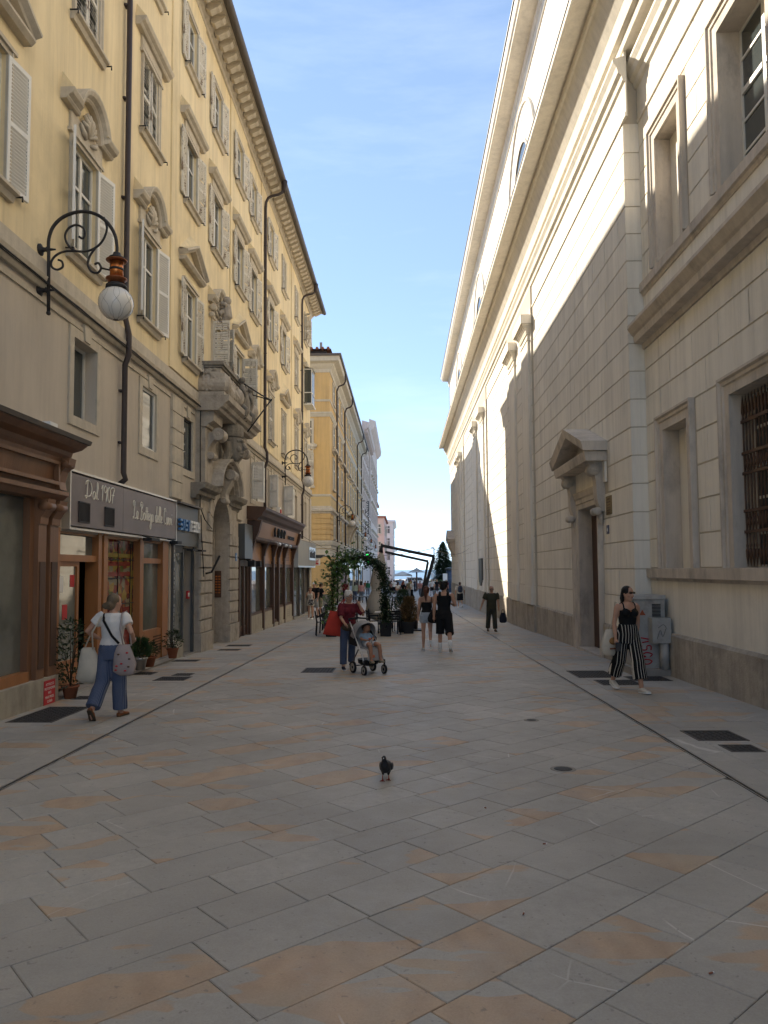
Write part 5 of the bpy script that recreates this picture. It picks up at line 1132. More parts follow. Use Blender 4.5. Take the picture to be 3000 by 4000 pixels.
# --- narrow door with grey sign box, then the coffee shop
nd_ = wroot('shop_door', (LX, 24.8, gz(24.8)), 'narrow brown glazed door under a dark grey sign box beside the portal', 'door')
MB().box(LX,LX+.22,24.2,25.45,2.15,3.3).build('sign_box', M['sign_grey'], nd_)
for y0, y1 in ((24.16,24.3),(24.82,24.96),(25.4,25.55)): MB().box(LX-.05,LX+.06,y0,y1,-.42,2.1).build('post', M['wood_dark'], nd_)
MB().box(LX-.05,LX+.06,24.3,25.4,1.9,2.1).build('head_rail', M['gutter'], nd_); 
for y0, y1 in ((24.3,24.82),(24.96,25.4)): MB().box(LX-.02,LX-.01,y0,y1,-.1,1.9).build('pane', M['glass_shop'], nd_); MB().box(LX-.04,LX,y0,y1,-.42,-.1).build('panel', M['wood_dark'], nd_)
for y_ in (24.5,25.5): MB().tube([(LX+.2,y_,2.12),(LX+.34,y_,2.05)], .02, 5).box(LX+.28,LX+.5,y_-.14,y_+.14,1.88,2.08).build('floodlight', M['black'], nd_)
lo = wroot('shop', (LX, 31, gz(31)), 'brown wooden coffee shop front with deep cornice and large panes', 'shop front')
MB().prism([(LX,3.55),(LX+.36,3.5),(LX+.4,3.58),(LX+.52,3.66),(LX+.58,3.78),(LX+.66,3.86),(LX+.68,3.95),(LX,4.0)], 1, 25.5, 35.95).build('cornice', M['wood_dark'], lo)
MB().prism([(LX,2.95),(LX+.24,2.95),(LX+.36,3.5),(LX,3.55)], 1, 25.62, 35.85).build('fascia', M['wood_fascia'], lo)
MB().prism([(LX,2.78),(LX+.22,2.78),(LX+.3,2.84),(LX+.32,2.93),(LX,2.95)], 1, 25.55, 35.9).build('lintel', M['wood_dark'], lo)
for y0 in (25.58,35.62): MB().prism([(LX,2.7),(LX+.26,2.8),(LX+.4,3.1),(LX+.5,3.5),(LX,3.5)], 1, y0, y0+.26).build('console', M['wood_dark'], lo)
LP = [25.6,28.1,30.25,31.5,33.1,35.6]
for y_ in LP:
    p = MB().box(LX-.1,LX+.12,y_,y_+.22,-.6,2.3).build('pilaster', M['wood_dark'], lo)
    MB().prism([(LX,2.3),(LX+.14,2.3),(LX+.18,2.5),(LX+.28,2.78),(LX,2.78)], 1, y_, y_+.22).build('bracket', M['wood_dark'], p)
for i in range(5):
    a, b_ = LP[i]+.22, LP[i+1]
    MB().box(LX-.04,LX+.04,a,b_,1.88,2.02).build('transom', M['wood_dark'], lo); pn = MB().box(LX-.05,LX+.01,a,b_,2.02,2.78).build('panel', M['wood_panel'], lo)
    MB().sweep([(a+.1,2.12),(b_-.1,2.12),(b_-.1,2.66),(a+.1,2.66)], [(0,0),(.03,0),(.03,.03),(0,.03)], LX+.01, 1, closed=True).build('moulding', M['wood_panel'], pn)
    door = i == 2; z0_ = -.3 if door else .25
    MB().box(LX-.05,LX-.04,a,b_,z0_,1.88).build('pane', M['glass_shop'], lo); MB().box(LX-.05,LX+.05,a,b_,z0_-.1,z0_).build('bottom_rail', M['wood_dark'], lo)
    if not door: MB().box(LX-.05,LX+.06,a,b_,-.7,.15).build('base', M['shop_base'], lo)
    if door: MB().box(LX-.05,LX+.02,a,b_,-.66,-.4).build('threshold', M['concrete'], lo); MB().ball((LX+.02,a+.12,.5), .035, 8, 6).build('knob', M['alu'], lo)
for z in range(6): MB().box(LX+.012,LX+.02,33.7,35.0,2.2+.07*z,2.23+.07*z).build('louvre', M['wood_dark'], lo)
for z in range(4): MB().box(LX+.062,LX+.07,34.1,34.9,-.35+.09*z,-.32+.09*z).build('louvre', M['concrete'], lo)
MB().box(LX,LX+.1,25.6,35.85,-.8,-.42).build('kerb_stone', M['shop_base'], lo)
seg_word('LOOP', LX+.32, 29.1, 3.08, .34, .36, .42, M['black'], lo, d=.07)
text('BY DARK ROAST', .22, (LX+.33,32.6,3.12), ROT_L, M['black'], lo, 'lettering', .012, sx=1.15, bold=.004)
for y_ in (28.6,30.2,31.3): MB().tube([(LX+.28,y_,2.86),(LX+.5,y_,2.84),(LX+.6,y_,2.78)], .02, 6).lathe([(.02,-.1),(.07,-.1),(.07,.14),(.02,.14)], (LX+.6,y_,2.76), 10, axis=1).build('lamp', M['alu'], lo)
# --- silver corrugated fascia shop
sv = wroot('shop', (LX, 39.5, gz(39.5)), 'shop with corrugated silver fascia at the far corner of the yellow palazzo', 'shop front')
cg = []; n_ = 60
vs_ = []
for i in range(n_*2+1):
    y_ = 36.1+i*(43.1-36.1)/(n_*2); o_ = .30+(.025 if i % 2 else 0); vs_ += [(LX+o_,y_,1.98),(LX+o_,y_,3.25)]
MB().add(vs_, [(2*i,2*i+2,2*i+3,2*i+1) for i in range(n_*2)]).build('fascia', M['silver'], sv)
MB().box(LX,LX+.29,36.1,43.1,3.2,3.28).build('top', M['gutter'], sv); MB().box(LX,LX+.29,36.1,43.1,1.9,1.98).build('underside', M['alu'], sv); MB().box(LX,LX+.3,36.08,36.1,1.9,3.28).build('side', M['silver'], sv)
sb = MB().box(LX+.33,LX+.36,39.9,42.6,2.3,3.0).build('sign_board', M['alu'], sv)
for i, h_ in enumerate((.42,.3,.5,.36,.46,.28,.5,.34,.44,.38)): MB().box(LX+.36,LX+.37,40.05+.25*i,40.2+.25*i,2.42,2.42+h_).build('relief', M['black'], sb)
for y_ in (36.2,38.3,40.2,42.5): MB().box(LX-.1,LX+.05,y_,y_+.12,-.8,1.95).build('post', M['gutter'], sv)
for a, b_ in ((36.32,38.3),(38.42,40.2)): MB().box(LX-.05,LX-.04,a,b_,-.55,1.95).build('pane', M['glass_shop'], sv)
MB().box(LX-.1,LX+.14,36.2,43.0,-.95,-.6).build('step', M['shop_base'], sv); MB().box(LX-.6,LX-.55,36.5,38.2,1.3,1.65).build('poster', M['red'], sv)
aw = wroot('hanging_sign', (LX, 46, 2.4), 'small white sign with red script under a dark canopy, past the silver shop', 'sign')
MB().box(-5.9,-4.85,45.9,46.4,2.62,2.7).prism([(-5.9,2.5),(-5.1,2.5),(-4.95,2.62),(-5.9,2.62)], 1, 45.95, 46.35).build('canopy', M['sign_grey'], aw)
MB().box(-5.85,-5.15,46.0,46.05,2.05,2.5).build('board', M['white'], aw); MB().box(-5.6,-5.25,45.985,46.0,2.1,2.2).build('mark', M['red'], aw)
text('Stiegl', .26, (-5.82,45.99,2.24), ROT_F, M['red'], aw, 'lettering', .004, shear=.3)
# ================================================================ WALL LAMPS
def P3(l): return [(x-LX, 0, z) for x, z in l]
LB = 6.0
ARC = [(-5.25,5.65),(-5.27,6.59),(-5.265,6.74),(-5.21,6.91),(-5.08,7.05),(-4.89,7.13),(-4.7,7.14),(-4.52,7.08),(-4.37,6.95),(-4.27,6.78),(-4.235,6.61),(-4.235,6.49)]
SPI = [(-4.44,7.05),(-4.39,6.88),(-4.44,6.71),(-4.55,6.59),(-4.71,6.53),(-4.88,6.55),(-4.99,6.66),(-5.02,6.79),(-4.96,6.9),(-4.85,6.94),(-4.75,6.89),(-4.72,6.81),(-4.75,6.73),(-4.81,6.76)]
SLO = [(-4.75,6.53),(-4.99,6.54),(-5.14,6.49),(-5.22,6.39),(-5.21,6.3),(-5.13,6.26),(-5.05,6.3),(-5.06,6.38),(-5.12,6.41)]
SRI = [(-4.56,6.58),(-4.64,6.46),(-4.67,6.33),(-4.61,6.22),(-4.52,6.2),(-4.47,6.27),(-4.51,6.35),(-4.57,6.33)]
def cm3(l): return [(x-LX, 0, z-LB) for x, z in catmull(l, 4)]
def lamp_thing():
    r = empty('wall_lamp', (0,0,0))
    mb = MB().tube([(x-LX,0,z-LB) for x, z in ((-5.25,5.62),(-5.265,6.55))]+cm3(ARC[1:])[1:], .026, 8); mb.ball((-5.25-LX,0,5.60-LB), .035, 8, 6)
    mb.build('bracket_arm', M['iron'], r)
    for l in (SPI, SLO, SRI): MB().tube(cm3(l), .017, 7).build('scroll', M['iron'], r)
    for z in (6.57,5.95):
        MB().lathe([(.09,0),(.09,.02),(.04,.04),(.03,.09),(.045,.11),(.03,.13)], (0,0,z-LB), 14, axis=0).tube([(.12,0,z-LB),(.24,0,z-LB)], [.025,.012], 7).build('wall_plate', M['iron'], r)
    cx_ = -4.235-LX
    MB().lathe([(.03,.51),(.05,.5),(.06,.46),(.11,.43),(.13,.40)], (cx_,0,0), 18).build('cap', M['iron'], r)
    MB().lathe([(.12,.40),(.155,.385),(.15,.37),(.10,.36)], (cx_,0,0), 20).build('upper_rim', M['copper_dark'], r)
    MB().lathe([(.098,.12),(.095,.24),(.098,.36)], (cx_,0,0), 20).build('copper_drum', M['copper'], r)
    MB().lathe([(.103,.225),(.103,.26)], (cx_,0,0), 20).tube([(cx_-.1,0,.24),(cx_-.22,0,.27)], .014, 6).build('clamp', M['iron'], r)
    MB().lathe([(.10,.12),(.155,.105),(.155,.09),(.12,.07),(.11,.03)], (cx_,0,0), 20).build('lower_rim', M['copper_dark'], r)
    MB().lathe([(.11,.03),(.15,-.0),(.155,-.04),(.13,-.05)], (cx_,0,0), 20).build('neck', M['iron'], r)
    gl = MB().ball((cx_,0,-.27), .25, 24, 16).build('globe', M['globe'], r)
    nt_ = MB()
    for k in range(8):
        for sg in (-1,1):
            pts = []
            for i in range(13):
                t = i/12; th = .35+t*2.6; a = 2*pi*k/8+sg*(.5*sin(t*pi*4)*.22+t*.9); pts.append((cx_+.253*sin(th)*cos(a), .253*sin(th)*sin(a), -.27+.253*cos(th)))
            nt_.tube(pts, .0014, 4)
    nt_.lathe([(.01,-.525),(.04,-.525),(.04,-.512)], (cx_,0,0), 10); nt_.build('wire_net', M['gutter'], gl, kind='stuff')
    return r
lamp0 = lamp_thing()
LAMPS = [(LX,10.72,LB,'ornate iron wall lamp with copper drum and netted globe, largest and nearest',1),(LX,33.0,LB,'iron wall lamp with white globe on the yellow palazzo above the coffee shop',1),
         (LX+.25,58.5,5.7,'wall lamp with white globe near the front corner of the ochre building',1),(LX+.1,82.0,5.45,'wall lamp with white globe below the stone balcony of the ochre building',1),(LX+.1,97,5.3,'wall lamp with white globe at the far end of the ochre building',1),(LX+.1,112,5.0,'farthest wall lamp with white globe, on the grey ornate building',1)]
for i, (x, y_, z, lb, s_) in enumerate(LAMPS):
    o = lamp0 if i == 0 else copy_tree(lamp0)
    o.location = (x, y_, z); tag(o, lb, 'wall lamp', 'globe lamps on brackets along the left facades')
# ================================================================ BUILDINGS FARTHER DOWN THE STREET
def far_window(root_, X, c, z0_, w_, h_, hood_=None, sgn=1, side=False, arch=False, fm='trim'):
    """window on a wall facing +X (or, side=True, on a wall y=X facing the viewer, c along x)"""
    def B(mb_, o0, o1, a, b_, z0__, z1__):
        if side: mb_.box(a, b_, X-o1, X-o0, z0__, z1__)
        else: mb_.box(X+o0, X+o1, a, b_, z0__, z1__)
    fr = MB(); t = .16
    B(fr,0,.09,c-w_/2-t,c-w_/2,z0_,z0_+h_); B(fr,0,.09,c+w_/2,c+w_/2+t,z0_,z0_+h_); B(fr,0,.09,c-w_/2-t,c+w_/2+t,z0_+h_,z0_+h_+t); B(fr,0,.16,c-w_/2-t-.08,c+w_/2+t+.08,z0_-.14,z0_)
    w0 = fr.build('window', M[fm], root_)
    pn = MB(); B(pn,0,.02,c-w_/2,c+w_/2,z0_,z0_+h_); pn.build('pane', M['win_dark'], w0)
    mu = MB(); B(mu,.02,.05,c-.05,c+.05,z0_,z0_+h_); B(mu,.02,.05,c-w_/2,c-.05,z0_+h_*.62,z0_+h_*.68); B(mu,.02,.05,c+.05,c+w_/2,z0_+h_*.62,z0_+h_*.68); mu.build('mullion', M['frame_white'], w0)
    if hood_:
        hd = MB(); B(hd,0,.10,c-w_/2-.3,c+w_/2+.3,z0_+h_+.45,z0_+h_+.6); B(hd,0,.32,c-w_/2-.4,c+w_/2+.4,z0_+h_+.6,z0_+h_+.8); hd.build('hood', M['stone'], w0)
    return w0
# --- ochre building across the side street
Y2 = 54.8; YE = 99.0
oc = wroot('ochre_building', (LX, Y2, gz(Y2)), 'ochre corner building with cream bands and bracketed cornice beyond the yellow palazzo', 'building')
MB().box(-24,LX,Y2,YE,3.9,16.9).build('wall', M['ochre'], oc); MB().box(-24,LX,Y2,YE,-3,3.7).build('ground_floor_wall', M['ochre'], oc)
def wrap(prof, nm, m_, root_=oc, X=LX, Y0=Y2, Y1=YE):
    mb_ = MB(); n2 = len(prof); vs_ = []
    for (o, z) in prof: vs_.append((-24, Y0-o, z))
    for (o, z) in prof: vs_.append((X+o, Y0-o, z))
    for (o, z) in prof: vs_.append((X+o, Y1, z))
    fs = [(k*n2+j, k*n2+(j+1) % n2, (k+1)*n2+(j+1) % n2, (k+1)*n2+j) for k in (0,1) for j in range(n2)]+[tuple(range(n2)), tuple(2*n2+j for j in range(n2))]
    return mb_.add(vs_, fs).build(nm, M[m_], root_)
wrap([(-.1,3.35),(.08,3.35),(.1,3.55),(.2,3.62),(.26,3.85),(.26,3.92),(-.1,3.95)], 'band', 'trim'); wrap([(-.1,2.75),(.05,2.75),(.05,3.3),(-.1,3.3)], 'frieze', 'trim')
wrap([(-.1,5.95),(.06,5.95),(.1,6.05),(.24,6.12),(.26,6.25),(.08,6.32),(.08,6.5),(-.1,6.5)], 'band', 'stone'); wrap([(-.1,7.2),(.06,7.2),(.10,7.28),(.10,7.38),(-.1,7.4)], 'band', 'trim'); wrap([(-.1,6.5),(.04,6.5),(.04,7.2),(-.1,7.2)], 'parapet_band', 'ochre_pale')
wrap([(-.1,13.2),(.05,13.2),(.12,13.4),(.16,13.45),(.16,13.55),(-.1,13.56)], 'band', 'trim'); wrap([(-.1,14.35),(.05,14.35),(.08,14.5),(-.1,14.52)], 'band', 'trim')
wrap([(-.1,16.55),(.06,16.55),(.1,16.8),(.3,17.0),(.36,17.15),(.75,17.25),(.8,17.5),(.8,17.6),(-.1,17.7)], 'cornice', 'trim')
wrap([(-.1,17.6),(.92,17.6),(.95,17.75),(-.1,17.8)], 'gutter', 'gutter')
MB().box(-24,LX-.3,Y2+.5,YE,17.7,18.4).build('attic', M['pipe'], oc)
rf = MB().add([(-24,Y2+.1,18.4),(LX+.1,Y2+.1,18.4),(LX+.1,YE,18.4),(-24,YE,18.4),(-14,Y2+9,20.2),(-14,YE-9,20.2)], [(0,1,4),(1,2,5,4),(2,3,5),(3,0,4,5)]).build('roof', M['tile'], oc)
for i in range(24): MB().tube([(-5.5-.42*i,Y2+.0,18.42),(-5.7-.42*i,Y2+2.4,18.86)], .12, 6).build('ridge_tile', M['tile'], rf)
for x in (-6.2,-7.0): MB().box(x-.09,x+.09,Y2+1.4,Y2+1.6,18.6,19.3).build('chimney_pipe', M['concrete'], rf)
for k in range(5):                                                     # rusticated courses on the corner
    z0_ = 3.98+k*.395
    for i in range(4):
        x1 = LX+.03-(i*1.5 if k % 2 else max(i*1.5-.75,0)); x0 = LX+.03-((i+1)*1.5 if k % 2 else (i+1)*1.5-.75)
        MB().box(x0+.03,x1,Y2-.05,Y2,z0_+.03,z0_+.37).build('rustic_block', M['ochre'], oc)
    for i in range(16):
        a = Y2-.05+i*2.8; MB().box(LX,LX+.05,a+.03,a+2.76,z0_+.03,z0_+.37).build('rustic_block', M['ochre'], oc)
for k in range(8):
    z0_ = -.95+k*.45
    for i in range(4): MB().box(LX-1.4*(i+1)+.02,LX-1.4*i+(.03 if i == 0 else 0),Y2-.03,Y2,z0_+.012,z0_+.438).build('ground_block', M['ochre'], oc)
MB().box(-24,LX+.06,Y2-.06,Y2,-3,-.95+.9).build('plinth', M['concrete'], oc)
ax = [57.6+3.72*i for i in range(11)]
for i, c in enumerate(ax):
    far_window(oc, LX, c, 8.0, 1.15, 2.3, True); far_window(oc, LX, c, 11.3, 1.1, 1.6); far_window(oc, LX, c, 14.7, 1.05, 1.5); far_window(oc, LX+.05, c, 4.15, 1.0, 1.6)
for x in (-7.35,-11.0):
    far_window(oc, Y2, x, 8.0, 1.2, 2.3, True, side=True); far_window(oc, Y2, x, 11.2, 1.2, 1.7, side=True); far_window(oc, Y2, x, 14.6, 1.15, 1.6, side=True)
for y0, y1, mm in ((58.8,61.6,'glass_shop'),(63.2,70.5,'wood_dark'),(73,79,'glass_shop'),(82,88,'glass_shop'),(90,96,'glass_shop')):
    s_ = MB().box(LX,LX+.06,y0,y1,-1.2,2.2).build('shop_opening', M[mm], oc); MB().box(LX,LX+.12,y0-.2,y0,-1.3,2.4).build('jamb', M['trim'], s_); MB().box(LX,LX+.12,y1,y1+.2,-1.3,2.4).build('jamb', M['trim'], s_); MB().box(LX,LX+.3,y0-.2,y1+.2,2.2,2.6).build('shutter_box', M['alu'], s_)
    if mm == 'wood_dark':
        for i in range(12): MB().box(LX+.06,LX+.12,y0+.6*i+.05,y0+.6*i+.35,-1.1,2.15).build('slat', M['wood_brown'], s_)
for y_ in (59.3,67.6,86.2,94.7): MB().tube([(LX+.85,y_,17.6),(LX+.85,y_,17.0),(LX+.7,y_,16.75),(LX+.3,y_,16.6),(LX+.15,y_,16.2),(LX+.15,y_,-1)], .07, 7).build('downpipe', M['pipe'], oc)
b0 = MB().prism([(LX,6.0),(LX+.9,6.0),(LX+.95,6.15),(LX,6.15)], 1, 71.0, 75.2).build('balcony', M['stone'], oc)
for i in range(9): MB().lathe([(.05,6.15),(.12,6.4),(.06,6.7),(.09,6.95)], (LX+.85,71.2+.475*i,0), 7).build('baluster', M['stone'], b0)
MB().box(LX,LX+.95,71.0,75.2,6.95,7.1).build('rail', M['stone'], b0)
for y_ in (71.3,74.6): MB().prism([(LX,4.5),(LX+.2,4.6),(LX+.45,5.3),(LX+.85,5.9),(LX+.85,6.0),(LX,6.0)], 1, y_, y_+.35).build('console', M['stone'], b0)
MB().tube([(LX+.2,Y2,3.95),(LX+.5,Y2-.2,4.0)], .02, 5).build('lamp_stub', M['iron'], oc)
# --- grey ornate building with vertical sign
g1 = wroot('grey_building', (LX, 99.2, gz(99)), 'ornate pale grey building with heavy cornice beyond the ochre one', 'building')
MB().box(-24,LX,99.2,120,-3,20.6).build('wall', M['grey_facade'], g1)
MB().prism([(LX,20.0),(LX+.2,20.1),(LX+.3,20.6),(LX+.9,20.9),(LX+1.0,21.6),(LX,21.9)], 1, 99.0, 120).build('cornice', M['grey_facade'], g1)
for i in range(20): MB().box(LX,LX+.75,99.4+1.04*i,99.9+1.04*i,20.3,20.85).build('modillion', M['grey_facade'], g1)
for z in (4.4,9.4,13.6): MB().prism([(LX,z),(LX+.25,z+.1),(LX+.3,z+.35),(LX,z+.4)], 1, 99.1, 120).build('band', M['grey_facade'], g1)
for c in (101.5,105.3,109.1,112.9,116.7):
    for z in (5.6,10.4,14.4,17.6): far_window(g1, LX, c, z, 1.3, 2.2 if z < 17 else 1.4, z < 14, fm='grey_facade')
    MB().box(LX,LX+.5,c-1.1,c+1.1,5.0,5.5).build('balconet', M['grey_facade'], g1)
ps = wroot('vertical_sign', (LX+.5,99.0,6.4), 'tall vertical letter sign seen from behind on the grey building', 'sign')
MB().box(LX+.02,LX+.35,98.8,98.9,10.9,11.0).build('bracket', M['iron'], ps); MB().box(LX+.02,LX+.35,98.8,98.9,6.5,6.6).build('bracket', M['iron'], ps)
for i, c in enumerate('PENSIONE'): text(c, .78, (LX+.95,98.75,10.35-.545*i), (pi/2,0,pi), M['win_dark'], ps, 'letter', .03, bold=.012); 
g2 = wroot('tall_grey_building', (LX, 120.2, gz(120)), 'taller grey building with projecting cornice, behind the ornate grey one', 'building')
MB().box(-24,LX+.2,120.2,152,-3,25).build('wall', M['grey_facade'], g2); MB().prism([(LX+.2,24.4),(LX+.5,24.6),(LX+1.0,25.2),(LX+1.1,26.0),(LX,26.4)], 1, 120.0, 152).build('cornice', M['grey_facade'], g2)
for c in (123,127.5,132,136.5,141,145.5,150):
    for z in (5.4,10,14.4,18.6): far_window(g2, LX+.2, c, z, 1.4, 2.3, z < 15, fm='grey_facade')
# --- pink and white buildings at the end
pk = wroot('pink_building', (-4.2,168, gz(168)), 'small pink building with red tiled roof far down the street', 'building')
MB().box(-26,-4.2,168,192,-3,13.6).build('wall', M['pink_facade'], pk); MB().box(-26,-6.5,170,190,13.6,17.6).build('upper_storey', M['pink_facade'], pk)
MB().prism([(-26,13.5),(-3.8,13.5),(-3.8,13.9),(-26,14.6)], 1, 167.6, 192).build('eaves', M['tile'], pk); MB().prism([(-26,17.6),(-6.0,17.6),(-6.0,18.0),(-14,19.6)], 1, 169.5, 190.5).build('roof', M['tile'], pk)
for x in (-5.6,-8.2):
    for z in (1.5,6,10): far_window(pk, 168, x, z, 1.1, 2.0, side=True)
for c in (171,175.5,180,184.5,189):
    for z in (1.5,6,10): far_window(pk, -4.2, c, z, 1.1, 2.0)
wh = wroot('white_building', (-2.7,205, gz(205)), 'tall whitish building at the far end of the left row', 'building')
MB().box(-26,-2.7,205,240,-3,15).build('wall', M['white_facade'], wh); MB().prism([(-26,14.8),(-2.5,14.8),(-2.0,15.4),(-26,15.9)], 1, 204.5, 240).build('cornice', M['white_facade'], wh)
for x in (-4.2,-6.6):
    for z in (0.5,4.4,8.4,11.8): far_window(wh, 205, x, z, 1.1, 2.0, side=True, fm='white_facade')
for c in (208,213,218,223,228,233):
    for z in (0.5,4.4,8.4,11.8): far_window(wh, -2.7, c, z, 1.1, 2.0, fm='white_facade')
for z in (2.9,6.9): MB().box(-2.7,-1.7,206,214,z,z+.2).build('balcony', M['white_facade'], wh)
# pharmacy cross
px_ = wroot('pharmacy_cross', (LX+.3,94,3.2), 'lit green pharmacy cross above the leafy arch', 'sign')
MB().box(LX,LX+.75,94,94.05,3.15,3.25).build('arm', M['iron'], px_)
cxp, czp, q_ = -4.45, 3.2, .17
MB().prism([(cxp+x*q_, czp+z*q_) for x, z in ((-1,-3),(1,-3),(1,-1),(3,-1),(3,1),(1,1),(1,3),(-1,3),(-1,1),(-3,1),(-3,-1),(-1,-1))], 1, 93.95, 94.1).build('case', M['black'], px_)
OUT = [(-1,-2.8),(1,-2.8),(1,-1),(2.8,-1),(2.8,1),(1,1),(1,2.8),(-1,2.8),(-1,1),(-2.8,1),(-2.8,-1),(-1,-1)]
for i in range(12):
    (x0, z0_), (x1, z1_) = OUT[i], OUT[(i+1) % 12]
    MB().box(cxp+min(x0,x1)*q_-.02,cxp+max(x0,x1)*q_+.02,93.9,93.94,czp+min(z0_,z1_)*q_-.02,czp+max(z0_,z1_)*q_+.02).build('light_strip', M['green_lit'], px_)
# cables over the street
def cable(a, b_, sag, lb, r_=.012):
    a, b_ = Vector(a), Vector(b_); pts = [a.lerp(b_, i/16)-Vector((0,0,sag*4*(i/16)*(1-i/16))) for i in range(17)]
    MB().tube(pts, r_, 4).build('cable', M['black'], label=lb, cat='cable')
cable((LX+.3,36.3,3.55),(-3.9,56,3.0),.3,'thin black cable from the coffee shop cornice to the ochre building')
cable((-4.6,60,3.75),(1.13,27.4,2.53),.5,'thin black cable from the ochre building to the parasol mast')
cable((1.13,27.4,2.5),(4.6,52,3.2),.3,'thin black cable from the parasol mast to the church wall')
# --- tree, advertising column and board at the far right
def fronds(mb_, p0, ang, ln, droop, w_, rng, n_=7):
    d = Vector((cos(ang), sin(ang), 0)); s_ = Vector((-sin(ang), cos(ang), 0)); p = Vector(p0)
    for i in range(n_):
        t = (i+1)/n_; c = p+d*ln*t+Vector((0,0,-droop*t*t)); k = w_*(1-.6*t)
        for sg in (-1,1):
            e = c+s_*sg*k+d*k*.7+Vector((0,0,rng.uniform(-.05,.12)*k*3)); m_ = (c+e)*.5
            mb_.add([c, m_+d*k*.16+Vector((0,0,.03)), e, m_-d*k*.16-Vector((0,0,.03))], [(0,1,2,3)])
tr = empty('conifer_tree', (6.3,118,gz(118)), 0, 'dark evergreen tree with a spire top beyond the church corner', 'tree')
MB().tube([(0,0,0),(.05,0,3.5),(0,.05,7.6)], [.22,.14,.02], 8).build('trunk', M['bark'], tr)
rng = random.Random(4); cr_ = MB()
for i in range(620):
    t = rng.random()**.8; z = 1.0+6.6*t; L_ = (2.9*(1-t)**.75+.15)*rng.uniform(.65,1.1); fronds(cr_, (0,0,z), rng.uniform(0,2*pi), L_, .35*L_, .32*L_+.08, rng, 6)
cr_.build('crown', M['leaf_dark'], tr)
t2 = copy_tree(tr); t2.location = (7.6,124,gz(124)); t2.scale = (1.5,1.3,.62); t2['label'] = 'wider dark evergreen tree behind the spire-topped one'
tr['group'] = t2['group'] = 'evergreens beyond the church'
hd_ = empty('hedge', (5.6,112,gz(112)), 0, 'low bright green hedge at the far end beside the church', 'hedge')
mb = MB(); st_ = MB()
for i in range(900):
    p = Vector((rng.uniform(-1.6,2.2), rng.uniform(-.6,.6), rng.uniform(.05,1.5))); d = Vector((rng.uniform(-1,1),rng.uniform(-1,1),rng.uniform(-.4,1))).normalized()*.13; e = d.orthogonal().normalized()*.06
    mb.add([p, p+d*.5+e, p+d, p+d*.5-e], [(0,1,2,3)])
mb.build('foliage', M['leaf'], hd_); 
for x in (-1.2,0,1.4): st_.tube([(x,0,0),(x+.1,0,.9)], .03, 5)
st_.build('stems', M['bark'], hd_, kind='stuff')
kb = wroot('notice_board', (5.35,95,gz(95)), 'plain white notice board standing at the far church corner', 'board')
MB().box(5.05,5.6,94.9,95.0,-1.0,1.2).build('panel', M['white'], kb); MB().box(5.0,5.05,94.9,95.0,-1.3,1.25).build('post', M['gutter'], kb); MB().box(5.6,5.65,94.9,95.0,-1.3,1.25).build('post', M['gutter'], kb)
kk = wroot('advertising_column', (5.95,97,gz(97)), 'dark blue advertising column beside the white notice board', 'kiosk')
MB().lathe([(.45,-1.3),(.45,1.7)], (6.05,97,0), 16).build('drum', mat('poster_blue', (0.05,0.08,0.14), .4, var=.6, scale=3), kk); MB().lathe([(.6,1.7),(.6,1.85),(.1,2.0)], (6.05,97,0), 16).build('cap', M['sign_grey'], kk)
# ================================================================ CAFE TERRACE
def chair_thing():
    r = empty('cafe_chair', (0,0,0)); K = M['black']
    for sx in (-1,1):
        MB().tube([(sx*.20,.20,0),(sx*.19,.18,.63)], .02, 6).build('leg', K, r); MB().tube([(sx*.21,-.22,0),(sx*.19,-.19,.45),(sx*.19,-.25,.82)], .02, 6).build('leg', K, r)
        MB().box(sx*.20-.018,sx*.20+.018,-.22,.20,.62,.645).build('armrest', K, r)
    for i in range(5): MB().box(-.19,.19,-.19+.08*i,-.13+.08*i,.44,.46).build('seat_slat', K, r)
    for i in range(4): z = .50+.085*i; y_ = -.20-.055*(z-.45)/.37; MB().box(-.19,.19,y_-.012,y_+.01,z,z+.065).build('back_slat', K, r)
    return r
ch0 = chair_thing()
CH = [(-2.72,25.0,-1.4,'black slatted chair at the front of the left chair row, beside the left planter'),(-2.75,26.4,-1.5,'second black chair from the front in the left row'),(-2.8,27.7,-1.55,'third black chair from the front in the left row'),(-2.85,29.0,-1.6,'fourth black chair from the front in the left row'),
      (-1.85,26.2,1.5,'black chair behind the white-haired woman, facing the left row'),(-1.02,25.55,-1.35,'black chair left of the middle planter, under the closed parasol'),(-.36,25.35,.25,'black slatted chair right of the middle planter seen from behind'),
      (-.16,26.8,1.4,'black chair between middle planter and brown shrub, second row'),(-1.05,27.4,-1.5,'black chair behind the closed parasol'),(-.25,28.5,1.5,'farthest black chair behind the middle planter')]
for i, (x, y_, a, lb) in enumerate(CH):
    o = ch0 if i == 0 else copy_tree(ch0)
    o.location = (x, y_, gz(y_)); o.rotation_euler = (0,0,a); tag(o, lb, 'chair', 'black chairs of the cafe terrace')
def cafe_table():
    r = empty('cafe_table', (0,0,0)); MB().box(-.34,.34,-.34,.34,.70,.73).build('table_top', M['canvas_white'], r); MB().tube([(0,0,.02),(0,0,.70)], .03, 8).build('column', M['black'], r)
    MB().box(-.24,.24,-.04,.04,0,.03).box(-.04,.04,-.24,.24,0,.029).build('foot', M['black'], r); return r
t0 = cafe_table()
for i, (x, y_, lb) in enumerate(((-2.3,26.0,'small pale-topped cafe table in the left chair row'),(-2.32,28.2,'farther pale-topped cafe table in the left chair row'),(-.68,26.4,'small pale-topped cafe table behind the middle planter'),(-.7,28.0,'farthest pale-topped cafe table behind the closed parasol'))):
    o = t0 if i == 0 else copy_tree(t0); o.location = (x, y_, gz(y_)); tag(o, lb, 'table', 'small cafe tables')
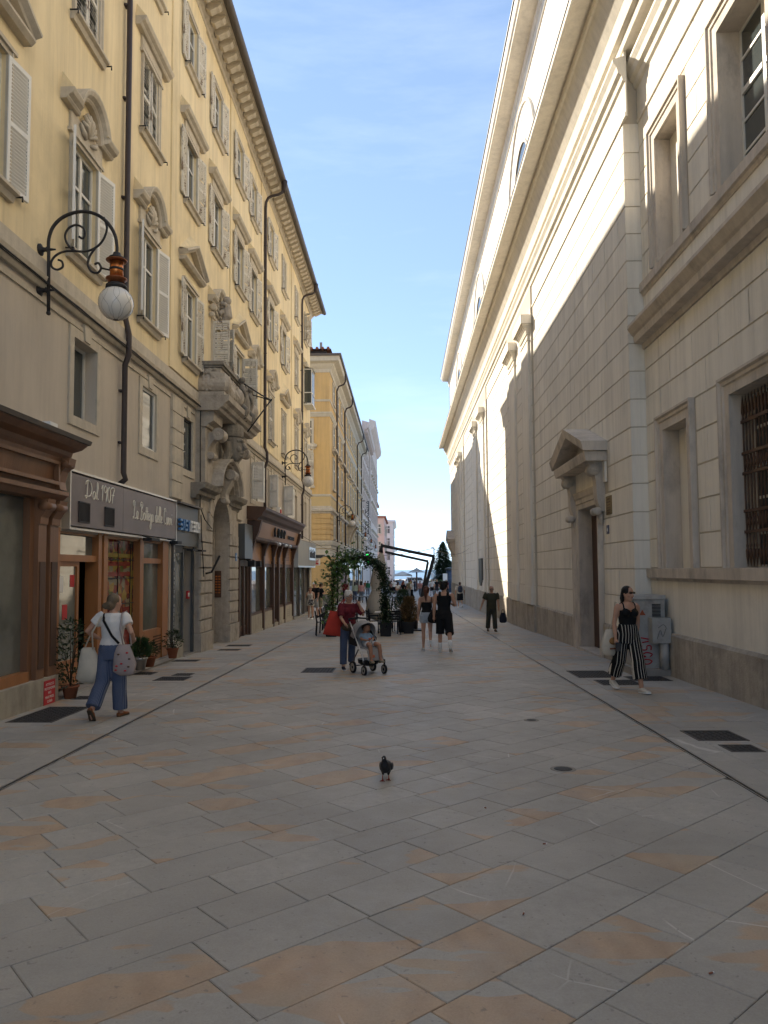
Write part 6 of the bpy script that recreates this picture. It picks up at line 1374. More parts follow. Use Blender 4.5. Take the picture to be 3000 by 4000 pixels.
def bar_table():
    r = empty('bar_table', (0,0,0)); MB().box(-.36,.36,-.36,.36,1.06,1.10).build('table_top', M['sign_grey'], r)
    for sx in (-1,1):
        for sy in (-1,1): MB().tube([(sx*.32,sy*.32,0),(sx*.17,sy*.2,1.06)], .032, 6).build('leg', M['black'], r)
    MB().tube([(-.28,-.28,.3),(.28,-.28,.3)], .012, 5).build('foot_rail', M['black'], r); return r
b0 = bar_table()
for i, (x, y_, lb) in enumerate(((-2.0,36.6,'tall black bar table right of the white-haired woman'),(-.33,35.5,'tall black bar table right of the closed parasol'))):
    o = b0 if i == 0 else copy_tree(b0); o.location = (x, y_, gz(y_)); tag(o, lb, 'bar table', 'tall bar tables of the cafe')
# closed cantilever parasol
UY = 27.4; ub = wroot('cantilever_parasol', (.44,UY,gz(UY)), 'folded beige parasol hanging from a dark cantilever mast', 'parasol')
def bar(x0, z0_, x1, z1_, w_, nm, y0=UY, d=.05, m_='iron'):
    a, b_ = Vector((x0,z0_)), Vector((x1,z1_)); n2 = Vector((-(b_-a).y, (b_-a).x)).normalized()*w_
    MB().prism([tuple(a+n2), tuple(b_+n2), tuple(b_-n2), tuple(a-n2)], 1, y0-d, y0+d).build(nm, M[m_], ub)
MB().box(.18,.72,UY-.4,UY+.4,gz(UY)-.01,gz(UY)+.06).build('base_plate', M['iron'], ub); MB().tube([(.44,UY,gz(UY)),(.46,UY,.1)], .07, 8).build('socket', M['iron'], ub)
bar(.44,-.2,1.13,2.19,.06,'mast'); bar(.62,.5,.91,2.02,.045,'brace', UY-.06, .03); bar(1.16,2.22,-.76,2.63,.055,'upper_arm'); bar(.93,2.04,-.66,2.4,.045,'lower_arm', UY-.06, .03)
MB().tube([(1.14,UY,2.1),(1.14,UY,2.55),(1.04,UY,2.56)], .022, 6).build('finial', M['alu'], ub)
MB().tube([(-.78,UY,2.72),(-.80,UY,2.5),(-.82,UY,2.38)], [.03,.06,.09], 8).build('hub', M['iron'], ub)
cn = []; kN = 26
prf = [(-.80,2.45,.03),(-.82,2.2,.13),(-.87,1.8,.22),(-.93,1.35,.23),(-1.0,1.02,.14),(-1.0,.98,.14),(-.98,.7,.27),(-.96,.3,.36),(-.94,.02,.34),(-.93,-.1,.12)]
mb = MB(); vs_ = []
for i, (x, z, r_) in enumerate(prf):
    for j in range(kN): a = 2*pi*j/kN; q = r_*(1+.16*sin(j*pi)*0+(.20 if j % 2 else -.12)*min(1,(2.5-z))); vs_.append((x+q*cos(a), UY+q*sin(a)*.8, z+(.12*(j % 3) if i == len(prf)-2 else 0)))
mb.add(vs_, [(i*kN+j, i*kN+(j+1) % kN, (i+1)*kN+(j+1) % kN, (i+1)*kN+j) for i in range(len(prf)-1) for j in range(kN)], True); mb.build('canopy', M['canvas'], ub)
MB().lathe([(.15,.97),(.155,1.0),(.15,1.03)], (-1.0,UY,0), 16).build('tie_strap', M['canvas'], ub)
# planters with the leafy arch
def pot_thing(w_, h_, m_='planter', taper=.82):
    b = w_*taper*.5; t = w_*.5
    return MB().add([(-b,-b,0),(b,-b,0),(b,b,0),(-b,b,0),(-t,-t,h_),(t,-t,h_),(t,t,h_),(-t,t,h_),(-t+.03,-t+.03,h_),(t-.03,-t+.03,h_),(t-.03,t-.03,h_),(-t+.03,t-.03,h_),(-t+.03,-t+.03,h_-.05),(t-.03,-t+.03,h_-.05),(t-.03,t-.03,h_-.05),(-t+.03,t-.03,h_-.05)],
        [(0,3,2,1),(0,1,5,4),(1,2,6,5),(2,3,7,6),(3,0,4,7),(4,5,9,8),(5,6,10,9),(6,7,11,10),(7,4,8,11),(8,9,13,12),(9,10,14,13),(10,11,15,14),(11,8,12,15)]).box(-t-.012,t+.012,-t-.012,-t+.0,h_-.06,h_+.002).box(-t-.012,t+.012,t,t+.012,h_-.06,h_+.002).box(-t-.012,-t,-t,t,h_-.06,h_+.002).box(t,t+.012,-t,t,h_-.06,h_+.002).mesh('pot', M[m_])
def leaf_mesh(l_=.1, w_=.03, m_='leaf'):
    return MB().add([(0,0,0),(w_*.9,l_*.3,.012),(w_,l_*.6,.014),(0,l_,-.012),(-w_,l_*.6,.014),(-w_*.9,l_*.3,.012),(0,l_*.45,-.006)], [(0,1,6),(1,2,6),(2,3,6),(3,4,6),(4,5,6),(5,0,6)], True).mesh('leaf', M[m_])
def add_leaf(mb_, p, d, upv, l_, w_):
    d = d.normalized(); s_ = d.cross(upv); s_ = s_.normalized() if s_.length > 1e-4 else d.orthogonal().normalized(); n_ = s_.cross(d)
    P = lambda a, b_, c: p+s_*a+d*b_+n_*c
    mb_.add([P(0,0,0),P(w_*.95,l_*.4,.012),P(0,l_,-.01),P(-w_*.95,l_*.4,.012),P(0,l_*.5,-.004)], [(0,1,4),(1,2,4),(2,3,4),(3,0,4)])
rg = random.Random(9)
AY = 24.6; gA = gz(AY)
pots = []
for x, lb in ((-2.38,'black square planter on the left holding the leafy arch'),(-.59,'black square planter in the middle holding the leafy arch')):
    o = empty('planter', (x,AY,gA), 0, lb, 'planter', 'black square planters of the terrace'); inst('pot', pot_thing(.42,.45), o); MB().box(-.17,.17,-.17,.17,.36,.41).build('soil', M['soil'], o)
ar = empty('leafy_arch', (-1.48,AY,gA), 0, 'climbing plant trained into a leafy arch between two black planters', 'plant')
z0_ = -gA
PTH = [(-.9,0,.4),(-.88,0,1.0),(-.86,0,1.66),(-.76,0,2.2),(-.5,0,2.5),(0,0,2.62),(.45,0,2.5),(.72,0,2.26),(.84,0,1.95),(.88,0,1.4),(.89,0,.9),(.89,0,.4)]
MB().tube([(x,y_,z) for x, y_, z in PTH], .022, 7).build('trellis', M['bark'], ar)
for k in range(3):
    pts = []
    for i in range(44):
        t = i/43*(len(PTH)-1); q = int(min(t, len(PTH)-2)); f = t-q; a = Vector(PTH[q]).lerp(Vector(PTH[q+1]), f); pts.append(a+Vector((.06*cos(i*.9+k*2),.07*sin(i*.9+k*2),.04*cos(i*.8+k))))
    MB().tube(pts, .013, 5).build('stem', M['bark'], ar)
lm = [leaf_mesh(.16,.058),leaf_mesh(.135,.048)]; lmd = [leaf_mesh(.115,.038,'leaf_dark'),leaf_mesh(.09,.03,'leaf_dark')]; fol = MB(); fol2 = MB(); nleaf = 0
for i in range(3600):
    t = rg.random()*(len(PTH)-1); q = int(min(t, len(PTH)-2)); p = Vector(PTH[q]).lerp(Vector(PTH[q+1]), t-q)
    left = t < 5.2; sp = .14 if left else .095
    if 2.2 < t < 5.5: sp = .2
    if t < 2.2 and rg.random() < .35: continue
    p = p+Vector((rg.gauss(0,sp),rg.gauss(0,.15),rg.gauss(0,sp*.9))); d = Vector((rg.uniform(-1,1),rg.uniform(-1,.6),rg.uniform(-1,.5)))
    if left and nleaf < 250 and rg.random() < .2:
        nleaf += 1; e = d.to_track_quat('Y','Z').to_euler(); o = inst('leaf', rg.choice(lm), ar, p, e); continue
    add_leaf(fol if left else fol2, p, d, Vector((0,0,1)), rg.uniform(.09,.15) if left else rg.uniform(.07,.12), rg.uniform(.03,.05))
for p0, dr_ in (((-.95,0,1.75),(-1,0,-.1)),((-.8,0,2.3),(-.5,0,.8)),((-.2,0,2.55),(.4,-.2,-.9)),((-.55,0,2.3),(.7,-.3,-.5))):   # loose shoots with big leaves
    p0 = Vector(p0); dr_ = Vector(dr_).normalized(); MB().tube([p0, p0+dr_*.25+Vector((0,0,.03)), p0+dr_*.45], [.008,.006,.004], 5).build('shoot', M['leaf'], ar)
    for i in range(9): p = p0+dr_*(.08+.05*i); d = (dr_+Vector((rg.uniform(-1,1),rg.uniform(-.6,.6),rg.uniform(-1,.8)))); inst('leaf', lm[0], ar, p, d.to_track_quat('Y','Z').to_euler())
fol.build('foliage', M['leaf'], ar, kind='stuff'); fol2.build('foliage', M['leaf_dark'], ar, kind='stuff')
# shrubs in the right planter
o = empty('planter', (.17,25.9,gz(25.9)), 0, 'black planter on the right holding the dried brown shrub', 'planter', 'black square planters of the terrace'); inst('pot', pot_thing(.40,.40), o); MB().box(-.16,.16,-.16,.16,.31,.36).build('soil', M['soil'], o)
o = empty('planter', (-.02,26.6,gz(26.6)), 0, 'black planter behind the brown shrub holding a green conifer', 'planter', 'black square planters of the terrace'); inst('pot', pot_thing(.40,.40), o); MB().box(-.16,.16,-.16,.16,.31,.36).build('soil', M['soil'], o)
def shrub(loc, h_, r_, m_, lb, n_=1500, base=.38, nm='shrub'):
    o = empty(nm, loc, 0, lb, 'shrub'); f = MB(); s_ = MB()
    for i in range(9): a = rg.uniform(0,2*pi); s_.tube([(0,0,base-.02),(.1*cos(a),.1*sin(a),base+h_*.4),(r_*.6*cos(a),r_*.6*sin(a),base+h_*rg.uniform(.7,.95))], [.014,.01,.004], 5)
    for i in range(n_):
        t = rg.random(); rr_ = r_*(.55+.6*sin(pi*min(t*1.15,1)))*sqrt(rg.random())*rg.uniform(.8,1.15); a = rg.uniform(0,2*pi)
        p = Vector((rr_*cos(a), rr_*sin(a), base+h_*t)); d = Vector((cos(a)*.6+rg.uniform(-.5,.5), sin(a)*.6+rg.uniform(-.5,.5), rg.uniform(.1,1.3)))
        add_leaf(f, p, d, Vector((rg.uniform(-1,1),rg.uniform(-1,1),.3)), rg.uniform(.05,.11), rg.uniform(.006,.014))
    s_.build('stems', M['bark'], o, kind='stuff'); f.build('foliage', M[m_], o, kind='stuff'); return o
shrub((.19,25.9,gz(25.9)), .86, .27, 'leaf_brown', 'dried brown shrub in a black planter left of the walking couple', 2600)
shrub((-.02,26.6,gz(26.6)), 1.1, .30, 'leaf_conifer', 'green conifer shrub behind the dried brown one', 2200)
shrub((-.75,30.2,gz(30.2)), .5, .2, 'leaf_conifer', 'low grey-green shrub among the farther cafe tables', 500, .3)
# palm in a pot at the far corner
o = empty('palm_plant', (-4.75,46.5,gz(46.5)), 0, 'small potted palm beside the far corner of the yellow palazzo', 'plant')
MB().lathe([(.14,0),(.2,.4),(.17,.4),(.16,.36)], n=12).build('pot', M['planter'], o); f = MB()
for i in range(13):
    a = 2*pi*i/13+rg.uniform(-.2,.2); L_ = rg.uniform(.7,1.1); sp = [Vector((cos(a)*L_*t*.9, sin(a)*L_*t*.9, .4+1.0*t*(1.15-.55*t*L_))) for t in [k/7 for k in range(8)]]
    f.tube(sp, .008, 4)
    for k in range(1,8):
        for sg in (-1,1):
            for h2 in (0,.5): d = Vector((cos(a+sg*1.0), sin(a+sg*1.0), -.15)); add_leaf(f, sp[k-1].lerp(sp[k],h2), d, Vector((0,0,1)), .24, .012)
f.build('fronds', M['leaf_conifer'], o)
# potted plants of the butcher's shop
def potted(loc, r_, h_, pm, lb, n_, lh, lr, lmz=(.05,.09), lw=(.012,.02), m_='leaf_dark', up_=.6):
    o = empty('potted_plant', loc, 0, lb, 'plant'); MB().lathe([(r_*.7,0),(r_,h_*.85),(r_*1.12,h_*.86),(r_*1.12,h_),(r_*.9,h_),(r_*.88,h_-.03)], n=16).build('pot', M[pm], o); f = MB(); s_ = MB()
    for i in range(6): a = rg.uniform(0,2*pi); s_.tube([(0,0,h_-.03),(lr*.3*cos(a),lr*.3*sin(a),h_+lh*.5),(lr*.7*cos(a),lr*.7*sin(a),h_+lh*.9)], [.009,.006,.003], 5)
    for i in range(n_):
        t = rg.random(); a = rg.uniform(0,2*pi); q = lr*sqrt(rg.random())*(.5+.6*sin(pi*min(1,t+.15))); p = Vector((q*cos(a),q*sin(a),h_+lh*t)); d = Vector((cos(a)+rg.uniform(-.5,.5),sin(a)+rg.uniform(-.5,.5),rg.uniform(-.3,up_*2)))
        add_leaf(f, p, d, Vector((rg.uniform(-.3,.3),rg.uniform(-.3,.3),1)), rg.uniform(*lmz), rg.uniform(*lw))
    s_.build('stems', M['bark'], o, kind='stuff'); f.build('foliage', M[m_], o, kind='stuff')
potted((-5.17,11.5,gz(11.5)-.0), .12, .2, 'terracotta', 'tall leafy bush in a pot beside the butcher shop door', 420, 1.0, .3, (.07,.12), (.014,.022))
potted((-5.15,14.5,gz(14.5)+.09), .13, .24, 'alu', 'feathery green plant in a grey pot on the butcher shop step', 700, .34, .17, (.08,.14), (.004,.007), 'leaf_conifer', 1.0)
potted((-5.13,14.95,gz(14.95)+.1), .13, .2, 'terracotta', 'green plant in a red pot behind the grey pot on the step', 300, .3, .18, (.04,.07), (.01,.016))
potted((-5.12,16.45,gz(16.45)+.12), .12, .22, 'terracotta', 'small leafy plant in a terracotta pot at the end of the butcher shop step', 260, .38, .2, (.04,.08), (.012,.02))
# ---- square at the end: tent, striped parasol, van, lamp posts
tn = wroot('market_tent', (-.1,110,gz(110)), 'white flat-topped market tent in the distance', 'tent')
MB().add([(-1.55,108.6,.95),(1.3,108.6,.95),(1.3,111.5,.95),(-1.55,111.5,.95),(-.1,110,1.5)], [(0,1,4),(1,2,4),(2,3,4),(3,0,4)]).build('roof', M['canvas_white'], tn); MB().box(-1.55,1.3,108.58,108.6,.78,.95).build('valance', M['canvas_white'], tn)
for x in (-1.5,1.25):
    for y_ in (108.7,111.4): MB().tube([(x,y_,gz(110)),(x,y_,.95)], .03, 5).build('leg', M['alu'], tn)
sp_ = wroot('striped_parasol', (1.95,108,gz(108)), 'striped square parasol on a dark post in the distance', 'parasol')
MB().tube([(1.95,108,gz(108)),(1.95,108,2.0)], .11, 8).build('post', M['wood_dark'], sp_)
for i in range(6):
    a, b_ = 1.25*(1-i/6), 1.25*(1-(i+1)/6)+.02; z0_, z1_ = 1.32+.11*i, 1.32+.11*(i+1)
    MB().add([(1.95-a,108-a,z0_),(1.95+a,108-a,z0_),(1.95+a,108+a,z0_),(1.95-a,108+a,z0_),(1.95-b_,108-b_,z1_),(1.95+b_,108-b_,z1_),(1.95+b_,108+b_,z1_),(1.95-b_,108+b_,z1_)], [(0,1,5,4),(1,2,6,5),(2,3,7,6),(3,0,4,7)]).build('stripe', M['canvas_white' if i % 2 else 'sign_grey'], sp_)
vn = empty('white_van', (2.7,160,gz(160)), 0, 'white van parked at the far end of the street', 'van')
MB().prism([(-2.0,.35),(2.3,.35),(2.35,.9),(1.75,1.1),(1.2,1.85),(-1.95,1.9),(-2.05,1.0)], 1, -.9, .9).build('body', M['white'], vn)
MB().prism([(.35,1.15),(1.55,1.15),(1.15,1.7),(.35,1.72)], 1, -.92, -.905).build('side_window', M['win_dark'], vn); MB().box(-1.8,.2,-.92,-.905,1.15,1.7).build('side_window', M['win_dark'], vn)
for x in (-1.3,1.5):
    for y_ in (-.9,.72): MB().lathe([(.1,y_-.02),(.33,y_-.02),(.33,y_+.18),(.1,y_+.18)], (x,0,.34), 14, axis=1).build('wheel', M['black'], vn)
cr2 = empty('dark_car', (-.6,150,gz(150)), 0, 'dark car parked left of the white van in the distance', 'car')
MB().prism([(-1.9,.3),(1.9,.3),(1.95,.75),(1.2,.85),(.6,1.4),(-.9,1.42),(-1.5,.95),(-1.95,.85)], 1, -.8, .8).build('body', M['sign_grey'], cr2); MB().prism([(-.8,.92),(1.0,.9),(.55,1.34),(-.75,1.36)], 1, -.815, -.802).build('side_window', M['win_dark'], cr2)
for x in (-1.2,1.25): MB().lathe([(.1,-.82),(.3,-.82),(.3,-.62),(.1,-.62)], (x,0,.31), 12, axis=1).build('wheel', M['black'], cr2)
lpo = empty('street_lamp', (0,0,0)); MB().tube([(0,0,0),(0,0,1.0),(0,0,5.0)], [.12,.07,.05], 8).build('post', M['iron'], lpo)
for a in (0,1,2):
    dx = .45*(a-1); MB().tube([(0,0,4.5),(dx*.8,0,4.7),(dx,0,5.0)], .03, 5).build('arm', M['iron'], lpo); MB().lathe([(.1,5.0),(.2,5.35),(.05,5.55)], (dx,0,.0 if a != 1 else .25), 8).build('lantern', M['globe'], lpo)
for i, (x, y_) in enumerate(((6.7,150),(7.2,180),(9.3,210))):
    o = lpo if i == 0 else copy_tree(lpo); o.location = (x,y_,gz(y_)); tag(o, ('nearest','second','farthest')[i]+' of the three-armed street lamps on the far square', 'street lamp', 'street lamps on the square')
ef = wroot('event_flag', (4.35,112,gz(112)), 'white printed banner hanging by the cantilever mast in the distance', 'banner')
MB().box(4.2,4.55,112,112.03,.5,1.25).build('cloth', M['white'], ef); MB().tube([(4.2,112,gz(112)),(4.2,112,1.4)], .025, 5).build('pole', M['alu'], ef)
# ================================================================ PEOPLE
def cm(name, col, rough=.8, **k): 
    if name not in M: M[name] = mat('cloth_'+name, col, rough, **dict(dict(var=.12, scale=9, bump=.25, bscale=22, spec=.2), **k))
    return M[name]
def stripes(name, base, line, freq, duty, ky=.5):
    m_ = bpy.data.materials.new('cloth_'+name); m_.use_nodes = True; t = m_.node_tree; n = t.nodes; L = t.links; b = n['Principled BSDF']
    c = n.new('ShaderNodeTexCoord'); sp = n.new('ShaderNodeSeparateXYZ'); L.new(c.outputs['Object'], sp.inputs[0])
    a = n.new('ShaderNodeMath'); a.operation = 'MULTIPLY_ADD'; a.inputs[1].default_value = ky; L.new(sp.outputs['Y'], a.inputs[0]); L.new(sp.outputs['X'], a.inputs[2])
    f = n.new('ShaderNodeMath'); f.operation = 'MULTIPLY'; f.inputs[1].default_value = freq; L.new(a.outputs[0], f.inputs[0])
    fr = n.new('ShaderNodeMath'); fr.operation = 'FRACT'; L.new(f.outputs[0], fr.inputs[0]); g_ = n.new('ShaderNodeMath'); g_.operation = 'LESS_THAN'; g_.inputs[1].default_value = duty; L.new(fr.outputs[0], g_.inputs[0])
    mx_ = n.new('ShaderNodeMix'); mx_.data_type = 'RGBA'; mx_.inputs['A'].default_value = (*base,1); mx_.inputs['B'].default_value = (*line,1); L.new(g_.outputs[0], mx_.inputs['Factor']); L.new(mx_.outputs['Result'], b.inputs['Base Color'])
    b.inputs['Roughness'].default_value = .85; b.inputs['Specular IOR Level'].default_value = .2; M[name] = m_; return m_
def V(*a): return Vector(a)
class Fig:
    """skeleton of a standing or walking person in metres for a height of 1.70; +Y is forward"""
    def __init__(s, H=1.7, woman=True, legL=(0,0,0), legR=(0,0,0), armL=None, armR=None, lean=0, footL=0, footR=0, head=(0,0), slim=1.0, belly=0):
        s.k = H/1.70; s.w = woman; s.slim = slim; s.belly = belly; s.head = head; s.foot = {-1:footL, 1:footR}
        hip = V(0,0,.90); t = V(0,sin(radians(lean)),cos(radians(lean)))
        s.J = {}
        for sd, lg in ((-1,legL),(1,legR)):
            a, b_, ab = radians(lg[0]), radians(lg[1]), radians(lg[2])
            h = hip+V(sd*.085,0,0); d1 = V(sd*sin(ab),sin(a),-cos(a)).normalized(); d2 = V(sd*sin(ab)*.6,sin(a-b_),-cos(a-b_)).normalized()
            kn = h+d1*.42; an = kn+d2*.41; s.J[sd] = [h, kn, an]
        lo = []
        for sd in (-1,1):
            an = s.J[sd][2]; p = radians(s.foot[sd]); lo.append(min(an.z-.075*cos(p), an.z-.075*cos(p)-.14*sin(p)))
        dz = -min(lo); 
        for sd in (-1,1): s.J[sd] = [p+V(0,0,dz) for p in s.J[sd]]
        s.hip = hip+V(0,0,dz); s.t = t
        s.sp = lambda z: s.hip+t*(z-.90)                            # point on the spine for an upright height z
        s.A = {}
        for sd, am in ((-1,armL),(1,armR)):
            u, f = am if am else ((.12*1,.02,-1),(.06,.12,-1))
            u = V(u[0]*sd,u[1],u[2]).normalized(); f = V(f[0]*sd,f[1],f[2]).normalized()
            sh = s.sp(1.385)+V(sd*(.165 if woman else .19),0,0); e = sh+u*.285; w_ = e+f*.245; s.A[sd] = [sh, e, w_, f]
        s.hc = s.sp(1.45)+t*.0+V(0,.02+.03*sin(radians(max(lean,0))),.125)                       # head centre
        s.HR = Matrix.Rotation(radians(-head[0]),3,'Z') @ Matrix.Rotation(radians(-head[1]),3,'X')
    def H(s, x, y, z): return s.hc+s.HR @ V(x,y,z)
    def torso(s, mb_, infl=0, z0=.86, z1=1.44, bust=True):
        w = s.w; q = s.slim
        R = [(.84,.150,.105),(.93,.172 if w else .160,.118),(1.02,.150 if w else .150,.105),(1.09,.128 if w else .146,.094),(1.20,.142 if w else .158,.104),(1.31,.155 if w else .178,.112),(1.39,.150 if w else .178,.092),(1.435,.085,.070)]
        R = [(z,a*q,b_*q+(s.belly if .95 < z < 1.3 else 0)) for z, a, b_ in R]
        def at(z):
            for i in range(len(R)-1):
                if R[i][0] <= z <= R[i+1][0]:
                    f = (z-R[i][0])/(R[i+1][0]-R[i][0]); return [R[i][j]+(R[i+1][j]-R[i][j])*f for j in (1,2)]
            return list(R[0][1:]) if z < R[0][0] else list(R[-1][1:])
        zs = sorted({z0,z1}|{r[0] for r in R if z0 < r[0] < z1}); pts = [s.sp(z)+V(0,s.belly*.5 if .95 < z < 1.3 else 0,0) for z in zs]; rr_ = [at(z) for z in zs]
        mb_.tube(pts, [r[0]+infl for r in rr_], 18, ry=[r[1]+infl for r in rr_])
        if w and bust and z1 > 1.25:
            for sd in (-1,1): mb_.ball(s.sp(1.27)+V(sd*.07,.085,0), .062+infl, 10, 8)
    def arm(s, mb_, sd, infl=0, f0=0.0, f1=2.0, m_=1.0):
        sh, e, w_, f = s.A[sd]; q = (1 if s.w else 1.18)*m_
        st = [(0,sh+V(-sd*.03,0,.01),.046*q),(.12,sh.lerp(e,.12),.049*q),(.5,sh.lerp(e,.5),.043*q),(1,e,.034*q),(1.3,e.lerp(w_,.3),.036*q),(1.7,e.lerp(w_,.7),.029*q),(2,w_,.023*q)]
        pts, rad = [], []
        for i, (t, p, r_) in enumerate(st):
            if t <= f1+1e-6: pts.append(p); rad.append(r_+infl)
            else:
                t0_, p0, r0 = st[i-1]; g_ = (f1-t0_)/(t-t0_); pts.append(p0.lerp(p, g_)); rad.append(r0+(r_-r0)*g_+infl); break
        mb_.tube(pts, rad, 12)
    def hand(s, mb_, sd, grip=.4, fine=True):
        sh, e, w_, f = s.A[sd]; side = V(-sd,0,0) if abs(f.x) < .9 else V(0,1,0); side = (side-f*side.dot(f)).normalized(); n_ = f.cross(side).normalized()
        mb_.tube([w_-f*.02, w_+f*.03, w_+f*.085], [.021,.036,.038], 10, ry=[.019,.016,.014]) if abs(n_.x) < .5 else mb_.tube([w_-f*.02, w_+f*.03, w_+f*.085], [.02,.03,.032], 10)
        if not fine: return
        fwd = V(0,1,0)-f*f.y; fwd = fwd.normalized() if fwd.length > .1 else side
        for i in range(4):
            b_ = w_+f*.085+fwd*(.030-.020*i); l_ = (.07,.078,.072,.056)[i]; inn = side*grip
            mb_.tube([b_-f*.02, b_+f*l_*.5+inn*l_*.25, b_+f*l_*.85+inn*l_*.75], [.0095,.009,.0075], 7)
        tb = w_+f*.03+fwd*.03; mb_.tube([tb-fwd*.01, tb+fwd*.022+f*.025+side*.012, tb+fwd*.026+f*.058+side*.02], [.012,.0105,.008], 7)
    def leg(s, mb_, sd, infl=0, f1=2.0, rad=None, m_=1.0):
        h, kn, an = s.J[sd]; st = [(0,h+V(0,0,.03),.088),(.45,h.lerp(kn,.45),.076),(1,kn,.052),(1.28,kn.lerp(an,.28)+V(0,-.012,0),.055),(1.7,kn.lerp(an,.7),.040),(2,an,.034)]
        pts, rr_ = [], []
        for i, (t, p, r_) in enumerate(st):
            r_ = (r_*m_*s.slim+infl) if rad is None else rad(t)
            if t <= f1+1e-6: pts.append(p); rr_.append(r_)
            else:
                t0_, p0 = st[i-1][:2]; g_ = (f1-t0_)/(t-t0_); pts.append(p0.lerp(p, g_)); rr_.append(r_ if rad else rr_[-1]+(r_-rr_[-1])*g_); break
        mb_.tube(pts, rr_, 14)
    def footframe(s, sd):
        an = s.J[sd][2]; p = radians(s.foot[sd]); f = V(.08*sd,cos(p),-sin(p)).normalized(); u = V(0,sin(p),cos(p)); return an, f, u
    def shoe(s, sd, mt, parent, sole=None, tall=.085, big=1.0):
        an, f, u = s.footframe(sd); r = f.cross(u).normalized(); u = r.cross(f); b = an-u*.073
        sec = [(-.055,.022,.03,.005),(-.045,.034,.062,0),(0,.036,tall,0),(.05,.040,.072,0),(.10,.045,.052,0),(.15,.042,.040,.002),(.185,.026,.026,.006)]
        mb_ = MB(); n_ = 10; vs_ = []
        for y_, w_, h_, z0_ in sec:
            for j in range(n_): a = 2*pi*j/n_; x = w_*big*cos(a); z = z0_+h_*big*.5+h_*big*.5*sin(a); z = max(z, z0_+.004); vs_.append(b+f*y_*big+r*x+u*z)
        mb_.add(vs_, [(i*n_+j, i*n_+(j+1) % n_, (i+1)*n_+(j+1) % n_, (i+1)*n_+j) for i in range(len(sec)-1) for j in range(n_)]+[tuple(range(n_)), tuple((len(sec)-1)*n_+j for j in range(n_))], True)
        o = mb_.build('shoe', mt, parent)
        sl_ = MB(); pts = [(-.058,.0),(-.045,.03),(0,.033),(.06,.037),(.11,.046),(.16,.042),(.19,.02)]; vs_ = [b+f*y_*big+r*w_*big for y_, w_ in pts]+[b+f*y_*big-r*w_*big for y_, w_ in reversed(pts)]; m2 = len(vs_)
        sl_.add(vs_+[v+u*.022 for v in vs_], [tuple(range(m2)), tuple(range(2*m2-1,m2-1,-1))]+[(i, i+m2, (i+1) % m2+m2, (i+1) % m2) for i in range(m2)]); sl_.build('sole', sole or mt, o)
    def headmesh(s, mb_, fine=True):
        sec = [(-.118,.028,.026,.050),(-.105,.046,.046,.038),(-.075,.058,.068,.020),(-.03,.068,.086,.006),(.02,.074,.096,-.002),(.06,.073,.096,-.006),(.09,.058,.080,-.008),(.112,.030,.042,-.010),(.118,.01,.014,-.010)]
        n_ = 16; vs_ = []
        for z, rx, ry, oy in sec:
            for j in range(n_): a = 2*pi*j/n_; vs_.append(s.H(rx*cos(a), oy+ry*sin(a), z))
        mb_.add(vs_, [(i*n_+j, i*n_+(j+1) % n_, (i+1)*n_+(j+1) % n_, (i+1)*n_+j) for i in range(len(sec)-1) for j in range(n_)]+[tuple(range(n_-1,-1,-1)), tuple((len(sec)-1)*n_+j for j in range(n_))], True)
        mb_.tube([s.sp(1.40), s.sp(1.46)+V(0,.005,0), s.hc+V(0,-.01,-.06)], [.056 if s.w else .066,.050 if s.w else .060,.052 if s.w else .06], 12)
        if fine:
            mb_.tube([s.H(0,.088,.012), s.H(0,.112,-.026), s.H(0,.098,-.040)], [.009,.014,.010], 7)
            for sd in (-1,1): mb_.ball(s.H(sd*.074,-.004,-.01), .02, 8, 6, (.5,.8,1.5)); mb_.ball(s.H(sd*.04,.068,-.03), .024, 8, 6)
            mb_.tube([s.H(-.02,.086,-.062), s.H(0,.095,-.060), s.H(.02,.086,-.062)], [.006,.009,.006], 6)
    def face(s, parent, glasses=None):
        for sd in (-1,1):
            MB().ball(s.H(sd*.031,.083,.016), .010, 8, 6).build('eye', M['white'], parent) if not glasses == 'sun' else None
            if glasses != 'sun': MB().ball(s.H(sd*.031,.0905,.016), .0055, 6, 5).build('pupil', M['black'], parent)
            MB().tube([s.H(sd*.014,.094,.033), s.H(sd*.032,.093,.038), s.H(sd*.05,.082,.033)], .0035, 5).build('eyebrow', M['wood_dark'], parent)
        MB().tube([s.H(-.022,.089,-.061), s.H(0,.0985,-.059), s.H(.022,.089,-.061)], [.003,.006,.003], 6).build('mouth', cm('lips',(.30,.10,.08)), parent)
        if glasses:
            g_ = MB()
            for sd in (-1,1):
                if glasses == 'sun': 
                    c = [s.H(sd*.034+x,.106-.012*abs(x)/.03,.014+z) for x, z in ((-.028,-.014),(.030,-.012),(.032,.014),(-.028,.016))]; c2 = [p+s.HR @ V(0,.005,0) for p in c]
                    g_.add(c+c2, [(0,1,2,3),(7,6,5,4),(0,4,5,1),(1,5,6,2),(2,6,7,3),(3,7,4,0)])
                else:
                    pts = [s.H(sd*.034+.028*cos(a),.106,.012+.019*sin(a)) for a in [2*pi*i/12 for i in range(13)]]; g_.tube(pts, .0032, 5, caps=False)
                g_.tube([s.H(sd*.064,.098,.016), s.H(sd*.079,.03,.016), s.H(sd*.079,-.02,.01)], .0032, 5)
            g_.tube([s.H(-.008,.108,.016), s.H(.008,.108,.016)], .003, 5); g_.build('glasses', M['black'], parent)
    def hair(s, mb_, vol=0, back=0.0, low=-.02):
        mb_.ball(s.H(0,-.019-back,.037), 1.0, 16, 12, (.083+vol,.099+vol,.090+vol)); 
        mb_.ball(s.H(0,-.055-back,low), 1.0, 14, 10, (.072+vol,.060+vol,.075+vol))
